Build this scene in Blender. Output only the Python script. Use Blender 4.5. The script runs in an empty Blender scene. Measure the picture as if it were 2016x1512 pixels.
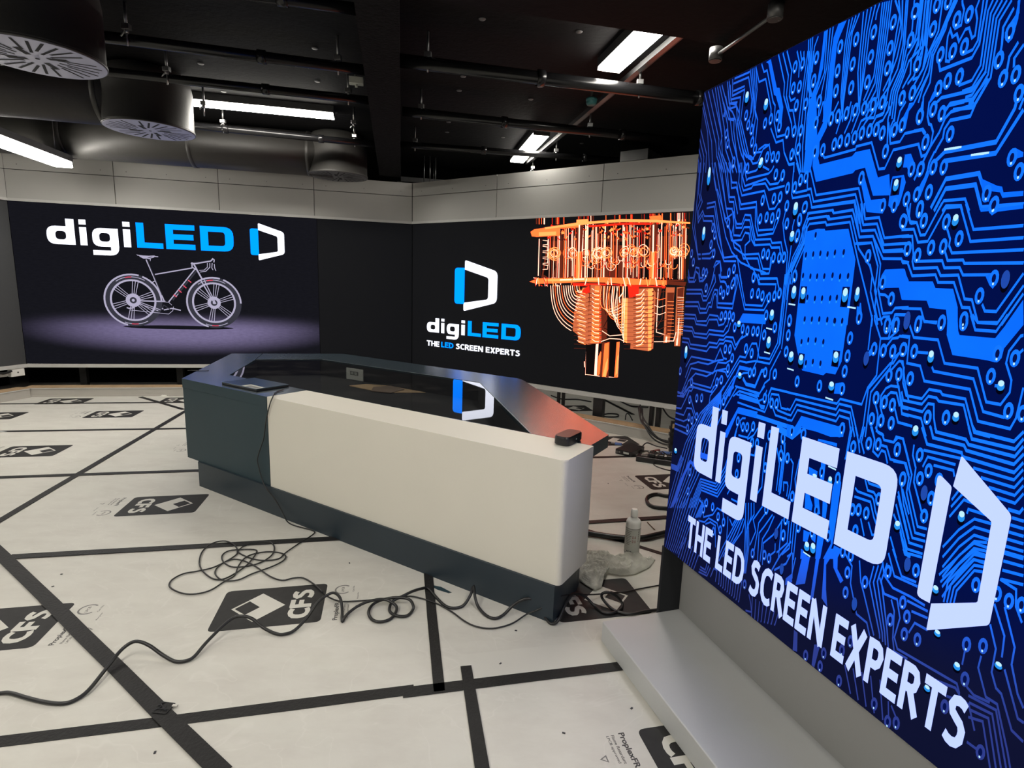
import bpy, bmesh, math, random
from mathutils import Vector, Matrix
from mathutils.geometry import tessellate_polygon
R = math.radians
scene = bpy.context.scene
COL = scene.collection
# ------------------------------------------------------------------ camera, world, exposure
CAMH = 1.36
cd = bpy.data.cameras.new('camera'); cam = bpy.data.objects.new('camera', cd); COL.objects.link(cam)
cd.sensor_width = 36.0; cd.lens = 1085.0 / 2016.0 * 36.0; cd.clip_start = 0.02; cd.clip_end = 60
_p, _r = R(10.03), R(2.03)
_b = Matrix(((1, 0, 0), (0, 0, -1), (0, 1, 0)))
_P = Matrix(((1, 0, 0), (0, math.cos(_p), -math.sin(_p)), (0, math.sin(_p), math.cos(_p))))
_Q = Matrix(((math.cos(_r), -math.sin(_r), 0), (math.sin(_r), math.cos(_r), 0), (0, 0, 1)))
_M = _Q @ _P @ _b
cam.matrix_world = Matrix(((_M[0][0], -_M[1][0], -_M[2][0], 0), (_M[0][1], -_M[1][1], -_M[2][1], 0),
                           (_M[0][2], -_M[1][2], -_M[2][2], CAMH), (0, 0, 0, 1)))
scene.camera = cam
w = bpy.data.worlds.new('world'); scene.world = w; w.use_nodes = True
w.node_tree.nodes['Background'].inputs[0].default_value = (.05, .055, .06, 1)
w.node_tree.nodes['Background'].inputs[1].default_value = 0.02
scene.view_settings.view_transform = 'Standard'; scene.view_settings.look = 'None'
scene.view_settings.exposure = 0.0; scene.view_settings.gamma = 1.0; scene.view_settings.use_curve_mapping = False
LAMP = 51.0          # brightness of every ceiling batten's diffuser
scene.cycles.max_bounces = 6; scene.cycles.sample_clamp_indirect = 6.0
# ------------------------------------------------------------------ materials
def srgb(r, g, b):
    f = lambda c: (c / 255 / 12.92) if c / 255 <= .04045 else ((c / 255 + .055) / 1.055) ** 2.4
    return (f(r), f(g), f(b))
MATS = {}
def mat(name, col, rough=.6, metal=0.0, noise=0.0, nscale=8.0, bump=0.0, bscale=60.0, spec=.5, coat=0.0, emit=None, estr=1.0):
    m = bpy.data.materials.new(name); m.use_nodes = True; nt = m.node_tree; b = nt.nodes['Principled BSDF']
    b.inputs['Base Color'].default_value = (*col, 1); b.inputs['Roughness'].default_value = rough
    b.inputs['Metallic'].default_value = metal; b.inputs['Specular IOR Level'].default_value = spec
    b.inputs['Coat Weight'].default_value = coat; b.inputs['Coat Roughness'].default_value = .26; b.inputs['Coat IOR'].default_value = 1.75
    tc = nt.nodes.new('ShaderNodeTexCoord')
    if noise:
        n = nt.nodes.new('ShaderNodeTexNoise'); n.inputs['Scale'].default_value = nscale; n.inputs['Detail'].default_value = 6
        nt.links.new(tc.outputs['Object'], n.inputs['Vector'])
        mx = nt.nodes.new('ShaderNodeMix'); mx.data_type = 'RGBA'
        mx.inputs[6].default_value = (*[c * (1 - noise) for c in col], 1); mx.inputs[7].default_value = (*[min(1, c * (1 + noise)) for c in col], 1)
        nt.links.new(n.outputs['Fac'], mx.inputs[0]); nt.links.new(mx.outputs[2], b.inputs['Base Color'])
    if bump:
        n2 = nt.nodes.new('ShaderNodeTexNoise'); n2.inputs['Scale'].default_value = bscale; n2.inputs['Detail'].default_value = 4
        nt.links.new(tc.outputs['Object'], n2.inputs['Vector'])
        bp = nt.nodes.new('ShaderNodeBump'); bp.inputs['Strength'].default_value = bump; bp.inputs['Distance'].default_value = .01
        nt.links.new(n2.outputs['Fac'], bp.inputs['Height']); nt.links.new(bp.outputs['Normal'], b.inputs['Normal'])
    if emit:
        b.inputs['Emission Color'].default_value = (*emit, 1); b.inputs['Emission Strength'].default_value = estr
    MATS[name] = m; return m
def emis(name, col, s=1.0):
    m = bpy.data.materials.new(name); m.use_nodes = True; nt = m.node_tree
    nt.nodes.remove(nt.nodes['Principled BSDF']); e = nt.nodes.new('ShaderNodeEmission')
    e.inputs[0].default_value = (*col, 1); e.inputs[1].default_value = s
    nt.links.new(e.outputs[0], nt.nodes['Material Output'].inputs[0]); MATS[name] = m; return m
mat('black_paint', (.006, .006, .0068), .8, spec=.12, noise=.3, nscale=3, bump=.25, bscale=30)
mat('fireproof_spray', (.010, .010, .0105), .95, spec=.1, noise=.4, nscale=20, bump=1.0, bscale=45)
mat('black_duct', (.045, .043, .040), .5, noise=.15, nscale=5, bump=.12, bscale=25)
mat('black_pipe', (.012, .012, .013), .25, metal=.3, noise=.2)
mat('steel', (.30, .30, .30), .35, metal=.9, noise=.15)
mat('galvanised', (.14, .14, .14), .45, metal=.6, noise=.25, nscale=12)
mat('grille', (.42, .43, .56), .45, noise=.05)
mat('grille_dark', (.10, .10, .105), .5, noise=.05)
mat('slot_black', (.006, .006, .007), .8, noise=.2)
mat('fascia_white', (.40, .395, .375), .6, noise=.05, nscale=3)
mat('seam_dark', (.05, .05, .048), .8, noise=.2)
mat('trim_white', (.50, .50, .48), .45, noise=.05)
mat('skirting', (.42, .40, .36), .5, noise=.08, nscale=6)
mat('timber', (.42, .29, .17), .7, noise=.3, nscale=14, bump=.2)
mat('void_black', (.003, .003, .004), .9, spec=.05, noise=.2)
mat('void_frame', (.018, .018, .018), .7, noise=.3)
mat('led_black', (.0045, .0048, .006), .8, spec=.12, noise=.1, nscale=40, emit=(.010, .0105, .013), estr=.3)
mat('led_grey', (.05, .052, .055), .5, noise=.1, nscale=40)
mat('led_side', (.012, .014, .018), .6, noise=.1)
mat('desk_slate', (.030, .052, .068), .27, noise=.08, nscale=6, bump=.015, bscale=120, spec=.8, coat=1.0)
mat('desk_slate_side', (.020, .045, .058), .5, noise=.08, nscale=6)
mat('desk_white', (.76, .73, .64), .5, noise=.02, nscale=4, bump=.04, bscale=200)
mat('plinth_navy', (.020, .033, .045), .42, noise=.2, nscale=4)
mat('cavity_black', (.010, .010, .011), .8, noise=.5, nscale=9)
mat('glass_edge', (.25, .30, .30), .3, noise=.1)
mat('tape_black', (.015, .0145, .0145), .55, spec=.3, noise=.45, nscale=22, bump=.3, bscale=90)
mat('tape_scuffed', (.09, .08, .07), .5, noise=.6, nscale=14, bump=.5, bscale=60)
mat('print_black', (.024, .0235, .0235), .6, spec=.3, noise=.35, nscale=25)
mat('print_grey', (.17, .165, .155), .6, noise=.3, nscale=30)
mat('print_ink', (.05, .048, .046), .6, noise=.3, nscale=30)
mat('print_white', (.60, .585, .53), .6, noise=.05)
mat('rubber', (.008, .008, .009), .42, noise=.2, spec=.6)
mat('plastic_black', (.012, .012, .014), .35, noise=.15)
mat('plastic_white', (.78, .78, .74), .4, noise=.03)
mat('label_paper', (.52, .53, .48), .6, noise=.05)
mat('ink', (.03, .03, .035), .6, noise=.2)
mat('slab_grey', (.50, .51, .51), .32, noise=.06, nscale=5, bump=.05)
mat('riser_grey', (.30, .30, .29), .45, noise=.05, nscale=4)
mat('cloth_white', (.80, .79, .72), .9, noise=.1, nscale=12, bump=.3, bscale=150)
mat('laptop_lid', (.05, .075, .10), .28, metal=.6, noise=.05)
mat('teal', (.02, .12, .12), .5, noise=.1)
mat('cardboard', (.50, .34, .19), .8, noise=.2)
mat('cardboard_dark', (.20, .14, .10), .8, noise=.2)
mat('socket_grey', (.80, .80, .74), .45, noise=.05)
mat('connector_blue', (.10, .17, .42), .5, noise=.1)
mat('connector_red', (.25, .07, .06), .5, noise=.1)
mat('dust', (.25, .23, .2), .8, noise=.3)
emis('lamp_glow', (1.0, .95, .86), LAMP)
emis('led_white', (1.7, 1.75, 2.0), 1.0)
emis('led_white_cool', (.58, .71, 1.6), 1.0)
emis('led_cyan', (.0, .43, 2.2), 1.0)
emis('bike_light', (.46, .43, .58), 1.0); emis('bike_dark', (.04, .04, .055), 1.0); emis('bike_red', (.75, .08, .14), 1.0); emis('bike_black', (.008, .008, .012), 1.0)
for i, (c, s) in enumerate([((3.4, 1.25, .85), 1.0), ((3.0, .28, .06), 1.), ((1.0, .028, .012), 1), ((.16, .025, .012), 1), ((3.2, .55, .14), 1), ((.006, .004, .004), 1), ((.70, .16, .06), 1)]):
    emis('copper_%d' % i, c, s)
emis('pad_hole', (.002, .006, .07), 1.0); emis('solder', (.45, .75, 1.0), 1.2); emis('solder_blue', (.02, .3, .9), 1.0); emis('dull_blue', (.015, .07, .42), 1.0); emis('pcb_black', (.001, .001, .006), 1.0)
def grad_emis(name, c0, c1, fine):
    # viewing-angle dimming of the LEDs painted into the picture: duller and more violet to its left edge and bottom
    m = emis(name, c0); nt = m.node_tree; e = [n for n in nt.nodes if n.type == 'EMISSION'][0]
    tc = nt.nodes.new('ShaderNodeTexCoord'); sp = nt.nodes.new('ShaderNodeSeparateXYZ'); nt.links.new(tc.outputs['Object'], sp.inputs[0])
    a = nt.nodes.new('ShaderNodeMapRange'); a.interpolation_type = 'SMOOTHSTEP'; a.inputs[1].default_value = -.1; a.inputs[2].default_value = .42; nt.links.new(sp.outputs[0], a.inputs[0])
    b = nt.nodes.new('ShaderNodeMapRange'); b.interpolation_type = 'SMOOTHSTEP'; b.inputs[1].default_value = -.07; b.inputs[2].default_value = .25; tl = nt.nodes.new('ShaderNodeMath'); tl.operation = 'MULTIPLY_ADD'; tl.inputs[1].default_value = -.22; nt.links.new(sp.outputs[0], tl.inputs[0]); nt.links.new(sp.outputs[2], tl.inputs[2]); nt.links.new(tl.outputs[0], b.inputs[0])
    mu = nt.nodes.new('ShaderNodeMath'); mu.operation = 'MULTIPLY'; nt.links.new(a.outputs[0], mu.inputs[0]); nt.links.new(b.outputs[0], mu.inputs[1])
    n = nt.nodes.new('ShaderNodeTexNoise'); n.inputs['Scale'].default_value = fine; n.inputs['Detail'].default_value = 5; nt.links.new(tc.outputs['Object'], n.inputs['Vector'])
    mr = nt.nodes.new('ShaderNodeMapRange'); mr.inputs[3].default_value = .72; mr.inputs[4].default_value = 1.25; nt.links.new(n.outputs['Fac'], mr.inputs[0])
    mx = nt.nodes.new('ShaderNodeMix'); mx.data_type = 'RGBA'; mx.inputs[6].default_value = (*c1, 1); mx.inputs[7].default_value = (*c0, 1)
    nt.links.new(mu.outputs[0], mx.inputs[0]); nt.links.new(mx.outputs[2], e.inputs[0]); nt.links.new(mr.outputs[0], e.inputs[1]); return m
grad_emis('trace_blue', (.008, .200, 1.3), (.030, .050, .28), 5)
grad_emis('copper_pour', (.004, .165, 1.3), (.03, .05, .28), 6)
grad_emis('board_navy', (.0008, .005, .070), (.005, .0065, .030), 3)
def spot_floor():
    m = emis('stage_floor_picture', (.1, .1, .1)); nt = m.node_tree; e = [n for n in nt.nodes if n.type == 'EMISSION'][0]
    tc = nt.nodes.new('ShaderNodeTexCoord'); mp = nt.nodes.new('ShaderNodeMapping'); nt.links.new(tc.outputs['Object'], mp.inputs[0])
    mp.inputs['Location'].default_value = (-1.62 / 1.75, 0, -.40 / .30); mp.inputs['Scale'].default_value = (1 / 1.75, 0, 1 / .30)
    ln = nt.nodes.new('ShaderNodeVectorMath'); ln.operation = 'LENGTH'; nt.links.new(mp.outputs[0], ln.inputs[0])
    a = nt.nodes.new('ShaderNodeMapRange'); a.interpolation_type = 'SMOOTHSTEP'; a.inputs[1].default_value = 1.05; a.inputs[2].default_value = .25; nt.links.new(ln.outputs['Value'], a.inputs[0])
    sp = nt.nodes.new('ShaderNodeSeparateXYZ'); nt.links.new(tc.outputs['Object'], sp.inputs[0])
    b = nt.nodes.new('ShaderNodeMapRange'); b.interpolation_type = 'SMOOTHSTEP'; b.inputs[1].default_value = .62; b.inputs[2].default_value = .40; nt.links.new(sp.outputs[2], b.inputs[0])
    mu = nt.nodes.new('ShaderNodeMath'); mu.operation = 'MULTIPLY'; nt.links.new(a.outputs[0], mu.inputs[0]); nt.links.new(b.outputs[0], mu.inputs[1])
    n = nt.nodes.new('ShaderNodeTexNoise'); n.inputs['Scale'].default_value = 30; mp2 = nt.nodes.new('ShaderNodeMapping'); mp2.inputs['Scale'].default_value = (.6, 1, 2.5)
    nt.links.new(tc.outputs['Object'], mp2.inputs[0]); nt.links.new(mp2.outputs[0], n.inputs['Vector'])
    mr = nt.nodes.new('ShaderNodeMapRange'); mr.inputs[3].default_value = .75; mr.inputs[4].default_value = 1.2; nt.links.new(n.outputs['Fac'], mr.inputs[0])
    mx = nt.nodes.new('ShaderNodeMix'); mx.data_type = 'RGBA'; mx.inputs[6].default_value = (.0085, .0085, .012, 1); mx.inputs[7].default_value = (.185, .155, .29, 1)
    nt.links.new(mu.outputs[0], mx.inputs[0]); nt.links.new(mx.outputs[2], e.inputs[0]); nt.links.new(mr.outputs[0], e.inputs[1]); return m
spot_floor()
def glass_mat():
    m = bpy.data.materials.new('smoked_glass'); m.use_nodes = True; nt = m.node_tree; nt.nodes.remove(nt.nodes['Principled BSDF'])
    t = nt.nodes.new('ShaderNodeBsdfTransparent'); t.inputs[0].default_value = (.78, .80, .80, 1)
    g = nt.nodes.new('ShaderNodeBsdfGlossy'); g.inputs['Roughness'].default_value = .015; g.inputs[0].default_value = (1, 1, 1, 1)
    lw = nt.nodes.new('ShaderNodeLayerWeight'); lw.inputs[0].default_value = .5
    pw = nt.nodes.new('ShaderNodeMath'); pw.operation = 'POWER'; pw.inputs[1].default_value = 4.2; nt.links.new(lw.outputs['Facing'], pw.inputs[0])
    f = nt.nodes.new('ShaderNodeMapRange'); f.inputs[3].default_value = .08; f.inputs[4].default_value = 1.0; nt.links.new(pw.outputs[0], f.inputs[0])
    d = nt.nodes.new('ShaderNodeBsdfDiffuse'); d.inputs[0].default_value = (.16, .15, .14, 1)
    n = nt.nodes.new('ShaderNodeTexNoise'); n.inputs['Scale'].default_value = 5; n.inputs['Detail'].default_value = 8; tc = nt.nodes.new('ShaderNodeTexCoord'); nt.links.new(tc.outputs['Object'], n.inputs['Vector'])
    mr = nt.nodes.new('ShaderNodeMapRange'); mr.inputs[1].default_value = .5; mr.inputs[2].default_value = .85; mr.inputs[4].default_value = .22; nt.links.new(n.outputs['Fac'], mr.inputs[0])
    m1 = nt.nodes.new('ShaderNodeMixShader'); m2 = nt.nodes.new('ShaderNodeMixShader')
    nt.links.new(mr.outputs[0], m1.inputs[0]); nt.links.new(t.outputs[0], m1.inputs[1]); nt.links.new(d.outputs[0], m1.inputs[2])
    nt.links.new(f.outputs[0], m2.inputs[0]); nt.links.new(m1.outputs[0], m2.inputs[1]); nt.links.new(g.outputs[0], m2.inputs[2])
    nt.links.new(m2.outputs[0], nt.nodes['Material Output'].inputs[0]); MATS['smoked_glass'] = m
glass_mat()
def floor_mat():
    m = mat('protection_sheet', (.60, .585, .53), .55, bump=.10, bscale=7); nt = m.node_tree; b = nt.nodes['Principled BSDF']
    tc = nt.nodes.new('ShaderNodeTexCoord')
    mp = nt.nodes.new('ShaderNodeMapping'); mp.inputs['Rotation'].default_value = (0, 0, R(-12.3)); mp.inputs['Scale'].default_value = (.8, 1.7, 1); nt.links.new(tc.outputs['Object'], mp.inputs[0])
    n = nt.nodes.new('ShaderNodeTexNoise'); n.inputs['Scale'].default_value = 6; n.inputs['Detail'].default_value = 9; n.inputs['Roughness'].default_value = .65; nt.links.new(mp.outputs[0], n.inputs['Vector'])
    cr = nt.nodes.new('ShaderNodeValToRGB'); cr.color_ramp.elements[0].position = .30; cr.color_ramp.elements[0].color = (.545, .525, .475, 1); cr.color_ramp.elements[1].position = .58; cr.color_ramp.elements[1].color = (.60, .585, .53, 1)
    nt.links.new(n.outputs['Fac'], cr.inputs[0])
    n2 = nt.nodes.new('ShaderNodeTexNoise'); n2.inputs['Scale'].default_value = 2.2; n2.inputs['Detail'].default_value = 3; n2.inputs['Distortion'].default_value = 1.5; nt.links.new(tc.outputs['Object'], n2.inputs['Vector'])
    cr2 = nt.nodes.new('ShaderNodeValToRGB'); e = cr2.color_ramp.elements; e[0].position = .495; e[0].color = (0, 0, 0, 1); e[1].position = .503; e[1].color = (.35, .35, .35, 1); q = cr2.color_ramp.elements.new(.511); q.color = (0, 0, 0, 1)
    nt.links.new(n2.outputs['Fac'], cr2.inputs[0])
    mx = nt.nodes.new('ShaderNodeMix'); mx.data_type = 'RGBA'; mx.inputs[7].default_value = (.68, .66, .61, 1)
    nt.links.new(cr2.outputs[0], mx.inputs[0]); nt.links.new(cr.outputs[0], mx.inputs[6]); nt.links.new(mx.outputs[2], b.inputs['Base Color'])
floor_mat()
# ------------------------------------------------------------------ builders
def tag(o, label=None, cat=None, group=None, kind=None):
    if label: o['label'] = label
    if cat: o['category'] = cat
    if group: o['group'] = group
    if kind: o['kind'] = kind
    return o
def empty(name, loc=(0, 0, 0), rz=0, label=None, cat=None, group=None, kind=None):
    o = bpy.data.objects.new(name, None); COL.objects.link(o); o.location = loc; o.rotation_euler = (0, 0, rz); o.empty_display_size = .1
    return tag(o, label, cat, group, kind)
class MB:
    def __init__(s): s.bm = bmesh.new(); s.mats = []
    def mi(s, name):
        if name not in s.mats: s.mats.append(name)
        return s.mats.index(name)
    def face(s, pts, m):
        vs = [s.bm.verts.new(p) for p in pts]
        try: f = s.bm.faces.new(vs); f.material_index = s.mi(m); return f
        except ValueError: return None
    def box(s, x0, x1, y0, y1, z0, z1, m, bevel=0.0):
        n0 = len(s.bm.faces); r = bmesh.ops.create_cube(s.bm, size=1.0)
        for v in r['verts']: v.co = Vector(((x0 + x1) / 2 + v.co.x * (x1 - x0), (y0 + y1) / 2 + v.co.y * (y1 - y0), (z0 + z1) / 2 + v.co.z * (z1 - z0)))
        fs = {f for v in r['verts'] for f in v.link_faces}
        for f in fs: f.material_index = s.mi(m)
        if bevel:
            es = {e for f in fs for e in f.edges}
            q = bmesh.ops.bevel(s.bm, geom=list(es), offset=bevel, segments=3, profile=.5, affect='EDGES', clamp_overlap=True)
            for f in q['faces']: f.material_index = s.mi(m)
        return s
    def prism(s, pts, z0, z1, m, top=True, bot=True):
        a = [s.bm.verts.new((p[0], p[1], z0)) for p in pts]; b = [s.bm.verts.new((p[0], p[1], z1)) for p in pts]; n = len(pts); k = s.mi(m)
        for i in range(n):
            f = s.bm.faces.new((a[i], a[(i + 1) % n], b[(i + 1) % n], b[i])); f.material_index = k
        for vs, on in ((a[::-1], bot), (b, top)):
            if on: s.bm.faces.new(vs).material_index = k
        return s
    def cyl(s, p0, p1, r, m, seg=16, r2=None, caps=True):
        p0, p1 = Vector(p0), Vector(p1); d = (p1 - p0).normalized(); u = d.orthogonal().normalized(); v = d.cross(u); r2 = r if r2 is None else r2; k = s.mi(m)
        A = [s.bm.verts.new(p0 + (u * math.cos(6.28318 * i / seg) + v * math.sin(6.28318 * i / seg)) * r) for i in range(seg)]
        B = [s.bm.verts.new(p1 + (u * math.cos(6.28318 * i / seg) + v * math.sin(6.28318 * i / seg)) * r2) for i in range(seg)]
        for i in range(seg):
            f = s.bm.faces.new((A[i], A[(i + 1) % seg], B[(i + 1) % seg], B[i])); f.material_index = k; f.smooth = True
        if caps: s.bm.faces.new(A[::-1]).material_index = k; s.bm.faces.new(B).material_index = k
        return s
    def lathe(s, prof, c, m, seg=32):
        k = s.mi(m); rings = []
        for r, z in prof: rings.append([s.bm.verts.new((c[0] + r * math.cos(6.28318 * i / seg), c[1] + r * math.sin(6.28318 * i / seg), c[2] + z)) for i in range(seg)])
        for a, b in zip(rings, rings[1:]):
            for i in range(seg):
                f = s.bm.faces.new((a[i], a[(i + 1) % seg], b[(i + 1) % seg], b[i])); f.material_index = k; f.smooth = True
        s.bm.faces.new(rings[0][::-1]).material_index = k; s.bm.faces.new(rings[-1]).material_index = k
        return s
    def tube(s, pts, r, m, seg=8, sub=6):
        P = [Vector(p) for p in pts]; C = []
        for i in range(len(P) - 1):
            a, b, c, d = P[max(0, i - 1)], P[i], P[i + 1], P[min(len(P) - 1, i + 2)]
            for j in range(sub):
                t = j / sub; C.append(.5 * ((2 * b) + (c - a) * t + (2 * a - 5 * b + 4 * c - d) * t * t + (3 * b - a - 3 * c + d) * t ** 3))
        C.append(P[-1]); k = s.mi(m); prev = None; up = Vector((0, 0, 1)); rings = []
        for i, c in enumerate(C):
            d = (C[min(i + 1, len(C) - 1)] - C[max(i - 1, 0)])
            if d.length < 1e-7: d = Vector((1, 0, 0))
            d.normalize(); u = (prev - d * prev.dot(d)) if prev else d.cross(up)
            if u.length < 1e-4: u = d.orthogonal()
            u.normalize(); v = d.cross(u); prev = u
            rings.append([s.bm.verts.new(c + (u * math.cos(6.28318 * q / seg) + v * math.sin(6.28318 * q / seg)) * r) for q in range(seg)])
        for a, b in zip(rings, rings[1:]):
            for q in range(seg):
                f = s.bm.faces.new((a[q], a[(q + 1) % seg], b[(q + 1) % seg], b[q])); f.material_index = k; f.smooth = True
        s.bm.faces.new(rings[0][::-1]).material_index = k; s.bm.faces.new(rings[-1]).material_index = k
        return s
    def poly2(s, loops, f3, m):
        # flat shape with holes: loops of 2-D points, f3 maps (a, b) -> 3-D
        L = [[Vector((p[0], p[1], 0)) for p in l] for l in loops]; flat = [p for l in L for p in l]
        vs = [s.bm.verts.new(f3(p.x, p.y)) for p in flat]; k = s.mi(m)
        for t in tessellate_polygon(L):
            if len(set(t)) == 3:
                try: s.bm.faces.new([vs[i] for i in t]).material_index = k
                except ValueError: pass
        return s
    def build(s, name, parent=None, recalc=True, **kw):
        if recalc: bmesh.ops.recalc_face_normals(s.bm, faces=s.bm.faces)
        me = bpy.data.meshes.new(name); s.bm.to_mesh(me); s.bm.free()
        for n in s.mats: me.materials.append(MATS[n])
        o = bpy.data.objects.new(name, me); COL.objects.link(o)
        if parent: o.parent = parent
        return tag(o, **kw)
def copy_tree(o, parent=None):
    c = o.copy(); COL.objects.link(c); c.parent = parent
    for ch in list(o.children): copy_tree(ch, c)
    return c
def place(bm_obj, loc, rz=0): bm_obj.location = loc; bm_obj.rotation_euler = (0, 0, rz); return bm_obj
def rounded(pts, r, seg=5):
    out = []; n = len(pts); rr = r if isinstance(r, (list, tuple)) else [r] * n
    for i in range(n):
        p0, p, p1 = Vector(pts[i - 1]), Vector(pts[i]), Vector(pts[(i + 1) % n]); a, b = (p0 - p), (p1 - p); q = min(rr[i], a.length * .45, b.length * .45)
        if q < 1e-6: out.append(tuple(p)); continue
        A, B = p + a.normalized() * q, p + b.normalized() * q
        for j in range(seg + 1):
            t = j / seg; out.append(tuple(A * (1 - t) ** 2 + p * 2 * t * (1 - t) + B * t * t))
    return out
def text_mesh(mb, body, f3, m, width, height, bold=.0, x0=0, y0=0, space=1.0):
    cu = bpy.data.curves.new('t', 'FONT'); cu.body = body; cu.offset = bold; cu.space_character = space; cu.resolution_u = 3
    ob = bpy.data.objects.new('t', cu); COL.objects.link(ob); bpy.context.view_layer.update()
    me = bpy.data.meshes.new_from_object(ob.evaluated_get(bpy.context.evaluated_depsgraph_get()))
    xs = [v.co.x for v in me.vertices]; ys = [v.co.y for v in me.vertices]; ax, bx = min(xs), max(xs); ay, by = min(ys), max(ys)
    sx = width / (bx - ax); sy = height / (by - ay); k = mb.mi(m); vs = [mb.bm.verts.new(f3(x0 + (v.co.x - ax) * sx, y0 + (v.co.y - ay) * sy)) for v in me.vertices]
    for p in me.polygons:
        try: mb.bm.faces.new([vs[i] for i in p.vertices]).material_index = k
        except ValueError: pass
    bpy.data.objects.remove(ob); bpy.data.curves.remove(cu); bpy.data.meshes.remove(me)
GLY = dict(T=(.78, [[(0, .91), (.78, .91)], [(.39, 0), (.39, .9)]]), H=(.80, [[(.1, 0), (.1, 1)], [(.7, 0), (.7, 1)], [(.1, .51), (.7, .51)]]),
 E=(.66, [[(.1, 0), (.1, 1)], [(.02, .91), (.66, .91)], [(.02, .52), (.61, .52)], [(.02, .09), (.66, .09)]]), F=(.64, [[(.1, 0), (.1, 1)], [(.02, .91), (.64, .91)], [(.02, .50), (.58, .50)]]),
 L=(.62, [[(.1, 0), (.1, 1)], [(.02, .09), (.62, .09)]]), D=(.84, [[(.1, 0), (.1, 1)], [(.1, .91), (.36, .91), (.56, .85), (.69, .72), (.735, .5), (.69, .28), (.56, .15), (.36, .09), (.1, .09)]]),
 S=(.70, [[(.61, .83), (.5, .885), (.36, .905), (.21, .87), (.145, .76), (.19, .645), (.34, .57), (.50, .50), (.585, .39), (.575, .23), (.47, .12), (.32, .09), (.17, .11), (.04, .17)]]),
 C=(.76, [[(.73, .83), (.58, .895), (.42, .905), (.26, .85), (.14, .71), (.105, .5), (.14, .29), (.26, .15), (.42, .095), (.58, .105), (.73, .17)]]),
 P=(.66, [[(.1, 0), (.1, 1)], [(.1, .91), (.40, .91), (.53, .85), (.585, .71), (.53, .55), (.40, .47), (.1, .47)]]), R=(.74, [[(.1, 0), (.1, 1)], [(.1, .91), (.40, .91), (.53, .86), (.58, .73), (.53, .58), (.40, .51), (.1, .51)], [(.34, .52), (.70, .0)]]),
 N=(.84, [[(.1, 0), (.1, 1)], [(.10, .98), (.74, .02)], [(.74, 0), (.74, 1)]]), X=(.82, [[(.11, 1), (.71, 0)], [(.71, 1), (.11, 0)]]), B=(.75, [[(.1, 0), (.1, 1)], [(.1, .91), (.42, .91), (.56, .82), (.54, .6), (.4, .53), (.1, .53)], [(.4, .53), (.6, .42), (.62, .22), (.45, .09), (.1, .09)]]))
def block_text(mb, body, f3, m, width, height, x0=0, y0=0, T=.205, gap=.11, space=.40, lift=Vector((0, 0, 0))):
    tot = 0
    for ch in body: tot += space if ch == ' ' else GLY[ch][0] + gap
    tot -= gap; sx = width / tot; x = 0; k = mb.mi(m)
    for ch in body:
        if ch == ' ': x += space; continue
        w_, st = GLY[ch]
        for si, P in enumerate(st):
            P = [Vector(p) for p in P]; Lf, Rt = [], []; up = lift * si
            for i, p in enumerate(P):
                a = (P[i] - P[i - 1]).normalized() if i else (P[1] - P[0]).normalized(); b = (P[i + 1] - P[i]).normalized() if i < len(P) - 1 else a
                n = Vector((-a.y - b.y, a.x + b.x)).normalized(); q = 1 / max(.5, n.dot(Vector((-a.y, a.x)))); t = (T * (1.12 if abs(n.x) > .8 else .95)) / 2
                Lf.append(p + n * t * q); Rt.append(p - n * t * q)
            vl = [mb.bm.verts.new(f3(x0 + (x + p.x) * sx, y0 + p.y * height) + up) for p in Lf]; vr = [mb.bm.verts.new(f3(x0 + (x + p.x) * sx, y0 + p.y * height) + up) for p in Rt]
            for i in range(len(P) - 1):
                mb.bm.faces.new((vl[i], vl[i + 1], vr[i + 1], vr[i])).material_index = k
        x += w_ + gap
# ------------------------------------------------------------------ frames of reference (measured)
TD = Vector((.8517, -.5240, 0)); ND = Vector((-.5240, -.8517, 0))       # the desk: along its front, towards the viewer
def D(t, n, z=0): return Vector((TD.x * t + ND.x * n, TD.y * t + ND.y * n, z))
AL, AR, AS, AU = R(12.7), R(-34.0), R(-72.2), R(12.9)
def frame(ang, d):  # wall frame: origin, direction along, outward normal into the room
    t = Vector((math.cos(ang), math.sin(ang), 0)); n = Vector((-math.sin(ang), math.cos(ang), 0)); return n * d, t, -n
FL = frame(AL, 7.0277); FR = frame(AR, 5.0194); FS = (Vector((-.9521, -.3057, 0)) * -1.217, Vector((.3057, -.9521, 0)), Vector((-.9521, -.3057, 0)))
CORNER = Vector((-1.2774, 6.9161, 0))
CL = FL[0] + FL[1] * -3.91              # left end of the left LED wall
# =================================================================== SETTING
mb = MB(); mb.box(-9, 6, -4.5, 10, -.12, 0, 'protection_sheet'); floor = mb.build('floor', kind='structure')
mb = MB(); mb.box(-9, 6, -4.5, 10, 2.88, 3.0, 'black_paint'); mb.build('ceiling', kind='structure')
for nm, b in (('wall_back', (-9, 6, 9.9, 10)), ('wall_left', (-9, -8.9, -4.5, 10)), ('wall_right', (5.9, 6, -4.5, 10)), ('wall_front', (-9, 6, -4.5, -4.4))):
    mb = MB(); mb.box(*b, 0, 2.88, 'black_paint'); mb.build(nm, kind='structure')
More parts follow.
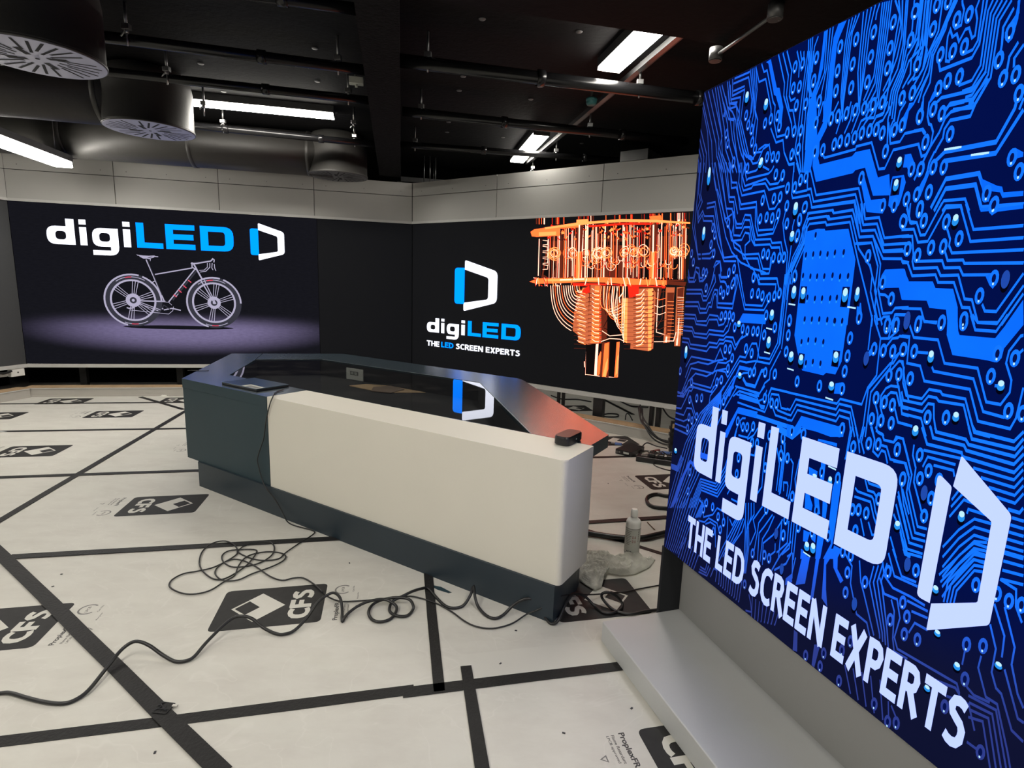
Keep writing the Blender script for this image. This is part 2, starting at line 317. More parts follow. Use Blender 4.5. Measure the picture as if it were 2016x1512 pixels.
# white fascia bands over the LED walls, with the panels as parts
def wallbox(mb, F, t0, t1, n0, n1, z0, z1, m):
    O, T, N = F; c = [O + T * t0 + N * n0, O + T * t1 + N * n0, O + T * t1 + N * n1, O + T * t0 + N * n1]
    mb.prism([(p.x, p.y) for p in c], z0, z1, m)
W3 = R(78.1); F3 = (CL.copy(), Vector((math.cos(W3), math.sin(W3), 0)), Vector((math.sin(W3), -math.cos(W3), 0)))
def fascia(nm, F, seams, ztop=2.535, zseam=2.378, zlow=2.09):
    mb = MB(); wallbox(mb, F, seams[0], seams[-1], -.16, -.02, 2.06, ztop - .004, 'seam_dark'); r = mb.build(nm, kind='structure')
    g = .0035
    for a, b in zip(seams, seams[1:]):
        for z0, z1, off in ((zlow, zseam, .0), (zseam + .007, ztop, .0)):
            mb = MB(); wallbox(mb, F, a + g, b - g, -.02, .003 + off, z0, z1, 'fascia_white')
            for q in (.12, .5, .88):
                if z1 > 2.5 : c = F[0] + F[1] * (a + (b - a) * q) + F[2] * .0035; mb.cyl(c + Vector((0, 0, z0 + .05)), c + F[2] * .002 + Vector((0, 0, z0 + .05)), .004, 'seam_dark', 8)
            mb.build('fascia_panel', r)
    mb = MB(); wallbox(mb, F, seams[0], seams[-1], -.02, .018, 2.063, zlow, 'trim_white'); mb.build('fascia_lip', r)
    return r
fascia('wall_fascia_left', FL, [-3.91, -2.899, -1.867, -.851, .272])
fascia('wall_fascia_right', FR, [-4.924, -3.67, -2.42, -1.2, -.2])
fascia('wall_fascia_side', F3, [-1.6, -.5, 0])
# black void, legs and timber rail below the LED walls
mb = MB(); wallbox(mb, FL, -4.3, .55, -.75, -.7, 0, 2.06, 'void_black'); mb.build('wall_void_left', kind='structure')
mb = MB(); wallbox(mb, F3, -1.8, .3, -.75, -.7, 0, 2.06, 'void_black'); mb.build('wall_void_side', kind='structure')
mb = MB(); wallbox(mb, FS, -1.70, 2.2, -.40, -.28, .0, 2.04, 'void_black'); mb.build('wall_screen_core', kind='structure')
def rail(nm, F, t0, t1, e0=0, e1=0):
    # skirting board 0.2 m in front of the screen plane, timber batten behind it
    mb = MB(); O, T, N = F
    def P(t, n): q = O + T * t + N * n; return (q.x, q.y)
    mb.prism([P(t0, .188), P(t1, .188), P(t1 + e1 * .012, .2), P(t0 - e0 * .012, .2)], 0, .088, 'skirting')
    mb.prism([P(t0 - e0 * .012, .2), P(t1 + e1 * .012, .2), P(t1 + e1 * .02, .208), P(t0 - e0 * .02, .208)], 0, .016, 'skirting')
    mb.prism([P(t0, .1885), P(t1, .1885), P(t1 + e1 * .017, .205), P(t0 - e0 * .017, .205)], .088, .096, 'trim_white')
    r = mb.build(nm, kind='structure')
    mb = MB(); mb.prism([P(t0, .05), P(t1, .05), P(t1, .187), P(t0, .187)], 0, .103, 'timber'); mb.build('timber_batten', r)
    return r
rail('trim_1', FL, -3.86, .10, e0=.2, e1=.0)
rail('trim_2', FR, -4.78, -.9, e0=0, e1=0)
rail('trim_3', F3, -1.6, -.15)
# =================================================================== LED SCREENS
def plane3(F, u0, v0, d):
    O, T, N = F
    return lambda u, v: O + T * (u0 + u) + N * d + Vector((0, 0, v0 + v))
def screen_obj(name, F, u0, v0, label, cat='screen'):
    O, T, N = F; o = empty(name, O + T * u0 + Vector((0, 0, v0)), math.atan2(T.y, T.x), label, cat); return o
# local frame of every screen: x along the picture, z up, y = behind the picture (front faces -y)
def local(d): return lambda u, v: Vector((u, -d, v))
LET = dict(   # logotype, x in word widths, y in cap heights (loops of points + corner radius in word units)
    d=[([(0, .0), (.143, .0), (.143, 1), (.1005, 1), (.1005, .706), (0, .706)], [.05, 0, 0, 0, 0, .05]), ([(.044, .19), (.098, .19), (.098, .52), (.044, .52)], .02)],
    i=[([(.168, 0), (.204, 0), (.204, .706), (.168, .706)], 0)], i_dot=[([(.168, .81), (.204, .81), (.204, 1), (.168, 1)], 0)],
    g=[([(.232, -.02), (.325, -.02), (.325, -.17), (.23, -.17), (.23, -.36), (.368, -.36), (.368, .706), (.232, .706)], [.045, .0, 0, 0, 0, .05, 0, .045]), ([(.268, .18), (.324, .18), (.324, .52), (.268, .52)], .02)],
    i2=[([(.395, 0), (.433, 0), (.433, .706), (.395, .706)], 0)], i2_dot=[([(.395, .81), (.433, .81), (.433, 1), (.395, 1)], 0)],
    L=[([(.465, 0), (.606, 0), (.606, .215), (.506, .215), (.506, 1), (.465, 1)], 0)],
    E=[([(.622, 0), (.783, 0), (.783, .215), (.664, .215), (.664, .39), (.775, .39), (.775, .61), (.664, .61), (.664, .79), (.783, .79), (.783, 1), (.622, 1)], 0)],
    D=[([(.813, 0), (1, 0), (1, 1), (.813, 1)], [0, .055, .055, 0]), ([(.857, .215), (.952, .215), (.952, .785), (.857, .785)], [0, .02, .02, 0])])
def logotype(parent, mw, mc, x, y, W, H, d):
    mb = MB(); f = local(d)
    for k, loops in LET.items():
        m = mc if k in 'LED' else mw
        L = []
        for pts, r in loops:
            rr = [q * W for q in r] if isinstance(r, list) else r * W
            L.append(rounded([(x + a * W, y + b * H) for a, b in pts], rr if not isinstance(rr, list) else rr))
        mb.poly2(L, f, m)
    return mb.build('logotype', parent)
def logomark(parent, mw, mc, x, y, W, H, d):
    mb = MB(); f = local(d); P = lambda a, b: (x + a * W, y + (1 - b) * H)
    mb.poly2([rounded([P(0, .15), P(.24, .15), P(.24, .86), P(0, .86)], [.07 * W, 0, 0, .07 * W])], f, mc)
    mb.poly2([rounded([P(.243, .0), P(1, .215), P(1, .80), P(.225, 1), P(.225, .835), P(.80, .745), P(.80, .335), P(.243, .185)], [.04 * W, .09 * W, .09 * W, .04 * W, 0, .05 * W, .05 * W, 0])], f, mw)
    return mb.build('logomark', parent)
def clip_poly(pts, x0, x1, y0, y1):
    for ax, lim, sg in ((0, x0, 1), (0, x1, -1), (1, y0, 1), (1, y1, -1)):
        out = []
        for i in range(len(pts)):
            a, b = pts[i - 1], pts[i]; ia, ib = (a[ax] - lim) * sg >= 0, (b[ax] - lim) * sg >= 0
            if ia != ib:
                t = (lim - a[ax]) / (b[ax] - a[ax]); out.append((a[0] + (b[0] - a[0]) * t, a[1] + (b[1] - a[1]) * t))
            if ib: out.append(b)
        pts = out
        if len(pts) < 3: return None
    return pts
class Art:
    def __init__(s, box, d, sq=1.0): s.mb = MB(); s.box = box; s.d = d; s.n = 0; s.sq = sq
    def fill(s, pts, m, lift=0.0):
        c = clip_poly(pts, *s.box)
        if c: s.mb.poly2([c], local(s.d + lift), m)
    def line(s, pts, wd, m, lift=0.0, w2=None):
        P = [Vector((p[0] / s.sq, p[1])) for p in pts]; P = [p for i, p in enumerate(P) if i == 0 or (p - P[i - 1]).length > .0008]
        if len(P) < 2: return
        s.n += 1; lift += (s.n % 40) * .000012
        Lf, Rt = [], []
        for i, p in enumerate(P):
            a = (P[i] - P[i - 1]).normalized() if i else (P[1] - P[0]).normalized(); b = (P[i + 1] - P[i]).normalized() if i < len(P) - 1 else a
            n = Vector((-a.y - b.y, a.x + b.x)); n = n.normalized() if n.length > .3 else Vector((-a.y, a.x))
            k = 1 / max(.45, n.dot(Vector((-a.y, a.x)))); h = (wd if w2 is None else wd + (w2 - wd) * i / (len(P) - 1)) / 2 * k
            Lf.append(p + n * h); Rt.append(p - n * h)
        for i in range(len(P) - 1): s.fill([(q.x * s.sq, q.y) for q in (Lf[i], Lf[i + 1], Rt[i + 1], Rt[i])], m, lift)
    def disc(s, c, rx, ry, m, lift=0.0, seg=14): s.fill([(c[0] + rx * math.cos(6.28318 * i / seg), c[1] + ry * math.sin(6.28318 * i / seg)) for i in range(seg)], m, lift)
def parse(s): return [tuple(float(a) / 1000 for a in t.split(',')) for t in s.split()]
# ---------- the big blue screen on the right (content 2.95 m wide picture)
SCREEN_S = '''B 3:6,1665 92,1485 104,1440 140,1382 | 46,1663 122,1498 114,1463 159,1378
B 4:62,1664 122,1498 115,1465 177,1375 | 96,1662 121,1614 155,1542 176,1476 231,1366
B 2:2,1636 69,1493 91,1390 | 2,1620 42,1530 74,1393
B 4:-1,1553 47,1459 52,1397 | 0,1455 7,1440 10,1404
B 5:112,1605 147,1544 174,1542 175,1510 223,1367 | 148,1664 155,1612 210,1614 206,1527 262,1408 282,1383 302,1382 320,1417 345,1425
L 6:122,1664 150,1575 180,1574 197,1548 192,1521 232,1428 255,1362
L 6:131,1663 153,1591 182,1585
L 6:154,1648 223,1645 248,1575 249,1522
L 6:157,1662 225,1659
L 6:157,1625 209,1624
L 6:110,1605 147,1544 178,1538
B 4:227,1665 252,1583 253,1521 239,1502 | 251,1665 267,1595 268,1538 283,1507 284,1422
L 6:275,1665 289,1638 301,1639 340,1542 350,1529 353,1485 371,1439 401,1438
L 6:251,1665 272,1616 299,1616 335,1524 339,1484
L 6:342,1470 370,1424 396,1425 406,1390 429,1353 448,1353 451,1328
F:294,1663 312,1665 349,1577 360,1573 383,1516 383,1460 370,1463 369,1515 349,1555 341,1560 304,1656
L 7:341,1667 377,1581 380,1546 421,1463 429,1432
L 7:358,1665 389,1596 390,1543 408,1500 421,1497 437,1453
L 7:373,1665 399,1607 401,1540 409,1525 425,1527
B 3:411,1651 425,1617 428,1579 | 436,1642 442,1605
B 4:450,1638 448,1538 448,1436 445,1382 474,1324 | 470,1631 470,1536 482,1448 486,1322
F:497,1516 519,1399 508,1318 487,1321 477,1510
T:121,1558 123,1572 160,1519 162,1533
P:144,1500 156,1468 193,1405 230,1534 244,1503 262,1485 270,1448 286,1424 317,1489 339,1495 365,1497 377,1466 410,1441 436,1378 458,1388 435,1439 432,1506 413,1556 411,1611 437,1611 435,1553 459,1435 465,1501 483,1554 508,1442 341,1390 364,1386 383,1382
W:226,1593,11 313,1548,11 319,1385,9
L 7:300,1419 325,1427 343,1423 355,1392
F:541,1667 565,1666 549,1632 545,1617 547,1541 555,1433 529,1440 532,1500 530,1589 531,1639
F:498,1666 506,1666 509,1576 499,1529 491,1502 494,1449 483,1452 482,1520 496,1550 499,1607
B 3:507,1667 515,1563 496,1514 494,1449 | 525,1667 526,1582 528,1491 531,1439
B 3:448,1666 464,1544 478,1516 | 461,1667 470,1548 483,1514
L 7:480,1662 471,1640 473,1577
B 4:572,1665 569,1608 577,1487 592,1424 | 600,1667 586,1631 587,1512 587,1456
B 4:611,1666 614,1620 618,1529 633,1452 621,1417 | 642,1668 634,1644 637,1523 635,1452
L 7:653,1666 648,1648 648,1633
B 5:660,1665 664,1573 664,1497 645,1458 | 683,1660 685,1566 685,1455 686,1438 660,1407
B 4:692,1657 709,1622 706,1558 711,1502 694,1465 | 720,1645 728,1550 723,1502 707,1466 704,1415 684,1412
B 4:724,1643 732,1549 732,1492 716,1464 714,1412 | 771,1622 778,1532 748,1510 741,1483 731,1450 734,1388
B 3:758,1628 761,1579 765,1537 753,1512 756,1481 742,1456 | 774,1621 780,1537 787,1516 784,1482 776,1468 764,1467
L 7:799,1471 774,1415 765,1416 758,1382
P:483,1609 483,1552 556,1609 557,1553 560,1505 601,1609 600,1554 605,1499 648,1607 649,1553 649,1498 696,1609 697,1555 698,1512 745,1611 745,1554 770,1496 768,1439 745,1435 510,1495 576,1442 601,1441 626,1442 650,1440 673,1441 697,1440 793,1385 556,1441
B 5:754,1630 756,1549 754,1541 | 779,1619 783,1539 784,1527 783,1483 768,1454
L 7:804,1608 805,1548 790,1510 784,1481
B 3:829,1598 816,1562 814,1549 793,1512 792,1473 772,1431 | 835,1595 821,1559 820,1547 802,1503 804,1449 794,1424 797,1397
L 8:845,1591 847,1582 852,1570 851,1542 840,1540 838,1549
L 8:879,1576 875,1561 881,1541 882,1511 877,1508 868,1530 861,1530 852,1511 845,1528 837,1525 830,1542 827,1530 828,1511 831,1482 840,1478
L 8:887,1573 889,1499 882,1485 865,1483 863,1493
L 9:894,1570 893,1491 883,1470 822,1467 814,1491
B 5:905,1565 899,1548 902,1450 890,1426 866,1424 | 939,1550 923,1521 925,1420 901,1369 900,1369
L 9:915,1435 894,1406 834,1410 813,1393
L 9:920,1420 897,1389 854,1393 847,1383
L 9:923,1418 901,1373 862,1379
L 9:945,1534 932,1506 935,1475 935,1457
L 9:951,1545 954,1522 944,1506
F:950,1516 951,1545 954,1543 956,1511 952,1479 946,1473 941,1480 937,1495
L 9:963,1469 952,1448 952,1425 947,1422
L 9:973,1461 961,1442 963,1426
L 9:989,1365 985,1346
P:841,1556 864,1556 843,1496 865,1497 818,1498 842,1440 865,1441 825,1431 793,1557 794,1603 769,1496 935,1448 948,1411 969,1411 946,1493 980,1375 747,1610 817,1600
F:827,1446 814,1424 808,1406 812,1406 821,1416 833,1419
F:523,1491 544,1485 548,1455 545,1421 528,1391 531,1362 530,1350 537,1333 634,1334 642,1342 681,1341 713,1271 741,1274 751,1226 707,1231 675,1300 649,1299 643,1293 532,1290 514,1333 512,1398 532,1438
F:665,1278 672,1291 682,1267 703,1222 740,1220 743,1204 739,1187 696,1195
F:750,1267 777,1266 784,1249 779,1216 776,1202 766,1189 750,1203 748,1255
F:769,1310 786,1309 797,1288 796,1259 790,1262 782,1281 770,1283
L 8:477,1504 475,1464 483,1380
L 8:496,1498 499,1385 504,1366 504,1335 538,1256 665,1254 695,1179 732,1179
L 8:485,1501 490,1387 506,1275 518,1275 532,1240 658,1241 690,1169
L 8:508,1260 516,1259 529,1226 659,1226 681,1170
L 8:516,1211 598,1211 602,1203 657,1205 672,1171
L 8:518,1196 580,1198 587,1189 655,1190 664,1172
L 8:539,1361 550,1347 641,1349 642,1355 683,1355 712,1290 727,1289 742,1326 800,1326 811,1298 819,1300 825,1309
L 7:720,1390 732,1342 755,1341 764,1356 803,1355 809,1345
L 6:523,1491 516,1457
L 6:572,1477 561,1455
L 6:584,1473 589,1444 577,1399
L 6:610,1466 607,1449
L 6:615,1456 615,1424 602,1394
L 6:634,1459 638,1435 623,1389
L 6:661,1452 660,1416 646,1412 636,1382
L 6:685,1445 680,1411 663,1414 653,1396
L 6:710,1438 702,1412 686,1411 677,1394
L 6:718,1425 704,1399 693,1397
L 6:722,1434 717,1398 725,1337
L 6:732,1431 733,1396 727,1381 730,1350
L 7:755,1425 744,1408 741,1382
F:777,1419 773,1410 766,1402 764,1366 757,1361 750,1371 754,1392 765,1416
P:508,1442 556,1439 577,1440 601,1441 626,1442 650,1440 674,1441 576,1374 593,1377 614,1376 634,1377 653,1383 673,1384 691,1382 708,1370 723,1327 738,1370 755,1376 794,1383 542,1368 793,1275 813,1272 814,1219 792,1212 826,1187 791,1165 736,1205 765,1202 669,1277 517,1369 815,1326
W:762,1300,8 762,1251,9
L 6:794,1414 792,1390
F:832,1266 820,1244 810,1217 818,1205 823,1215 834,1258
L 7:795,1198 808,1162 822,1159
L 9:906,1382 899,1357 860,1359 851,1344 851,1327 842,1309 839,1301
L 9:901,1384 897,1377 859,1376 849,1366 841,1340 827,1315 802,1251
L 9:883,1389 853,1390 846,1379
L 8:809,1410 810,1380 816,1363 821,1360 828,1344 827,1318 819,1299 811,1299 799,1326 789,1326
L 9:784,1356 804,1355 812,1344
L 9:838,1303 830,1282 829,1265 821,1230
L 12:978,1362 977,1350 955,1296 860,1298 838,1278
L 12:992,1344 958,1275 863,1279 864,1267
L 12:849,1186 871,1242 934,1242 941,1226 955,1197
F:939,1232 971,1213 980,1210 984,1199 1017,1197 1018,1188 984,1189 978,1200 963,1204 961,1185 952,1187
L 12:857,1179 874,1222 931,1221 949,1175 1021,1172
L 8:874,1177 880,1187 910,1184 915,1172
L 8:865,1178 874,1198 916,1196 928,1171
P:793,1385 821,1391 841,1377 815,1327 865,1331 814,1272 840,1220 841,1271 863,1267 814,1219 955,1201 972,1178 988,1261 1004,1233 826,1189
F:990,1278 1005,1267 1006,1259 997,1258 991,1247 984,1258 984,1271
Z:876,1301,2 931,1279,2 881,1301,2 935,1279,2 871,1301,2 926,1279,2
B 2:0,1440 0,1332 5,1221 48,1124 66,1123 | 16,1437 17,1329 17,1220 55,1108 69,1108
B 2:73,1123 115,1124 130,1136 | 75,1109 122,1107 141,1122
L 6:39,1432 35,1327 48,1301 32,1273 36,1248 55,1271 67,1252 117,1247 152,1156 194,1096 252,1094
L 6:18,1436 23,1334 36,1308 22,1280 36,1233 55,1257 65,1236 111,1231 119,1211
L 6:76,1292 119,1292 188,1107 254,1110 290,1021
L 6:76,1277 117,1278 146,1198 192,1107
B 3:82,1424 115,1341 213,1124 259,1123 282,1072 346,1070 370,1022 | 116,1418 173,1280 219,1162 264,1139 285,1101 348,1099 369,1053 401,1054 406,1088
L 6:95,1422 101,1370 117,1331 125,1330 181,1231 210,1243
L 6:128,1416 178,1264 206,1260 238,1210 261,1208 271,1234 297,1230 329,1155 392,1153 399,1141 434,1141 450,1100
L 6:145,1412 191,1283 212,1280 236,1198 263,1196 273,1219 295,1216 330,1139 391,1138 399,1128 431,1127 437,1105
L 6:157,1410 190,1298 214,1295 237,1240
L 6:169,1408 195,1342 218,1338 246,1254 314,1252 322,1198 337,1167 399,1168 415,1207
L 6:175,1407 194,1325 217,1324 248,1268 315,1267 326,1216 337,1182 397,1180 402,1209
L 6:224,1397 226,1337 247,1295 344,1295 372,1239 394,1239 410,1259
L 6:231,1396 243,1325 252,1309 287,1311 293,1319 344,1316 362,1295 422,1297
L 6:246,1393 242,1351 257,1322 345,1329 364,1310 396,1308 406,1321
L 6:245,1379 262,1338 269,1342 353,1342 364,1348 372,1360
L 6:262,1359 300,1360 315,1373 354,1352
L 6:207,1263 223,1212 217,1177 227,1159 268,1159 280,1180 298,1176 305,1154 286,1141 290,1113 349,1113 373,1068 402,1067 400,1102
L 6:217,1252 228,1176 259,1172 273,1197 298,1195 311,1158 328,1138
L 6:139,1020 151,1082 174,1095 186,1045 218,1045
L 6:143,1077 153,1097 174,1096 187,1063
L 6:-2,1080 13,1043 37,1043 45,1079 64,1076 74,1043 92,1043
L 6:3,1046 15,1030 39,1030 47,1065 63,1057 76,1030 97,1037 116,1062
L 6:184,1030 204,1031 217,1021
L 7:424,1359 431,1352 448,1351 452,1271 457,1259 508,1259
L 7:462,1280 467,1272 506,1273
L 7:456,1353 473,1319
L 7:364,1038 435,1039 441,1023
L 7:364,1022 358,1034 368,1038
B 3:441,1253 432,1195 445,1149 463,1110 467,1048 465,1023 | 517,1206 505,1156 503,1135 474,1079 477,1023
B 2:519,1189 517,1134 487,1072 486,1023 | 521,1176 525,1133 499,1070 492,1023
P:193,1401 197,1217 121,1208 135,1183 119,1153 138,1123 14,1128 29,1097 91,1062 107,1059 224,1058 247,1070 251,1029 340,1042 340,1215 366,1217 389,1212 411,1221 342,1268 387,1267 411,1268 384,1334 411,1327 435,1289 479,1303 461,1287 493,1195 492,1157 440,1240 448,1191 369,1112 388,1109 412,1099 435,1098 452,1098 504,1228 499,1048 260,1374 497,1308
W:74,1392,20 74,1201,16 316,1378,7 474,1236,11 473,1160,10
L 6:6,1056 12,1043 39,1043 44,1055
L 6:2,1047 12,1028 46,1029 53,1038
L 6:66,1049 73,1031 93,1031 107,1044
L 6:-1,1001 91,1002 103,980 121,980 147,1038 148,1054
L 6:-1,986 89,988 103,965 123,966 161,1030 153,1054
L 6:1,956 79,959 92,937 123,937 133,957 146,960 154,990 160,1003 175,1002 184,959 256,960 262,1003 256,1053
L 6:1,941 77,944 92,921 130,924 139,946 153,944 159,985 167,990 175,980 182,945 258,945 269,1023 260,1053
L 6:3,912 68,913 80,892 132,896 146,918 190,917 201,903
L 6:2,897 65,900 77,881 136,881 146,902 188,905 199,886 223,892 236,914
L 6:4,868 56,869 73,849 141,851 151,867 227,868 236,885 243,888 247,907
L 6:4,853 58,855 70,837 143,837 154,853 229,854 250,873 257,899
L 6:3,825 43,826 55,807 147,810 158,825 200,825 209,840 231,841 241,852 276,853 291,830 319,864
L 6:3,811 40,811 53,793 150,793 164,810 202,812 213,827 233,829 239,839 271,839 290,815 310,852 334,865
B 2:39,722 67,764 197,765 219,811 240,781 256,781 | 42,683 69,750 199,750 222,795 241,776
B 2:21,609 73,723 195,723 214,764 254,767 276,781 | 40,613 75,708 197,708 216,751 261,750
L 6:81,671 190,672 214,737 255,738 269,722 315,797 341,797 362,843 382,845 399,805 442,806 465,856 465,937 463,1051
L 6:4,619 39,622 69,652 92,657 192,658 234,716
L 6:11,607 45,618
L 6:60,617 71,641 85,641 97,660
B 3:235,652 317,783 347,782 384,792 444,792 475,857 474,938 472,1051 | 275,660 293,694 321,761
B 2:472,852 468,938 468,1051 469,1051 | 483,840 483,939 481,1051 481,1051
F:319,769 367,768 361,757 318,756 290,663 275,660
F:309,932 409,934 410,906 306,903 299,897 294,907
L 14:340,731 357,715 396,715 415,766 431,771
L 7:319,699 419,698 434,732 451,747 450,771 481,835
L 7:305,666 328,687 417,689
L 7:453,696 461,722 559,722
L 7:275,1053 315,959 388,959 403,993
L 7:264,1053 314,945 397,947 417,982
L 7:174,1054 185,1030 210,1029 225,1007
L 7:178,1054 187,1043 216,1043 222,1051
L 7:357,1052 365,1040 433,1040 447,1010
L 7:350,1052 365,1023 433,1023 433,1001
P:115,1008 192,1001 208,988 228,1002 246,1021 340,994 366,995 385,988 412,984 433,989 451,997 339,1043 209,917 228,921 248,922 266,918 409,932 279,886 316,884 338,880 363,881 382,882 410,874 449,899 245,812 267,814 282,787 267,751 340,825 367,813 386,759 432,764 470,765 241,709 220,697 83,673 9,702 500,924 502,881 502,835 501,1044 369,753
W:504,1009,11 432,940,11 297,902,7 432,860,12 522,828,10 326,741,7 34,784,16
Z:503,968,2 428,894,2 431,823,2
F:525,1164 557,1168 580,1166 583,1161 652,1160 684,1084 687,924 524,912 520,1120 520,1154
L 7:526,1229 529,1225 661,1223
B 3:470,1047 510,1140 506,1174 521,1212 595,1211 601,1203 657,1204 686,1137 722,1137 752,1071 755,1015 776,958 798,961 804,972 835,975 | 484,1056 518,1133 519,1169 528,1183 580,1183 584,1175 653,1176 690,1084 728,999 752,943 753,929 754,929 754,929 754,929 754,929
L 7:677,1123 721,1122 746,1067 747,1011 779,931
L 7:682,1121 721,1122
B 4:659,1220 686,1138 722,1137 756,1084 801,1082 806,1073 820,1073 | 686,1217 694,1180 731,1179 752,1131 810,1132 810,1132 810,1132
L 7:677,1218 692,1166 728,1165 755,1102 801,1102
L 7:759,1002 775,1001 791,990
L 7:755,1015 761,1002
F:766,1059 810,1060 826,1034 833,991 816,993 806,1018 773,1017 767,1012 758,1024 759,1045
L 7:476,1047 481,980
L 7:725,1072 735,1045 737,1007 768,931
L 7:800,933 808,958 832,959
P:507,1229 492,1199 491,1152 500,1045 717,1091 717,945 501,922 765,1030 792,992 793,1163 812,1103 792,935 813,936
H:554,1153 530,1102 554,1103 577,1104 600,1101 622,1104 648,1104 529,1047 554,1045 576,1045 599,1045 624,1047 647,1044 670,1045 553,989 578,987 601,988 626,989 646,991 553,930 577,932 601,933 626,933 650,932 671,934
W:474,1233,11 473,1160,10 504,1007,12 537,1005,11 669,1004,12 703,1007,12
Z:503,968,2 693,968,2
F:705,981 716,980 724,949 717,933 709,948
L 8:802,1202 804,1168 811,1158 823,1159 836,1131 846,1131 871,1194
L 8:795,1193 809,1158
L 8:791,1146 819,1145 833,1116 854,1117 881,1183 910,1182 940,1111 1031,1112
L 8:794,1131 818,1130 827,1090 827,1076 833,1060 883,1061 893,1044 928,1045 948,997 962,996 980,952 1015,954 1046,1025
L 8:919,1187 942,1134 1027,1134
L 8:889,1143 900,1118 900,1105 908,1090 1035,1090
L 8:839,1075 891,1075 898,1060 928,1060 937,1045 989,1045
L 8:894,1093 902,1075 932,1075 936,1068 1039,1066
L 8:802,1077 816,1074 832,1044 882,1046 890,1030 922,1030 946,980 960,980 975,946
L 8:982,988 989,975 1009,975 1042,1047
L 8:1022,950 1048,1010
F:805,1060 813,1059 825,1032 879,1032 887,1018 923,1017 938,980 944,944 925,942 916,974 881,976 873,991 817,991
F:1050,999 1029,950 1058,953
L 8:820,972 863,973 875,946 902,947
F:944,1184 950,1175 965,1174 978,1171 1021,1172 1022,1165 980,1164 971,1158 964,1167 950,1167
P:826,1184 839,1161 887,1154 889,1104 864,1103 837,1088 794,1163 813,1103 918,1118 995,1038 975,1004 954,956 912,947 863,942 971,1177
F:979,1043 991,1049 1003,1034 996,1018 989,1025
W:905,1160,8
E:1015,1032
E:837,945
F:524,940 685,949 685,832 672,797 644,797 636,789 566,791 541,841 524,884
H:553,931 577,932 601,934 626,934 648,933 671,934 552,869 574,876 598,878 623,876 576,814 598,820 623,819
P:501,921 502,882 700,893 700,848 698,809 554,758 629,759 698,764 717,944 768,874 792,873 815,874 840,881 792,928 813,930 815,818 838,824 792,760 814,755 834,752 789,708 813,710 838,710 714,665 597,619 558,617
F:675,774 696,781 703,752 676,748
W:523,829,10 558,825,10 667,846,10 666,770,8
Z:665,732,2 526,788,2
L 7:522,722 688,724 696,738 757,737 766,780 784,813 780,900 758,942 756,954
B 2:770,659 768,777 813,846 820,847 838,890 | 779,661 776,771 814,835 818,858 838,881
B 3:529,675 541,674 556,708 688,709 695,725 730,725 760,656 | 534,644 552,646 567,680 693,679 700,695 729,694 742,651
F:583,667 702,668 719,681 720,645 683,635 587,639 570,604 542,596 536,633 554,633 566,631
L 7:750,953 753,869
L 7:838,958 806,957 799,902 780,900
L 7:821,925 800,901
L 7:795,879 809,903 822,906 825,910 846,909
L 7:816,828 833,854 842,854 852,815 870,767
L 7:836,808 859,751 872,751
L 7:840,747 853,716 878,715
L 7:792,746 802,723 805,683 822,679 825,674
L 7:815,720 805,743 803,768 812,787 823,795 842,796 859,737 875,736
L 7:817,769 825,780 839,781 851,753
L 7:789,690 801,667
T:764,870 751,853
E:752,845
F:921,963 940,964 947,932 951,924 1016,924 1035,961 1040,970 1055,971 1058,953 1034,906 1033,887 1023,878 1009,880 944,882 926,922
L 8:867,960 875,947 902,945
L 8:844,936 858,910 910,910 931,863 995,862 1021,799 1046,799 1057,825 1056,848 1042,879 1043,902 1057,932 1061,934
L 8:830,911 848,911 852,852 882,850 896,819 988,818 1013,758 1069,757 1075,779 1077,838
L 8:872,879 894,880
L 8:907,852 912,843 991,840 1019,779 1057,776
L 8:839,853 847,840 850,807 862,780 897,780 909,803 933,803 938,797 983,797 1010,734 1039,733
L 8:850,787 857,768 899,768 910,788 927,788 933,782 982,784 1006,724
L 8:855,754 903,752 912,772 924,773 929,744 938,716 982,717
L 8:858,738 902,737 919,700
L 8:862,716 886,715
L 8:968,966 980,952 1014,952 1022,969
L 8:965,966 978,937 1015,937 1029,970
L 8:923,726 934,704
L 8:1065,908 1057,896
P:863,937 912,946 955,949 838,881 864,880 865,819 1021,850 1055,890 1061,790 916,743 953,751 1084,790 1025,895
W:902,878,9 1041,839,7 972,761,7 896,712,8
L 8:1030,833 1036,834
E:837,939
B 2:0,622 31,622 51,653 54,654 | 2,607 43,611 71,654 94,661
L 6:-1,561 34,565 62,616 73,639
L 6:2,542 53,544 68,575 97,579 120,548
L 6:86,615 111,576 129,551
L 6:2,520 56,522 79,535
L 6:3,500 79,502
L 9:3,481 87,480 115,523
L 6:94,658 198,659 203,681
B 9:-1,159 70,426 183,641 246,673 | 104,202 173,358 209,530 235,582 252,635
B 5:137,216 184,344 266,356 301,425 340,575 | 169,229 194,306 281,315 316,377 333,520
F:334,637 419,641 416,620 333,616 297,526 289,524 286,545
L 16:415,627 537,626
B 4:224,685 192,645 189,608 141,506 | 320,702 271,618 240,549 213,503
B 3:309,700 324,701 417,695 436,724 | 328,651 418,648 448,647 457,674 456,703
B 3:330,689 409,684 426,662 446,664 | 333,668 418,668 430,656 444,656
L 7:522,723 463,721 454,698 460,677
L 7:530,673 508,673 493,708 465,705 462,687
L 7:532,660 497,663 490,669
L 7:534,646 490,647 474,670
L 16:261,629 285,680 302,699
F:115,393 145,388 153,366 122,380 95,328 53,201 30,172 20,168 73,308 107,379
B 4:0,338 42,343 60,392 | 7,324 50,327 77,384
L 6:337,569 330,540
L 7:355,574 348,595 357,606 371,609
L 7:348,548 388,551 410,593
L 7:389,546 414,566 427,592
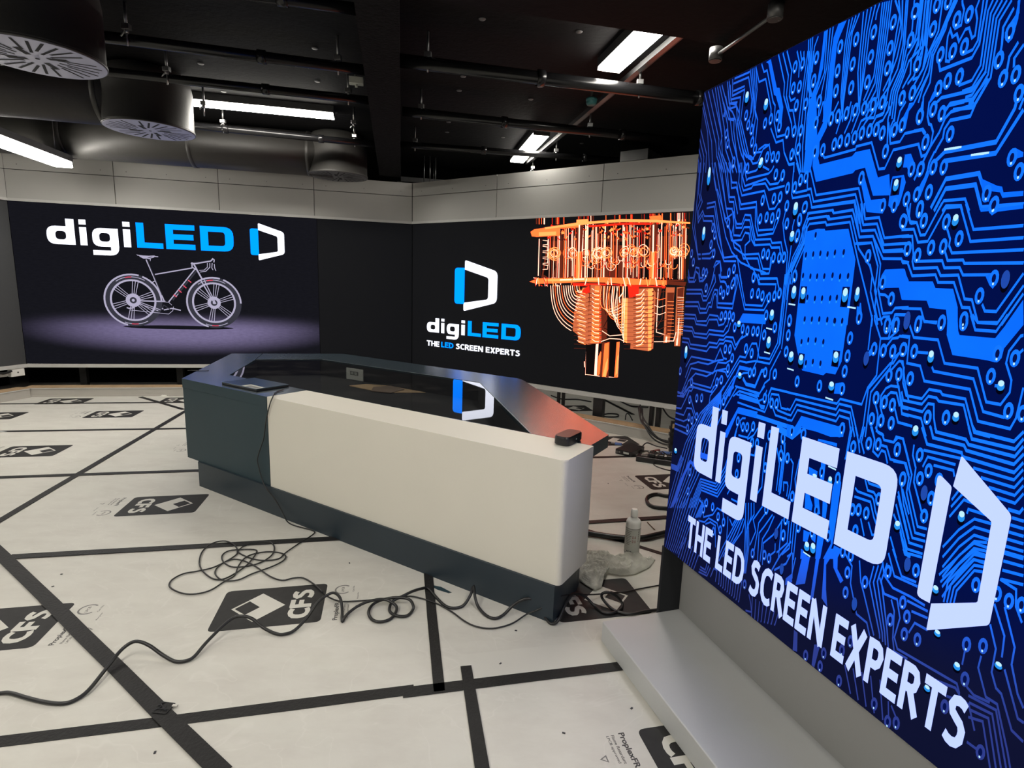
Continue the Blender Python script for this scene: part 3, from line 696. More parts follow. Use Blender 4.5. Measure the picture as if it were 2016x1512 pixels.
P:82,608 121,622 148,628 131,557 87,544 106,536 84,503 442,688 471,679 490,681 339,591 365,579 383,583 408,592 529,590 529,539 360,423 361,477 476,483 122,347 121,275 263,641 246,620 478,583 411,542 432,545
W:25,403,7
B 3:511,554 527,512 528,429 | 538,578 543,532 544,427
L 7:469,558 467,508 471,420 444,371
L 7:335,359 326,341
L 7:347,333 377,334 380,365
L 7:410,503 427,505 429,534
F:170,438 214,442 215,422 173,418
L 24:501,613 561,603 588,632
F:587,637 720,672 719,646 710,641 584,634
F:648,620 705,624 706,615 646,614
B 2:737,676 735,594 733,591 | 742,677 738,608 736,605
L 7:749,679 764,643 771,618
L 7:774,685 771,645 783,620
L 7:769,684 766,643
L 7:792,690 804,661 804,633 819,624 825,641 834,640 844,615
L 7:801,692 810,680 821,678 827,667 851,668 859,682 871,682 892,635
L 7:823,653 836,653 849,627 870,628 886,629 897,604
L 6:535,573 540,553 539,495 541,422
L 6:565,538 576,528 578,457 574,421
L 6:595,547 589,487 597,459
L 6:555,438 551,463 564,467 568,458 568,427
F:666,560 680,562 682,515 671,515
F:630,536 659,533 659,519 633,515
F:630,463 641,465 658,437 657,421 634,419
F:659,462 673,467 685,423 669,421
F:687,463 695,466 703,455 703,419 692,419
F:711,506 719,551 733,528 734,444 734,362 727,317 712,309 729,360 715,412
F:640,358 661,360 657,330 643,326
F:663,364 681,362 682,340 669,344
F:686,364 706,366 704,305 689,297
F:640,302 661,302 661,283 642,273
F:739,360 760,360 752,329 732,319
B 4:587,361 591,296 558,250 | 615,363 619,261 616,260
L 6:562,355 567,235
L 7:773,529 781,523 819,524 825,518 833,494 845,473
L 7:774,507 817,510 831,478 844,457
L 7:795,559 806,535 822,536 830,528
L 7:802,560 807,553 839,554
L 7:799,460 815,421
L 7:820,460 834,433 845,438
L 7:879,560 920,462
L 7:888,568 911,518
L 7:877,504 900,471 915,428 926,427
L 7:898,471 927,419
L 7:878,449 900,405
P:530,587 532,535 554,537 588,435 574,310 752,628 791,648 815,653 862,655 885,590 837,525 775,473 791,479 812,479 722,536 791,424 718,376 599,621 622,358 669,364 673,536 673,428 766,356 789,356
W:658,323,9 678,328,10 891,487,7 653,519,5 701,526,8
Z:662,297,2 702,557,1
L 9:907,719 924,685 994,687 997,679 1089,677 1100,700
L 9:925,724 934,702 996,703 1002,694 1086,692 1098,716
L 9:934,726 939,716 997,716 1004,707 1085,707 1095,730
L 9:998,743 1008,720 1083,721 1093,744
L 9:1005,745 1012,736 1079,735 1091,757
B 4:1020,663 1091,663 1102,687 | 1069,620 1100,620 1110,643
L 9:1091,604 1110,605 1114,616
B 6:1100,591 1119,592 | 1099,518 1130,522
L 8:850,666 854,682 870,682 903,608 902,575 934,499 954,502
L 8:857,625 883,629 898,600 898,565 931,483 953,486
L 8:883,580 896,536 927,469 955,474
L 8:880,550 922,455 952,459
L 8:879,529 920,439 954,444
L 8:900,467 917,425 930,425
L 8:897,676 898,652 909,626 910,594 938,533
L 8:919,670 996,675
L 8:923,633 930,658 987,659
L 8:945,644 985,646 989,634
B 2:992,584 1002,609 1003,609 | 993,569 1009,602 1011,603
L 8:993,547 1014,593 1035,592
L 8:1024,567 1025,577 1064,579
B 6:991,478 1015,528 1039,562 1069,565 | 1007,372 1030,440 1051,481 1077,483
P:862,653 885,593 913,657 922,606 937,629 961,616 944,528 952,572
W:895,711,8 1016,562,8 890,486,7
E:936,574
B 9:63,226 15,12 12,-3 | 193,277 127,80 100,13
B 8:124,105 101,6 97,-3 | 215,70 192,-7 188,-13
B 5:185,267 205,263 176,194 | 230,282 203,208
L 6:207,251 221,216 267,245 285,276 315,277 324,245
L 6:196,193 228,200 248,224 293,225 305,204
L 6:234,196 259,214 286,213 297,139
L 7:341,270 348,173
L 7:350,265 365,249 380,281
B 5:387,284 330,152 306,79 | 420,296 412,250 369,171
B 4:413,346 431,202 437,118 | 447,360 453,324 434,282 447,221 447,124
B 3:483,363 452,307 468,275 451,222 | 525,354 499,305 482,276 489,186
B 2:532,352 516,302 498,264 499,191 | 564,355 537,296 503,253 510,186
L 7:548,274 551,250 537,232
L 9:603,306 571,247 548,189
L 9:611,279 596,235 557,194
F:621,218 602,192 603,171 625,194
B 10:329,73 332,25 329,20 | 435,100 432,20 429,15
B 3:224,10 270,19 283,57 | 230,33 258,35 263,63
B 8:486,66 493,-4 492,-8 | 592,77 585,35 582,33
L 6:471,66 483,41 490,17 465,7
L 6:288,25 300,63 317,66 315,22
P:229,272 217,243 263,271 295,249 324,242 312,210 467,202 514,220 533,219 449,88 574,313 280,190 556,403 576,360 500,360
E:548,301
E:584,208
F:648,289 672,293 668,213 638,192
F:691,327 702,333 700,184 691,179
F:725,344 746,354 724,298 734,234 745,190 725,203 716,315
F:762,362 754,334 758,304 779,284 772,272 746,302 741,328
F:653,63 666,62 673,8 658,2
F:723,65 741,77 733,2 724,4
B 2:614,277 623,206 607,184 | 626,269 618,185 609,171
L 4:772,355 796,332 799,287 827,220 856,215 868,188
L 5:813,356 825,305 836,284 878,195
B 4:851,361 847,314 891,207 893,197 | 881,384 874,336 906,228 916,187
L 5:880,409 902,363 955,367
L 5:888,424 918,371 951,375
L 5:870,382 878,353 903,334 944,336 977,334
L 5:869,341 886,309 917,313 930,274 925,222 936,200 1064,209 1072,192
L 5:904,305 915,282 922,217 930,189 961,192
B 3:1005,181 1063,198 1073,189 | 1095,156 1120,167 1147,85
B 3:1088,200 1137,207 1171,108 | 1095,173 1128,181 1156,93
L 5:911,435 919,429 954,436
L 5:939,323 985,325
L 5:952,305 987,310
L 5:954,253 963,283 991,284
B 4:1012,363 1013,410 1050,491 1073,496 | 1031,371 1032,401 1056,459 1071,464
B 2:994,416 1046,517 1068,525 | 999,402 1048,503 1071,508
B 4:1099,521 1130,525 | 1103,466 1138,474
L 5:1101,465 1129,459 1134,427 1148,402
L 4:1117,416 1145,349 1146,313 1164,264 1177,244
L 4:1100,412 1126,360 1129,316
L 4:1100,368 1117,326 1118,276 1130,250 1140,245 1167,188 1187,181
L 4:1096,296 1095,269 1117,220 1137,220 1168,141 1177,114
L 4:1137,296 1172,218 1182,217
L 4:1082,216 1097,208 1125,214
L 4:1067,288 1067,255
B 5:817,72 844,10 | 909,100 931,9
L 4:936,64 944,20
L 4:944,59 962,36
L 4:1101,103 1123,103
P:787,310 836,311 790,257 887,366 947,401 931,314 945,287 910,257 946,244 975,250 1068,302 1096,318 1077,229 1122,431 1101,434 1064,432 809,20 906,32 943,15 962,28 1127,103 702,17 755,61 750,19 823,142 1142,435 804,104 1051,144
E:818,238
E:927,401
W:993,385,6 1059,249,6 1127,300,5 1012,293,5 1012,160,5'''
BIKE = '''l 9 0:1339,1016 1723,1103
l 9 0:1262,1176 1413,722
l 6 1:1276,1159 1397,785
l 9 0:1755,1095 1458,714
l 11 1:1771,1078 1500,734
l 12 0:1742,1148 1824,971
l 9 0:1799,979 1936,709
l 7 0:1837,981 1949,705
l 6 0:1172,720 1425,721
l 6 0:1130,696 1344,611
l 6 0:1170,702 1369,621
l 7 0:1334,945 1291,916
l 4 0:1059,613 1449,577 1493,615 1504,661
l 4 0:1180,715 1408,713 1457,710 1488,679
l 9 0:1402,622 1486,642 1576,622
l 7 1:1368,612 1406,676 1477,624
l 10 0:1394,631 1387,640
l 10 0:1029,639 1052,631 1109,641
l 6 1:1718,1161 1810,1174 1920,1197
l 10 0:1713,1152 1767,1154 1920,1188 1947,1216
l 8 0:1938,1220 1958,1203 1953,1175
l 6 0:1935,1166 1928,1111 1940,1089
l 6 0:1956,1158 1958,1112 1969,1081
l 6 0:1910,1165 1908,1119 1863,1072 1804,1061
l 5 0:1885,1164 1882,1118 1847,1085 1796,1079
l 9 0:1726,1166 1723,1112 1763,1086
l 6 0:1177,1221 1232,1215 1312,1214 1385,1213
l 6 0:1200,1209 1238,1189 1295,1191 1344,1207
l 4 0:1278,1186 1306,1183 1301,1161
l 8 2:1513,798 1544,771
l 8 2:1566,854 1597,823
l 8 2:1619,905 1650,875
l 8 2:1673,966 1704,940
l 5 0:1536,776 1563,808
f 0:1165,1229 1232,1215 1280,1217 1345,1224 1385,1208 1312,1209 1263,1191 1223,1195'''
COOLER = '''l 6 2:2814,1727 2821,1639
l 6 3:3069,1724 3077,1631
l 3 3:3248,1722 3257,1625
l 3 3:3041,1724 3049,1632
l 3 0:1859,1737 1862,1670
l 3 3:2417,1731 2422,1652
l 6 1:2693,1728 2699,1643
l 3 3:1787,1738 1790,1672
l 4 1:2262,1733 2267,1657
l 3 1:3021,1725 3028,1633
l 4 1:2807,1727 2814,1639
l 3 1:2005,1736 2009,1665
l 3 1:3038,1724 3045,1632
l 3 3:2279,1733 2284,1656
l 6 1:3184,1723 3192,1627
l 6 1:2093,1735 2097,1662
l 4 2:3309,1721 3317,1623
l 4 1:1803,1738 1806,1671
l 4 0:3267,1722 3275,1625
l 6 3:2351,1732 2356,1654
l 6 3:1769,1738 1772,1673
l 4 2:2361,1732 2366,1654
l 4 3:3102,1724 3110,1630
l 4 3:2324,1732 2329,1655
l 3 2:2937,1725 2944,1635
l 3 3:3320,1721 3329,1623
l 4 0:2393,1731 2399,1653
l 4 2:2701,1728 2707,1643
l 3 3:2424,1731 2430,1652
l 3 3:1849,1738 1853,1670
l 3 0:3293,1722 3302,1624
l 4 2:3012,1725 3019,1633
l 6 2:2644,1729 2650,1645
l 3 3:3041,1724 3048,1632
l 4 2:3001,1725 3009,1633
l 3 1:1831,1738 1834,1671
l 6 2:2365,1732 2370,1653
l 4 2:3242,1722 3251,1625
l 6 0:3251,1722 3259,1625
l 4 2:2318,1732 2323,1655
l 3 3:2085,1735 2090,1662
l 6 2:2035,1735 2039,1664
l 3 3:3350,1721 3359,1622
l 6 3:1853,1737 1856,1670
l 3 1:3250,1722 3258,1625
l 4 2:2990,1725 2997,1634
l 4 1:2553,1730 2559,1647
l 6 0:1866,1737 1869,1669
l 4 1:3078,1724 3086,1631
l 6 3:2002,1736 2006,1665
l 6 3:3286,1722 3294,1624
l 4 2:1959,1736 1963,1666
l 4 2:2035,1735 2039,1664
l 6 1:2021,1736 2025,1664
l 4 3:3322,1721 3330,1623
l 4 3:2913,1726 2921,1636
l 4 3:2253,1733 2258,1657
l 3 3:3220,1722 3228,1626
l 6 1:3107,1724 3115,1630
l 4 2:2821,1727 2827,1639
l 4 2:2090,1735 2094,1662
l 6 3:2648,1729 2654,1644
l 4 3:2400,1731 2405,1652
l 3 2:2760,1727 2767,1641
l 6 3:2403,1731 2408,1652
l 4 2:2264,1733 2269,1657
l 6 3:3032,1724 3040,1632
l 4 3:2287,1733 2291,1656
l 3 3:2087,1735 2092,1662
l 4 2:2698,1728 2704,1643
f 3:1914,1497 3354,1529 3356,1130 1857,1108
f 5:1931,1458 2034,1240 1964,1123 1885,1161
f 5:2352,1281 2461,1318 2487,1134 2376,1132
f 5:2936,1284 3007,1331 3023,1134 2948,1132
f 5:3107,1297 3327,1331 3344,1141 3120,1136
f 5:2817,1518 3015,1525 3023,1434 2836,1436
f 5:2450,1488 2794,1483 2797,1448 2452,1452
l 3 2:2923,1615 2944,1290
l 3 5:3268,1626 3300,1155
l 3 1:2487,1622 2510,1125
l 4 0:3269,1620 3301,1152
l 3 5:3267,1616 3299,1156
l 3 0:3178,1639 3210,1155
l 3 5:2856,1643 2884,1144
l 3 0:3334,1571 3352,1324
l 4 5:2225,1651 2245,1125
l 2 2:2809,1637 2837,1146
l 5 2:2358,1612 2379,1122
l 5 2:2754,1629 2781,1134
l 4 5:2380,1618 2402,1122
l 5 3:2493,1643 2517,1133
l 2 3:3308,1607 3336,1242
l 5 3:2843,1647 2872,1142
l 4 3:3318,1619 3351,1149
l 3 3:3240,1607 3257,1360
l 3 3:3277,1636 3308,1227
l 3 3:3296,1643 3327,1246
l 3 3:2355,1554 2364,1331
l 4 3:3331,1639 3366,1152
l 3 1:2832,1584 2857,1201
l 3 2:2846,1586 2871,1131
l 5 3:3107,1652 3140,1136
l 4 3:2093,1576 2108,1117
l 4 3:2950,1565 2976,1177
l 2 1:2231,1622 2250,1132
l 4 1:2953,1619 2978,1257
l 3 3:2754,1609 2780,1134
l 2 0:3105,1658 3139,1140
l 4 5:1960,1570 1972,1129
l 2 5:2115,1640 2133,1126
l 3 5:3341,1598 3373,1192
l 4 5:2025,1629 2034,1354
l 3 0:2793,1584 2816,1145
l 3 0:2414,1592 2428,1297
l 5 3:2783,1590 2807,1134
l 3 3:2336,1596 2355,1124
l 4 0:3107,1578 3120,1361
l 2 3:2455,1595 2476,1122
l 3 0:2301,1559 2317,1127
l 3 3:1966,1569 1979,1112
l 4 1:2271,1643 2292,1223
l 5 5:2471,1632 2490,1275
l 4 2:2140,1561 2154,1127
l 4 0:2816,1602 2829,1358
l 4 5:2239,1651 2259,1134
l 5 3:1916,1598 1929,1257
l 4 3:2226,1582 2237,1304
l 3 0:2355,1639 2377,1125
l 2 5:1972,1547 1982,1254
l 3 1:3153,1650 3187,1151
l 2 5:2304,1546 2310,1348
l 3 0:2546,1554 2564,1130
l 3 1:2368,1576 2379,1318
l 3 0:1989,1583 2002,1125
l 2 3:2619,1587 2641,1128
l 2 1:3142,1609 3171,1153
l 3 5:2676,1561 2692,1272
l 3 5:2013,1624 2022,1359
l 4 1:3309,1650 3344,1149
l 5 0:2053,1618 2070,1115
l 5 2:3164,1644 3198,1138
l 2 1:2785,1622 2811,1140
l 3 1:3215,1566 3242,1148
l 3 0:3065,1638 3097,1142
l 5 5:2646,1586 2658,1352
l 3 2:2958,1658 2990,1136
l 5 0:2036,1566 2049,1119
l 4 0:2901,1584 2926,1142
l 4 1:2905,1564 2929,1188
l 3 1:2771,1628 2798,1134
l 5 0:2423,1653 2438,1355
l 5 0:2127,1614 2142,1266
l 5 5:2484,1622 2507,1122
l 3 5:2994,1654 3025,1143
l 2 2:2611,1559 2634,1159
l 3 3:2629,1613 2653,1134
l 4 5:2669,1660 2702,1134
l 3 3:1971,1586 1984,1120
l 5 2:2242,1564 2258,1122
l 2 5:3073,1627 3103,1149
l 4 0:2463,1642 2483,1272
l 3 3:3031,1635 3061,1151
l 4 5:3176,1603 3201,1256
l 3 5:2804,1642 2826,1295
l 4 3:2515,1607 2537,1136
l 2 3:3117,1572 3137,1275
l 3 1:3291,1665 3313,1359
l 4 1:3060,1602 3088,1150
l 2 0:1943,1546 1954,1115
l 5 5:3297,1578 3325,1152
l 3 3:2658,1650 2685,1128
l 5 1:3310,1601 3341,1147
l 5 5:2843,1622 2871,1132
l 3 1:2505,1562 2524,1127
l 4 0:2047,1545 2052,1352
l 4 3:2780,1574 2799,1259
l 2 5:2818,1636 2846,1137
l 3 5:2437,1612 2459,1124
l 2 5:2774,1616 2800,1135
l 3 3:2434,1649 2457,1139
l 3 5:2422,1565 2440,1133
l 3 0:3093,1580 3109,1330
l 3 0:2844,1651 2873,1144
l 2 2:3256,1572 3271,1351
l 2 1:2247,1614 2266,1126
l 5 2:2745,1621 2760,1365
l 4 5:2512,1621 2534,1137
l 3 2:1944,1559 1952,1299
l 5 0:2685,1586 2701,1291
l 4 1:3156,1613 3186,1202
l 4 0:2156,1546 2169,1125
l 3 0:2524,1558 2543,1125
l 2 0:1926,1564 1937,1254
l 3 1:2515,1603 2538,1124
l 3 5:2603,1609 2626,1126
l 4 3:2944,1611 2972,1133
l 5 0:2819,1568 2837,1271
l 4 3:2995,1581 3022,1188
l 3 3:2185,1617 2203,1121
l 3 1:2041,1611 2054,1278
l 4 0:1921,1579 1931,1276
l 2 5:3222,1578 3250,1142
l 3 0:3299,1608 3331,1143
l 4 0:3265,1664 3301,1198
l 5 5:2503,1575 2523,1125
l 3 2:2364,1645 2387,1127
l 5 0:2752,1614 2774,1245
l 2 0:3000,1650 3022,1318
l 3 0:2290,1577 2307,1122
l 2 3:2299,1580 2314,1263
l 5 1:2904,1567 2928,1138
l 3 0:3273,1573 3300,1157
l 3 3:2939,1597 2966,1133
l 3 3:2077,1595 2089,1284
l 4 0:2677,1600 2691,1346
l 3 1:2452,1642 2475,1139
l 2 5:2147,1640 2160,1327
l 4 0:3081,1594 3109,1146
l 2 0:2781,1567 2803,1135
l 2 0:2954,1600 2980,1145
l 5 5:2109,1573 2129,1138
l 2 0:2094,1646 2111,1257
l 2 5:2895,1570 2919,1144
l 4 1:2351,1612 2375,1155
l 4 0:2427,1586 2447,1130
l 4 0:3275,1636 3313,1152
l 4 0:2879,1617 2910,1160
l 3 0:2191,1599 2203,1305
l 5 1:2676,1603 2700,1143
l 3 5:2571,1575 2585,1308
l 2 0:2481,1562 2499,1127
l 3 5:2094,1643 2115,1184
l 3 0:2743,1643 2771,1134
l 3 3:2433,1647 2457,1122
l 2 0:2550,1651 2576,1125
l 4 0:3217,1616 3235,1359
l 5 2:2775,1631 2802,1131
l 3 0:3279,1621 3312,1142
l 4 3:2073,1579 2083,1294
l 5 0:2621,1572 2642,1214
l 5 0:3244,1634 3264,1353
l 5 5:3270,1621 3303,1147
l 4 3:2369,1575 2388,1124
l 2 3:2829,1648 2858,1134
l 4 1:2131,1635 2150,1116
l 2 1:3164,1649 3198,1150
l 5 0:2317,1617 2328,1361
l 5 5:2794,1611 2813,1292
l 4 2:3189,1653 3224,1145
l 2 0:2126,1580 2141,1129
l 3 3:2178,1547 2192,1123
l 5 3:2813,1614 2839,1215
l 2 3:3075,1663 3109,1146
l 5 0:3059,1579 3086,1136
l 5 1:2109,1631 2126,1133
l 3 5:2537,1647 2551,1364
l 5 2:2903,1603 2929,1145
l 5 3:2403,1577 2422,1127
l 3 3:2607,1586 2629,1126
l 3 0:2152,1648 2177,1143
l 2 0:3220,1619 3252,1144
l 5 5:2961,1600 2988,1141
l 4 3:3235,1582 3251,1350
l 2 0:2449,1647 2462,1366
l 4 3:2581,1627 2609,1149
l 4 3:3216,1597 3250,1151
l 3 0:2352,1599 2372,1123
l 5 5:3246,1588 3275,1146
l 2 1:3002,1643 3033,1144
l 5 3:3306,1651 3330,1334
l 4 0:2370,1656 2394,1123
l 3 5:2962,1615 2990,1147
l 2 5:2045,1636 2063,1113
l 4 2:3037,1616 3065,1149
l 4 0:2735,1643 2755,1298
l 3 0:3111,1658 3145,1146
l 4 0:2814,1652 2846,1175
l 2 3:3064,1633 3095,1147
l 2 0:3050,1576 3076,1147
l 4 1:3193,1644 3227,1143
l 3 0:2791,1560 2812,1138
l 3 2:2035,1610 2051,1120
l 3 5:2579,1553 2592,1293
l 4 5:3132,1615 3163,1137
l 3 3:2010,1627 2027,1117
l 5 5:2687,1624 2713,1136
l 4 0:2557,1638 2578,1266
l 5 5:3193,1635 3212,1363
l 5 5:2147,1620 2165,1126
l 3 3:2024,1643 2042,1124
l 3 3:1972,1600 1987,1114
l 5 3:2702,1570 2723,1142
l 5 0:2203,1602 2224,1150
l 2 3:2499,1574 2518,1140
l 5 3:2611,1631 2627,1323
l 3 1:3322,1666 3348,1332
l 4 0:3236,1615 3257,1322
l 5 0:2551,1584 2571,1140
l 5 2:3064,1633 3099,1156
l 5 1:1991,1596 2001,1312
l 4 0:3335,1590 3354,1338
l 3 0:2229,1546 2243,1122
l 3 2:3060,1573 3076,1328
l 4 0:2343,1649 2366,1122
l 5 1:2640,1635 2664,1229
l 4 0:2362,1652 2376,1348
l 4 0:2310,1615 2330,1136
l 4 2:3021,1604 3047,1223
l 3 5:3167,1586 3192,1235
l 3 1:2278,1655 2301,1206
l 3 0:2802,1632 2827,1234
l 4 5:2970,1588 2987,1309
l 2 5:2821,1600 2846,1144
l 2 1:2461,1606 2475,1328
l 4 5:2177,1567 2192,1122
l 3 5:2445,1636 2473,1148
l 2 1:1950,1595 1959,1328
l 3 1:2544,1561 2563,1125
l 3 3:2856,1660 2886,1135
l 3 3:2327,1603 2346,1128
l 4 5:2989,1615 3017,1143
l 5 5:2242,1570 2255,1262
l 4 5:3105,1597 3134,1139
l 5 5:3170,1573 3197,1201
l 3 3:2280,1601 2298,1128
l 3 2:2673,1593 2696,1131
l 4 5:2267,1639 2288,1120
l 11.4023 1:2893,1654 2894,1638
l 12.4233 1:2969,1524 2991,1510
l 6.16436 1:2205,1642 2209,1624
l 11.7136 2:2884,1536 2885,1522
l 6.39277 4:2908,1578 2898,1564
l 13.4299 2:1977,1633 2013,1621
l 6.53253 1:2923,1595 2949,1580
l 8.91051 1:2431,1621 2420,1601
l 7.87903 2:2291,1618 2312,1593
l 8.02407 4:2082,1577 2084,1566
l 6.84178 1:2148,1544 2134,1535
l 8.60791 2:3264,1624 3239,1605
l 8.0757 4:2571,1657 2587,1638
l 8.45515 1:3108,1654 3088,1637
l 13.708 2:2866,1606 2853,1593
l 9.83953 3:3304,1652 3330,1638
l 7.95438 1:2404,1546 2378,1530
l 9.11635 2:2886,1586 2898,1568
l 7.17927 1:2716,1605 2686,1590
l 9.74698 4:2565,1521 2548,1509
l 12.819 1:2673,1628 2658,1618
l 10.3845 3:2854,1522 2851,1505
l 7.38576 2:2636,1650 2633,1629
l 7.87552 1:2816,1627 2834,1614
l 13.7478 3:2275,1521 2276,1500
l 12.9239 1:2133,1519 2106,1505
l 11.3454 2:2028,1592 2055,1567
l 8.2366 3:2997,1645 2990,1635
l 8.97206 2:2716,1552 2740,1539
l 9.36776 2:2558,1572 2566,1552
l 13.0434 1:3265,1649 3283,1628
l 13.1027 3:2581,1583 2597,1569
l 6.90157 1:2223,1628 2215,1616
l 8.65988 2:2274,1637 2274,1627
l 6.37188 1:3214,1530 3204,1523
l 6.71587 2:2687,1521 2695,1506
l 9.78607 1:2671,1561 2668,1541
l 10.7152 3:3269,1571 3275,1564
l 11.6582 4:3040,1585 3031,1576
l 11.3737 2:1948,1658 1983,1638
l 10.2047 3:3212,1639 3241,1629
l 8.29934 2:2803,1567 2811,1548
l 8.29833 4:2140,1536 2133,1522
l 6.27676 2:2988,1612 2999,1598
l 8.09676 1:2776,1565 2796,1557
l 11.1724 1:2080,1600 2108,1575
l 9.76953 2:2681,1598 2670,1581
l 13.9231 3:2327,1535 2337,1526
l 9.97106 3:3291,1560 3267,1550
l 7.87393 1:2865,1574 2858,1566
l 11.3453 3:3042,1626 3018,1608
l 7.67695 4:2074,1583 2111,1572
l 10.6423 2:3007,1596 2984,1588
l 11.2059 1:2663,1605 2632,1598
l 7.07211 1:3183,1570 3177,1564
l 11.4925 3:2186,1607 2185,1593
l 9.80707 3:2280,1539 2313,1530
l 11.9168 3:3001,1526 3024,1517
l 13.4817 2:3109,1583 3101,1562
l 8.18439 1:2553,1647 2529,1629
l 7.1687 2:2029,1533 2059,1509
l 9.05762 4:2599,1539 2591,1515
l 13.063 3:2226,1526 2212,1520
l 9.09413 4:2564,1543 2553,1535
l 9.53042 2:2827,1655 2798,1650
l 9.94848 1:2500,1621 2497,1614
l 12.4517 1:3187,1631 3205,1615
l 12.5833 1:2882,1578 2903,1564
l 10.2972 2:3230,1541 3238,1521
l 6.91072 1:2966,1604 2980,1590
l 13.4879 1:2344,1606 2351,1596
l 13.0601 1:2227,1522 2245,1508
l 8.18568 4:2651,1561 2650,1554
l 13.4718 2:1943,1548 1917,1525
l 6.85062 2:2330,1609 2314,1600
l 11.2823 2:2899,1581 2880,1569
l 8.67963 2:2180,1623 2216,1599
l 12.4003 1:2762,1517 2790,1494
l 11.9068 2:2107,1642 2091,1620
l 7.82062 1:3291,1531 3308,1521
l 12.7218 3:2193,1636 2185,1614
l 6.24903 2:2975,1597 2966,1587
l 11.6984 3:2095,1528 2126,1503
l 10.8225 2:2952,1561 2971,1547
l 10.414 4:2685,1525 2701,1504
l 7.70247 1:2811,1542 2844,1518
l 8.71309 2:1978,1651 1983,1639
l 7.01837 2:2073,1623 2108,1615
l 6.5718 4:2039,1605 2052,1582
l 8.13923 1:3003,1556 2981,1546
l 7.95955 3:3339,1595 3363,1587
l 12.6814 4:3320,1605 3307,1593
l 13.3995 4:2626,1598 2604,1580
l 11.3344 1:2039,1611 2054,1593
l 10.8588 1:2858,1537 2863,1521
l 9.97772 2:2198,1580 2164,1566
l 7.25401 3:2015,1611 2011,1605
l 12.1862 2:2164,1646 2192,1632
l 11.338 2:2742,1578 2751,1569
l 7.42697 1:3241,1560 3241,1547
l 13.6589 1:2293,1634 2319,1624
l 6.01041 2:3085,1575 3114,1565
l 13.9819 4:2974,1601 2982,1582
l 8.0368 2:1929,1565 1961,1545
l 7.27242 4:2620,1610 2635,1586
l 9.51875 3:3078,1558 3090,1546
l 11.7884 2:2629,1574 2644,1552
l 11.4653 1:2148,1645 2175,1634
l 11.4465 1:3274,1540 3271,1526
l 8.60622 1:2534,1591 2502,1568
l 12.7638 2:3074,1651 3066,1630
l 11.0013 1:3275,1644 3260,1638
l 12.5713 1:2766,1573 2752,1553
l 12.4249 4:2525,1632 2551,1609
l 6.59947 2:2236,1582 2247,1567
l 8.12339 3:3147,1635 3160,1625
l 8.94979 3:2944,1571 2917,1564
l 12.9982 2:2922,1576 2893,1566
l 8.68799 2:2142,1515 2131,1502
l 13.5713 2:2309,1576 2312,1558
l 3 0:3270,1388 3268,1372 3258,1360 3243,1356 3227,1361 3215,1372 3210,1388 3213,1405 3223,1416 3238,1420 3253,1416 3265,1404 3270,1388
l 3 1:2405,1381 2402,1366 2391,1354 2375,1350 2358,1354 2346,1366 2341,1382 2344,1397 2355,1408 2371,1412 2387,1408 2400,1397 2405,1381
l 3 4:3371,1385 3367,1363 3354,1348 3334,1342 3314,1348 3298,1363 3290,1385 3294,1406 3307,1422 3327,1427 3347,1421 3363,1406 3371,1384
l 3 4:2786,1367 2783,1354 2774,1344 2761,1340 2748,1344 2737,1354 2732,1367 2735,1381 2744,1391 2757,1394 2771,1390 2782,1380 2786,1367
l 3 0:3312,1377 3310,1362 3301,1352 3288,1348 3274,1352 3263,1363 3258,1377 3261,1391 3270,1402 3283,1406 3297,1402 3308,1391 3312,1377
l 3 4:2010,1371 2005,1350 1990,1335 1968,1330 1946,1335 1929,1350 1922,1371 1927,1391 1942,1406 1964,1412 1987,1406 2003,1391 2010,1370
l 3 4:2530,1367 2525,1342 2509,1325 2484,1318 2459,1325 2439,1343 2431,1367 2436,1391 2453,1409 2478,1415 2503,1408 2522,1391 2530,1366
l 3 4:2064,1388 2059,1363 2040,1345 2013,1338 1985,1345 1964,1364 1956,1389 1962,1414 1981,1433 2008,1439 2035,1432 2056,1413 2064,1388
l 3 4:3268,1390 3265,1376 3257,1367 3245,1363 3232,1367 3221,1377 3217,1390 3219,1404 3228,1413 3240,1417 3253,1413 3263,1403 3268,1390
l 3 4:3020,1388 3016,1365 3001,1347 2978,1341 2955,1347 2937,1365 2929,1389 2933,1412 2949,1429 2971,1435 2994,1428 3012,1411 3020,1388
l 3 4:3381,1410 3377,1386 3362,1369 3341,1363 3318,1369 3300,1387 3292,1411 3296,1434 3311,1451 3333,1457 3355,1451 3373,1433 3381,1410
l 3 1:2263,1374 2259,1357 2247,1345 2229,1340 2211,1345 2197,1357 2191,1374 2195,1392 2208,1404 2225,1408 2244,1404 2257,1391 2263,1374
l 3 0:2810,1407 2807,1391 2797,1379 2781,1375 2765,1379 2753,1391 2747,1407 2751,1423 2761,1434 2777,1438 2793,1434 2805,1422 2811,1406
l 3 0:3295,1379 3293,1363 3283,1351 3268,1347 3253,1351 3240,1363 3235,1379 3238,1395 3248,1407 3263,1411 3278,1406 3290,1395 3296,1379
l 3 0:2806,1388 2803,1374 2794,1365 2781,1361 2768,1365 2757,1375 2753,1388 2755,1401 2764,1411 2777,1415 2791,1411 2801,1401 2806,1388
l 3 4:2910,1376 2908,1362 2899,1352 2886,1349 2872,1352 2862,1362 2857,1376 2860,1389 2869,1399 2882,1403 2895,1399 2906,1389 2910,1376
l 3 0:2613,1380 2610,1367 2600,1356 2587,1353 2572,1357 2561,1367 2556,1381 2559,1395 2569,1405 2583,1408 2597,1404 2608,1394 2613,1380
l 3 0:3000,1405 2996,1381 2981,1363 2958,1357 2934,1363 2915,1381 2907,1405 2911,1429 2927,1447 2950,1453 2974,1446 2992,1428 3001,1404
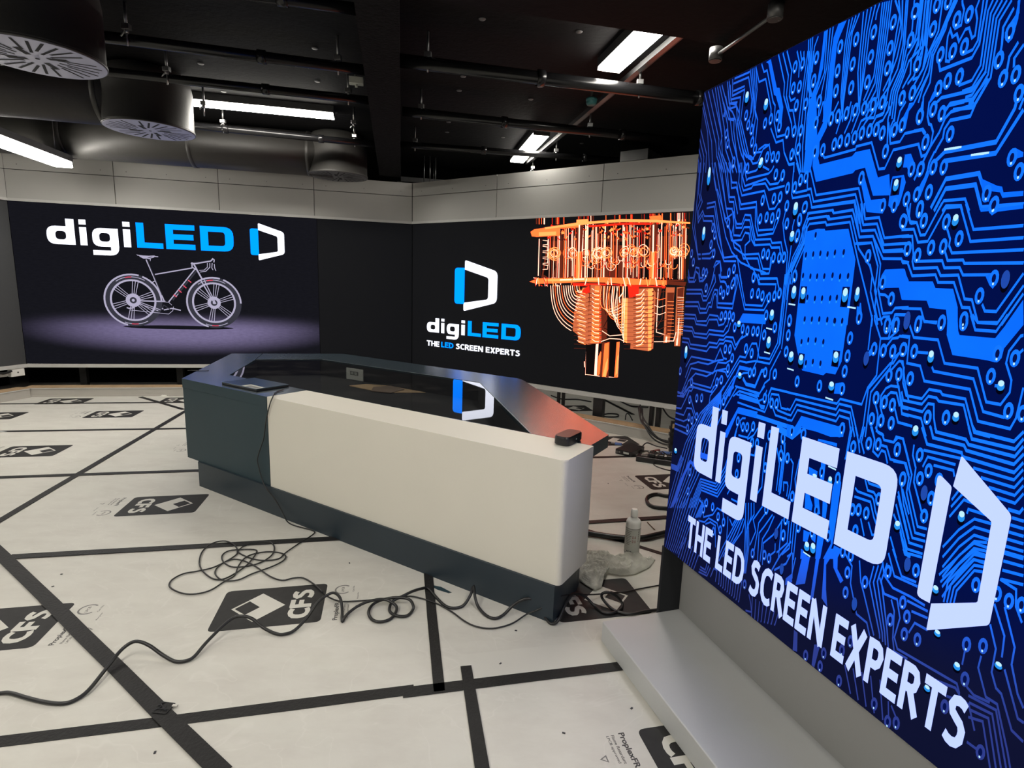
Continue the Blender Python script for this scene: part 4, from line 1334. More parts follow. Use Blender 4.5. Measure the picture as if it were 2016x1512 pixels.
l 3 1:3287,1379 3283,1356 3269,1340 3248,1334 3226,1340 3209,1356 3201,1379 3205,1402 3219,1418 3240,1424 3262,1418 3279,1401 3287,1378
l 3 4:2518,1379 2513,1356 2497,1340 2474,1334 2450,1340 2432,1357 2424,1380 2429,1403 2445,1419 2468,1425 2492,1419 2510,1402 2518,1379
l 3 0:2573,1379 2568,1355 2552,1338 2528,1332 2504,1338 2485,1356 2476,1380 2481,1403 2498,1421 2522,1427 2547,1420 2565,1403 2573,1379
l 3 0:2242,1405 2239,1391 2229,1380 2213,1376 2198,1380 2185,1391 2180,1406 2184,1421 2195,1431 2210,1435 2226,1431 2238,1420 2243,1405
l 3 1:3338,1373 3336,1358 3327,1347 3313,1344 3299,1348 3288,1358 3283,1373 3285,1388 3294,1399 3308,1403 3322,1399 3333,1388 3338,1373
l 3 4:2623,1372 2619,1350 2604,1334 2582,1329 2560,1334 2542,1350 2535,1372 2539,1394 2555,1410 2576,1416 2599,1409 2616,1393 2623,1372
l 3 0:2394,1373 2390,1352 2375,1337 2353,1331 2331,1337 2314,1352 2306,1374 2311,1395 2326,1410 2348,1416 2370,1410 2387,1394 2394,1373
l 3 4:2080,1380 2075,1361 2062,1348 2042,1343 2021,1348 2005,1362 1999,1381 2003,1400 2018,1413 2038,1418 2058,1413 2073,1399 2080,1380
l 3 4:2070,1359 2064,1332 2043,1311 2014,1304 1984,1311 1961,1332 1951,1360 1958,1387 1979,1408 2008,1415 2038,1407 2061,1387 2070,1359
l 3 4:2005,1396 2001,1379 1989,1367 1971,1363 1953,1367 1939,1379 1934,1396 1937,1413 1950,1424 1968,1429 1986,1424 1999,1412 2005,1395
l 3 4:1985,1358 1981,1343 1970,1332 1954,1328 1938,1332 1925,1343 1920,1358 1924,1373 1935,1384 1951,1388 1967,1383 1980,1373 1985,1358
l 3 0:2044,1376 2040,1357 2026,1344 2006,1339 1985,1344 1969,1358 1963,1376 1967,1395 1982,1409 2002,1414 2022,1409 2038,1395 2044,1376
l 3 1:2526,1370 2523,1354 2512,1343 2496,1338 2479,1343 2467,1354 2461,1370 2465,1386 2476,1397 2492,1401 2508,1397 2520,1385 2526,1370
l 3 4:2875,1407 2872,1391 2862,1380 2846,1375 2830,1380 2818,1392 2812,1408 2815,1424 2826,1435 2841,1440 2858,1435 2870,1423 2875,1407
l 3 1:2589,1381 2585,1365 2574,1354 2559,1350 2542,1354 2529,1366 2524,1382 2527,1397 2538,1409 2554,1413 2571,1409 2583,1397 2589,1381
l 3 4:2644,1382 2639,1356 2621,1337 2595,1330 2568,1337 2547,1356 2538,1382 2544,1409 2562,1427 2588,1434 2615,1427 2635,1408 2644,1381
l 3 4:3287,1388 3283,1367 3270,1351 3250,1345 3228,1351 3212,1367 3205,1389 3208,1411 3222,1426 3242,1432 3263,1426 3279,1410 3287,1388
l 3 4:3272,1394 3270,1381 3262,1372 3250,1368 3238,1372 3228,1381 3224,1394 3226,1407 3234,1416 3246,1419 3258,1416 3268,1406 3272,1393
l 3 1:2889,1396 2885,1377 2873,1363 2855,1358 2836,1363 2821,1377 2815,1396 2819,1415 2831,1428 2849,1433 2868,1428 2883,1414 2889,1395
l 3 4:2992,1382 2989,1364 2977,1351 2960,1346 2942,1351 2928,1364 2922,1382 2925,1401 2937,1414 2954,1418 2972,1413 2986,1400 2992,1382
l 3 4:2946,1380 2942,1359 2928,1344 2907,1338 2886,1344 2870,1360 2862,1381 2866,1402 2881,1418 2901,1423 2922,1417 2938,1401 2946,1380
l 3 1:2222,1377 2216,1350 2196,1329 2167,1322 2138,1329 2115,1350 2106,1377 2112,1405 2132,1425 2161,1432 2190,1424 2213,1404 2222,1377
l 3 0:3280,1401 3278,1388 3269,1378 3257,1374 3244,1378 3233,1388 3229,1402 3231,1415 3240,1425 3252,1429 3265,1425 3276,1415 3280,1401
l 3 1:2906,1398 2904,1384 2894,1373 2880,1369 2865,1373 2854,1384 2849,1399 2852,1413 2861,1424 2876,1428 2890,1424 2901,1413 2906,1398
l 3 0:2264,1377 2258,1352 2240,1334 2214,1327 2188,1334 2167,1353 2159,1378 2164,1403 2183,1421 2209,1427 2235,1420 2255,1402 2264,1377
l 3 1:2809,1379 2805,1357 2790,1341 2768,1335 2746,1341 2728,1357 2721,1380 2725,1402 2740,1418 2762,1424 2784,1418 2801,1401 2809,1379
l 3 0:2551,1383 2546,1357 2528,1338 2502,1332 2475,1339 2454,1358 2445,1384 2451,1410 2469,1428 2495,1435 2522,1428 2542,1409 2551,1383
l 3 4:2621,1381 2617,1358 2601,1341 2579,1335 2555,1341 2537,1358 2529,1381 2534,1404 2550,1420 2572,1426 2596,1420 2614,1403 2621,1380
l 3 0:2549,1371 2544,1346 2527,1328 2502,1321 2476,1328 2456,1347 2447,1372 2453,1397 2470,1415 2496,1421 2521,1414 2541,1396 2549,1371
l 3 1:2621,1367 2617,1347 2603,1332 2583,1327 2562,1332 2546,1347 2539,1367 2543,1388 2557,1402 2577,1408 2598,1402 2614,1387 2621,1367
l 3 1:2036,1381 2031,1359 2015,1343 1991,1337 1967,1343 1948,1359 1940,1382 1946,1404 1963,1420 1986,1426 2010,1420 2029,1403 2036,1381
l 3 0:2526,1366 2523,1352 2513,1342 2499,1339 2485,1342 2474,1353 2469,1366 2472,1380 2482,1390 2496,1394 2510,1390 2521,1380 2526,1366
l 3 0:3268,1395 3266,1379 3255,1367 3240,1363 3224,1367 3212,1379 3206,1396 3209,1413 3219,1424 3235,1429 3251,1424 3263,1412 3268,1395
l 3 1:2256,1363 2253,1347 2241,1335 2224,1330 2206,1335 2193,1347 2187,1363 2191,1380 2203,1392 2220,1396 2237,1392 2251,1379 2256,1363
l 3 1:2804,1392 2801,1377 2790,1366 2775,1362 2760,1366 2748,1377 2742,1393 2745,1408 2756,1419 2771,1423 2786,1419 2798,1407 2804,1392
l 3 1:2290,1377 2285,1352 2267,1333 2241,1326 2214,1333 2193,1352 2184,1377 2190,1403 2208,1421 2235,1427 2262,1420 2282,1402 2290,1377
l 3 0:2901,1379 2898,1361 2886,1348 2868,1343 2850,1348 2836,1362 2830,1380 2834,1398 2846,1411 2863,1415 2881,1410 2895,1397 2901,1379
l 3 1:2875,1400 2872,1384 2861,1373 2846,1368 2830,1373 2817,1385 2812,1401 2815,1417 2826,1429 2841,1433 2857,1428 2870,1416 2875,1400
l 3 4:2069,1378 2063,1350 2042,1330 2013,1322 1982,1330 1959,1350 1949,1378 1956,1406 1977,1427 2007,1434 2037,1426 2060,1405 2069,1378
l 3 1:2880,1411 2876,1389 2861,1373 2839,1367 2817,1373 2799,1390 2792,1412 2796,1434 2811,1451 2833,1456 2855,1450 2872,1433 2880,1411
l 3 4:3110,1413 3108,1397 3097,1385 3082,1380 3066,1385 3053,1397 3047,1414 3050,1430 3061,1442 3076,1446 3093,1441 3105,1429 3110,1413
l 3 4:2043,1360 2037,1336 2019,1318 1993,1311 1967,1318 1947,1336 1938,1360 1944,1384 1963,1402 1988,1408 2015,1402 2034,1384 2043,1360
l 3 4:2879,1262 2877,1251 2871,1243 2862,1240 2852,1243 2844,1251 2841,1261 2843,1272
l 3 2:2919,1319 2915,1295 2901,1278 2880,1272 2858,1278 2841,1295 2833,1319 2837,1343
l 3 0:2690,1267 2685,1240 2668,1220 2643,1212 2617,1219 2597,1239 2588,1267 2593,1295
l 3 1:2824,1265 2822,1253 2815,1244 2804,1241 2793,1244 2784,1253 2780,1265 2782,1277
l 3 1:2918,1319 2915,1303 2905,1291 2891,1287 2876,1291 2865,1303 2859,1319 2862,1336
l 3 1:2892,1269 2890,1256 2883,1248 2872,1244 2861,1247 2853,1256 2849,1268 2851,1280
l 3 2:2834,1329 2830,1306 2816,1289 2796,1283 2775,1289 2759,1306 2751,1329 2755,1351
l 3 1:3185,1271 3184,1262 3178,1254 3170,1252 3161,1254 3154,1261 3151,1271 3153,1281
l 3 1:2450,1287 2446,1263 2431,1246 2408,1239 2385,1245 2367,1263 2359,1287 2364,1311
l 3 0:2729,1312 2725,1288 2710,1270 2688,1264 2665,1270 2647,1288 2640,1312 2644,1337
l 3 0:2761,1332 2759,1317 2750,1307 2737,1303 2724,1307 2713,1317 2709,1332 2711,1346
l 3 2:2594,1334 2590,1313 2577,1298 2558,1293 2539,1298 2524,1313 2517,1334 2521,1355
l 3 1:2559,1277 2554,1249 2536,1228 2510,1220 2483,1228 2463,1248 2454,1276 2459,1305
l 3 1:2433,1336 2427,1308 2410,1288 2384,1280 2357,1287 2336,1308 2328,1336 2333,1363
l 3 4:2514,1335 2508,1307 2490,1285 2463,1278 2435,1285 2414,1306 2405,1336 2410,1365
l 3 1:3090,1307 3087,1283 3072,1265 3052,1258 3030,1265 3013,1282 3005,1306 3009,1331
l 3 1:2403,1303 2398,1278 2382,1259 2358,1252 2334,1259 2315,1277 2307,1303 2312,1328
l 3 0:3075,1298 3072,1278 3060,1264 3043,1258 3025,1263 3011,1278 3005,1298 3008,1317
l 3 4:3234,1273 3231,1255 3221,1241 3205,1236 3189,1241 3176,1254 3170,1273 3173,1291
l 3 4:3287,1275 3284,1255 3273,1240 3256,1234 3238,1239 3224,1254 3217,1274 3220,1295
l 3 4:2660,1268 2658,1253 2649,1242 2636,1238 2622,1242 2611,1253 2607,1267 2610,1282
l 3 2:2854,1323 2851,1305 2840,1291 2824,1286 2807,1291 2794,1304 2788,1323 2791,1341
l 3 2:2624,1275 2621,1259 2611,1247 2596,1242 2580,1246 2568,1258 2563,1275 2566,1292
l 3 4:3050,1315 3047,1295 3035,1280 3017,1274 2999,1280 2984,1295 2978,1315 2981,1335
l 3 4:2545,1339 2540,1312 2523,1292 2499,1285 2473,1292 2453,1312 2444,1339 2449,1366
l 3 4:2890,1300 2888,1290 2883,1283 2874,1281 2866,1283 2859,1290 2856,1300 2858,1309
l 3 1:2884,1324 2883,1313 2876,1305 2867,1302 2857,1305 2849,1313 2845,1324 2847,1334
l 3 1:2671,1324 2668,1308 2658,1295 2643,1291 2627,1295 2615,1308 2609,1324 2612,1341
l 3 0:3223,1299 3221,1285 3213,1274 3201,1270 3188,1274 3178,1284 3173,1299 3175,1314
l 3 0:2468,1261 2465,1244 2454,1231 2438,1226 2421,1231 2408,1243 2403,1261 2406,1278
l 3 0:2993,1277 2991,1263 2983,1253 2970,1249 2958,1253 2947,1263 2943,1277 2945,1291
l 3 4:3058,1288 3054,1265 3041,1248 3021,1242 3000,1248 2984,1265 2977,1287 2981,1310
l 3 2:2579,1270 2576,1256 2567,1245 2554,1241 2540,1245 2530,1256 2525,1270 2528,1285
l 3 1:2993,1292 2989,1266 2974,1248 2951,1241 2928,1247 2910,1266 2902,1292 2906,1317
l 3 2:3062,1263 3059,1245 3048,1231 3032,1226 3015,1230 3001,1244 2995,1263 2998,1282
l 3 1:3035,1304 3034,1292 3026,1283 3016,1279 3005,1283 2996,1291 2992,1304 2994,1316
l 3 1:3166,1279 3164,1266 3156,1256 3145,1252 3133,1256 3124,1265 3120,1279 3122,1292
l 3 2:3139,1275 3136,1255 3125,1241 3109,1236 3092,1241 3078,1255 3072,1274 3075,1293
l 3 1:2710,1312 2706,1285 2689,1265 2665,1258 2640,1265 2620,1285 2611,1312 2616,1338
l 3 1:2698,1330 2694,1306 2679,1289 2658,1282 2635,1289 2618,1306 2611,1330 2615,1354
l 6 0:1817,1524 1823,1147
l 3 3:1838,1523 1852,1147
l 3 0:1859,1510 1921,1502 1918,1465 1862,1461
l 3 0:1862,1449 1924,1440 1922,1403 1865,1400
l 3 0:1866,1387 1927,1379 1925,1341 1868,1338
l 3 0:1869,1325 1931,1317 1928,1280 1871,1275
l 3 0:1872,1262 1934,1255 1932,1217 1875,1213
f 3:2241,1651 2321,1655 2317,1392 2260,1392
l 9 0:2275,1650 2297,1130
f 1:2262,1392 2328,1394 2327,1118 2265,1117
l 7 4:2289,1386 2293,1130
l 6 2:2317,1386 2316,1131
f 3:3004,1628 3073,1631 3075,1388 3026,1388
l 9 0:3034,1627 3065,1146
f 1:3029,1388 3084,1390 3090,1135 3037,1134
l 7 4:3051,1382 3061,1146
l 6 2:3075,1382 3080,1147
f 1:1706,1597 1752,1622 2011,1646 2271,1669 2273,1626 2057,1620 2061,1551 1788,1544 1724,1551
f 4:1875,1637 2270,1675 2727,1689 3052,1671 3367,1638 3368,1625 3029,1649 2729,1662 2438,1657 2056,1632 1884,1618
f 2:2357,1642 2730,1654 3018,1644 3019,1627 2732,1634 2386,1623
f 4:1809,1591 2014,1593 2016,1558 1810,1552
f 1:2989,1702 3096,1708 3111,1669 3003,1671
f 4:2240,1700 2366,1702 2375,1671 2242,1670
f 1:1715,1085 1825,1120 2304,1137 2582,1148 2820,1143 2998,1135 3198,1132 3202,1092 2876,1083 2613,1098 2335,1096 2043,1076 1812,1065
f 4:1888,1115 2304,1133 2528,1135 2530,1115 2263,1102 1904,1093
f 0:2086,1118 2362,1132 2362,1119 2086,1105
f 3:3199,1128 3380,1121 3372,1085 3201,1096
f 2:2235,1085 2532,1088 2850,1082 3197,1080 3187,1059 2827,1058 2506,1060 2237,1053
l 6 0:2620,1076 2624,1137
l 6 1:2220,1065 2229,1129
l 6 4:2967,1152 2976,1144
l 6 4:3039,1087 3043,1146
l 6 1:2198,1137 2205,1128
l 6 2:2119,1135 2128,1127
l 6 2:2617,1076 2618,1137
l 6 0:2095,1062 2097,1126
l 6 1:2038,1060 2045,1125
l 6 2:3088,1089 3103,1077
l 6 2:3121,1155 3135,1148
l 6 0:2024,1134 2044,1047
l 6 1:2650,1077 2657,1138
l 6 4:2590,1145 2609,1063
l 6 0:2243,1138 2258,1129
l 6 2:3037,1154 3050,1146
l 6 2:1855,1055 1879,1043
l 6 1:1791,1129 1806,1120
l 6 0:2057,1061 2071,1048
l 6 0:2945,1085 2953,1144
l 6 4:2755,1080 2761,1068
l 6 2:3112,1089 3123,1078
l 6 4:3166,1091 3170,1148
l 6 0:2373,1069 2389,1132
l 6 4:2440,1142 2452,1133
l 6 0:2514,1143 2527,1061
l 6 0:2798,1081 2815,1069
l 6 1:2617,1145 2637,1064
l 6 0:2829,1150 2854,1070
l 6 4:1822,1129 1842,1042
l 6 0:2648,1146 2662,1065
l 6 4:1990,1133 2015,1047
l 6 0:1766,1128 1791,1120
l 6 0:1925,1057 1943,1044
l 6 4:2799,1149 2812,1069
l 6 1:2743,1148 2761,1068
l 6 1:3164,1156 3184,1080
l 6 4:3002,1153 3026,1075
l 6 2:1931,1132 1942,1044
l 6 0:2776,1149 2801,1069
l 6 0:1893,1131 1915,1044
l 6 1:3163,1091 3182,1080
l 6 0:3093,1155 3113,1078
l 6 2:1890,1131 1920,1044
l 6 1:2844,1082 2862,1071
l 6 2:1782,1129 1796,1040
l 6 1:2248,1138 2270,1130
l 6 2:3152,1090 3170,1079
l 6 0:1925,1057 1944,1044
l 6 0:1800,1054 1812,1120
f 3:2284,1003 2422,1071 3162,1068 3104,593 2458,515 2265,604
f 5:2635,781 2845,817 2865,549 2653,532
f 5:2601,1075 2826,1070 2834,962 2705,932
f 6:2367,1044 2424,1033 2447,476 2329,511 2341,557 2265,604 2268,785 2315,967
f 6:2436,1071 2546,1074 2593,501 2433,474
f 1:2485,1060 2533,1061 2571,512 2474,497
f 4:2782,954 2834,959 2860,530 2826,540
f 6:2834,959 2930,960 2957,533 2860,530
f 6:2936,1049 3072,1059 3106,1019 3124,499 3076,473 2897,478 2897,892
f 4:3029,1050 3078,1056 3106,485 3076,473
f 2:2826,1070 2940,1079 2942,972 2847,962
f 2:2341,1005 2422,1071 2434,996 2358,968
f 6:3198,1069 3280,1071 3276,572 3217,561
f 3:3214,1023 3278,1025 3276,643 3235,640
f 6:3298,1072 3367,1079 3374,545 3321,541
f 3:3305,1061 3361,1074 3369,731 3328,728
l 2 3:3216,1023 3275,1023
l 2 0:3306,1049 3364,1049
l 2 4:3217,1007 3277,1007
l 2 4:3307,1033 3365,1033
l 2 3:3219,991 3278,991
l 2 0:3308,1017 3366,1017
l 2 4:3220,975 3279,975
l 2 4:3310,1001 3368,1001
l 2 3:3222,959 3281,959
l 2 0:3311,985 3369,985
l 2 4:3223,943 3282,943
l 2 4:3313,970 3371,970
l 2 3:3224,927 3284,927
l 2 0:3314,954 3372,954
l 2 4:3226,910 3285,911
l 2 4:3315,938 3373,938
l 2 3:3227,894 3286,895
l 2 0:3317,922 3375,922
l 2 4:3228,878 3288,879
l 2 4:3318,906 3376,906
l 2 3:3230,862 3289,863
l 2 0:3320,890 3378,890
l 2 4:3231,846 3291,847
l 2 4:3321,874 3379,874
l 2 3:3233,829 3292,830
l 2 0:3323,858 3381,858
l 2 4:3234,813 3293,814
l 2 4:3324,841 3382,842
l 2 3:3235,797 3295,798
l 2 0:3325,825 3383,826
l 2 4:3237,781 3296,782
l 2 4:3327,809 3385,810
l 2 3:3238,764 3298,766
l 2 0:3328,793 3386,794
l 2 4:3240,748 3299,750
l 2 4:3330,777 3388,778
l 2 3:3241,732 3300,733
l 2 0:3331,761 3389,762
l 2 4:3242,715 3302,717
l 2 4:3332,745 3391,746
l 2 3:3244,699 3303,701
l 2 0:3334,729 3392,730
l 2 4:3245,683 3305,685
l 2 4:3335,713 3393,714
l 2 3:3247,666 3306,669
l 2 0:3337,696 3395,698
l 2 4:3248,650 3308,652
l 2 4:3338,680 3396,682
l 2 3:3249,634 3309,636
l 2 0:3340,664 3398,666
l 2 4:3251,617 3310,620
l 2 4:3341,648 3399,650
l 9 0:3242,622 3241,569
l 9 0:3344,613 3344,549
l 5 0:3342,799 3348,567
l 4 0:2452,1037 2488,1015 2530,1012
l 5 2:2557,1025 2538,1000
l 4 0:2915,989 2965,1003 2993,1045
l 3 4:2922,980 2990,1004
l 2 3:2259,939 2431,938
l 2 3:2795,954 2924,956
l 4 4:2269,1003 2385,982
l 3 0:2292,1016 2347,993
l 4 3:2410,989 2559,990
l 4 3:2891,970 3072,981
l 7 3:3086,1030 3069,1023
l 5 4:3015,1040 3041,1024
l 4 5:2638,1028 2679,956
l 4 1:2481,1023 2488,1005
l 4 0:2455,995 2491,974 2533,971
l 5 2:2559,984 2540,959
l 4 0:2918,950 2968,964 2996,1006
l 3 4:2925,940 2993,965
l 2 3:2261,897 2433,897
l 2 3:2798,914 2927,917
l 4 4:2275,961 2388,940
l 3 0:2309,975 2385,953
l 4 3:2413,948 2562,950
l 4 3:2894,931 3075,942
l 7 3:3090,992 3072,984
l 5 4:2993,1000 3003,984
l 4 5:2644,987 2611,912
l 4 1:2484,982 2490,964
l 4 0:2458,954 2494,933 2536,930
l 5 2:2562,944 2543,918
l 4 0:2921,910 2971,925 2999,967
l 3 4:2928,901 2996,926
l 2 3:2264,855 2436,855
l 2 3:2801,875 2930,877
l 4 4:2280,919 2391,899
l 3 0:2291,933 2352,910
l 4 3:2416,906 2565,909
l 4 3:2897,891 3078,903
l 7 3:3093,953 3075,946
l 5 4:3020,962 3011,945
l 4 5:2742,951 2635,873
l 4 1:2486,940 2493,923
l 4 0:2460,913 2497,892 2538,889
l 5 2:2565,903 2546,877
l 4 0:2924,871 2974,885 3002,928
l 3 4:2931,862 2999,887
l 2 3:2267,812 2439,814
l 2 3:2804,835 2933,838
l 4 4:2286,877 2393,857
l 3 0:2301,891 2380,869
l 4 3:2418,865 2567,868
l 4 3:2900,852 3082,865
l 7 3:3096,915 3078,907
l 5 4:2994,922 3006,906
l 4 5:2760,911 2760,838
l 4 1:2489,899 2496,882
l 4 0:2463,872 2499,851 2541,848
l 5 2:2568,862 2549,836
l 4 0:2927,831 2977,846 3005,889
l 3 4:2935,822 3002,847
l 2 3:2269,770 2441,772
l 2 3:2807,794 2936,798
l 4 4:2291,835 2396,815
l 3 0:2313,849 2407,829
l 4 3:2421,823 2570,827
l 4 3:2903,812 3085,826
l 7 3:3099,876 3081,868
l 5 4:3045,885 3003,867
l 4 5:2598,863 2618,790
l 4 1:2492,858 2499,841
l 4 0:2466,830 2502,810 2544,807
l 5 2:2571,821 2552,795
l 4 0:2930,792 2980,807 3008,850
l 3 4:2938,783 3005,808
l 2 3:2272,727 2444,730
l 2 3:2810,754 2939,759
l 4 4:2297,793 2399,773
l 3 0:2309,807 2369,785
l 4 3:2424,781 2573,786
l 4 3:2906,772 3088,787
l 7 3:3102,837 3084,829
l 5 4:2979,843 3057,830
l 4 5:2727,829 2723,755
l 4 1:2495,817 2501,800
l 4 0:2469,789 2505,768 2547,766
l 5 2:2573,780 2555,754
l 4 0:2934,752 2983,767 3011,811
l 3 4:2941,743 3008,769
l 2 3:2274,685 2447,689
l 2 3:2813,714 2943,719
l 4 4:2302,751 2402,732
l 3 0:2325,765 2387,743
l 4 3:2427,739 2576,745
l 4 3:2909,733 3091,748
l 7 3:3105,799 3088,790
l 5 4:3039,807 3003,788
l 4 5:2686,786 2678,711
l 4 1:2497,775 2504,758
l 4 0:2471,747 2508,727 2550,724
l 5 2:2576,739 2557,712
l 4 0:2937,713 2986,728 3014,772
l 3 4:2944,703 3012,730
l 2 3:2277,642 2450,647
l 2 3:2816,674 2946,679
l 4 4:2308,709 2404,690
l 3 0:2303,722 2415,703
l 4 3:2429,698 2579,704
l 4 3:2913,693 3094,709
l 7 3:3109,760 3091,751
l 5 4:2990,764 3048,751
l 4 5:2641,743 2604,665
l 4 1:2500,734 2507,717
l 4 0:2474,706 2511,685 2552,683
l 5 2:2579,697 2560,671
l 4 0:2940,673 2990,688 3018,732
l 3 4:2947,664 3015,690
l 2 3:2280,600 2453,605
l 2 3:2819,633 2949,639
l 4 4:2313,667 2407,648
l 3 0:2329,681 2408,660
l 4 3:2432,656 2582,662
l 4 3:2916,653 3098,670
l 7 3:3112,721 3094,712
l 5 4:3037,728 3052,712
l 4 5:2744,708 2651,627
l 4 1:2503,692 2510,675
l 4 0:2477,664 2513,644 2555,641
l 5 2:2582,656 2563,629
l 4 0:2943,633 2993,649 3021,693
l 3 4:2950,624 3018,651
l 2 3:2282,557 2455,563
l 2 3:2823,593 2952,599
l 4 4:2319,625 2410,605
l 3 0:2332,638 2399,617
l 4 3:2435,614 2584,621
l 4 3:2919,613 3101,630
l 7 3:3115,682 3097,673
l 5 4:3023,687 3024,670
l 4 5:2607,658 2793,597
l 4 1:2506,651 2513,633
l 4 0:2480,622 2516,602 2558,600
l 5 2:2585,615 2566,588
l 4 0:2946,593 2996,609 3024,653
l 3 4:2953,584 3021,611
l 2 3:2285,514 2458,520
l 2 3:2826,552 2955,559
l 4 4:2325,582 2412,563
l 3 0:2321,595 2372,573
l 4 3:2438,571 2587,579
l 4 3:2922,573 3104,591
l 7 3:3118,643 3100,634
l 5 4:3052,650 3036,631
l 4 5:2744,626 2626,542
l 4 1:2509,609 2515,592
l 4 0:2482,580 2519,560 2561,558
l 5 2:2588,573 2569,546
l 4 0:2949,553 2999,569 3027,614
l 3 4:2956,544 3024,571
l 2 3:2288,471 2461,478
l 2 3:2829,512 2958,519
l 4 4:2330,540 2415,521
l 3 0:2328,553 2414,534
l 4 3:2440,529 2590,538
l 4 3:2925,532 3107,552
l 7 3:3122,603 3104,595
l 5 4:3039,609 3067,594
l 4 5:2637,577 2771,513
l 4 1:2511,567 2518,550
l 4 0:2485,538 2522,518 2564,517
l 5 2:2591,531 2572,504
l 4 0:2952,513 3002,529 3030,574
l 3 4:2959,504 3027,532
l 2 3:2290,428 2464,436
l 2 3:2832,471 2961,479
l 4 4:2336,497 2418,478
l 3 0:2322,509 2399,490
l 4 3:2443,487 2593,496
l 4 3:2928,492 3110,512
l 7 3:3125,564 3107,555
l 5 4:3008,566 3051,553
l 4 5:2782,547 2755,470
l 4 1:2514,525 2521,508
l 4.5 0:1980,1052 1990,967 2004,891 2025,824 2052,766 2088,715 2132,672 2186,634 2250,603
l 4.5 0:2006,1053 2015,972 2030,901 2049,839 2075,785 2109,739 2150,700 2199,666 2258,637
l 4 1:2032,1053 2041,977 2055,911 2073,853 2098,805 2129,763 2167,728 2213,698 2266,671
l 4.5 0:2058,1054 2066,982 2080,920 2097,868 2121,824 2150,787 2185,755 2226,729 2275,706
l 4.5 0:2083,1055 2092,987 2104,930 2121,882 2143,843 2170,810 2202,783 2239,760 2283,740
l 4 1:2109,1056 2117,992 2129,939 2145,896 2166,862 2190,834 2219,811 2253,791 2291,774
l 4.5 0:2134,1056 2142,997 2154,949 2169,911 2188,880 2210,857 2236,838 2266,822 2299,808
l 4.5 0:2159,1057 2167,1002 2178,958 2192,925 2210,899 2230,880 2253,865 2279,853 2307,841
l 4.5 0:2184,1058 2192,1007 2202,968 2216,939 2232,918 2250,903 2270,892 2292,884 2315,875
l 4.5 0:2209,1058 2216,1011 2226,977 2239,953 2254,936 2270,926 2287,919 2305,914 2323,908
l 4.5 0:2234,1059 2241,1016 2250,986 2262,966 2276,955 2290,949 2304,946 2318,945 2331,942
l 4 1:2259,1060 2265,1021 2274,995 2285,980 2297,973 2309,971 2321,973 2331,975 2339,975
l 4.5 0:2283,1060 2289,1026 2298,1005 2308,994 2319,991 2329,994 2337,999 2344,1005 2347,1008
l 4 4:2308,1061 2314,1031 2322,1014 2331,1007 2340,1009 2348,1016 2354,1026 2356,1035 2355,1041
l 3.5 4:2556,1062 2549,996 2548,937 2556,890 2575,857 2607,840 2654,842 2717,865 2799,912
l 3.5 0:2581,1063 2583,993 2587,932 2595,882 2610,846 2636,825 2674,823 2728,842 2801,883
l 3.5 4:2593,1063 2590,990 2591,926 2599,873 2615,833 2641,809 2680,803 2733,818 2803,854
l 3.5 0:2621,1064 2615,987 2614,920 2620,864 2635,821 2660,794 2695,784 2744,794 2805,825
l 3.5 4:2637,1064 2641,985 2646,915 2652,856 2664,809 2683,778 2711,765 2752,770 2807,796
l 3.5 1:2651,1065 2634,981 2629,907 2634,845 2649,796 2675,762 2710,744 2756,746 2809,766
l 3.5 1:2679,1065 2689,980 2695,904 2701,838 2709,786 2721,748 2741,726 2770,722 2812,737
l 3.5 0:2696,1066 2691,976 2690,897 2695,828 2705,773 2721,732 2745,706 2775,698 2814,708
l 3.5 0:2717,1066 2726,974 2732,892 2737,821 2742,762 2751,717 2765,688 2786,674 2816,679
l 3.5 0:2730,1067 2717,970 2712,884 2715,810 2725,748 2741,700 2763,667 2789,650 2818,649
l 3.5 1:2743,1067 2748,968 2751,880 2756,802 2761,737 2769,686 2781,648 2798,626 2820,620
l 3.5 4:2772,1068 2778,966 2782,874 2786,794 2789,726 2793,671 2800,630 2809,602 2823,590
l 3.5 0:2785,1068 2789,963 2792,868 2795,785 2798,714 2802,655 2808,610 2815,578 2825,561
l 3.5 0:2806,1069 2809,960 2811,863 2813,777 2816,702 2818,640 2821,591 2824,555 2827,531
l 6 0:2675,1065 2671,931 2687,809 2745,750
l 6 0:2787,1068 2785,1008 2749,958 2759,910
l 4 0:2585,520 2678,559 2785,561 2826,546
l 4 0:2591,628 2676,584 2821,608
l 3 3:3091,1042 3142,1021 3201,1034
l 3 1:3097,972 3148,953 3206,971
l 3 0:3103,902 3153,886 3212,907
l 3 0:3109,832 3159,818 3217,844
l 3 3:3115,761 3165,750 3223,780
l 3 3:3121,690 3170,682 3228,716
l 3 3:3126,619 3176,614 3234,651
l 4 0:3127,1055 3137,786 3142,656 3223,639
l 3 3:3176,1045 3186,789 3139,692
l 4 0:3125,565 3228,574
l 4 0:3228,580 3311,587 3327,670
f 5:2425,474 2780,542 2786,184 2438,175
f 0:2534,490 2561,498 2564,170 2535,173
f 1:2570,371 2591,425 2653,329 2593,193 2569,177
f 3:2599,514 2683,528 2694,173 2595,170
f 1:2627,504 2674,521 2683,255 2664,176 2623,171 2625,377
f 4:2654,316 2675,369 2664,176 2629,178
f 1:2754,528 2783,536 2789,185 2753,180 2755,339
f 4:2771,391 2782,418 2783,228 2765,201
l 3 0:2428,474 2438,168
l 4 0:2438,175 2566,174 2678,175 2786,188
l 5 0:2418,304 2424,246
l 3 0:2781,530 2788,191'''
SW, SH = 2.6, 1.67
scr = screen_obj('led_screen', FS, -1.752, .370, 'tall bright blue LED screen showing a circuit board and white lettering, nearest on the right')
mb = MB(); mb.box(0, SW, 0, .12, 0, SH, 'led_side'); mb.build('cabinet', scr)
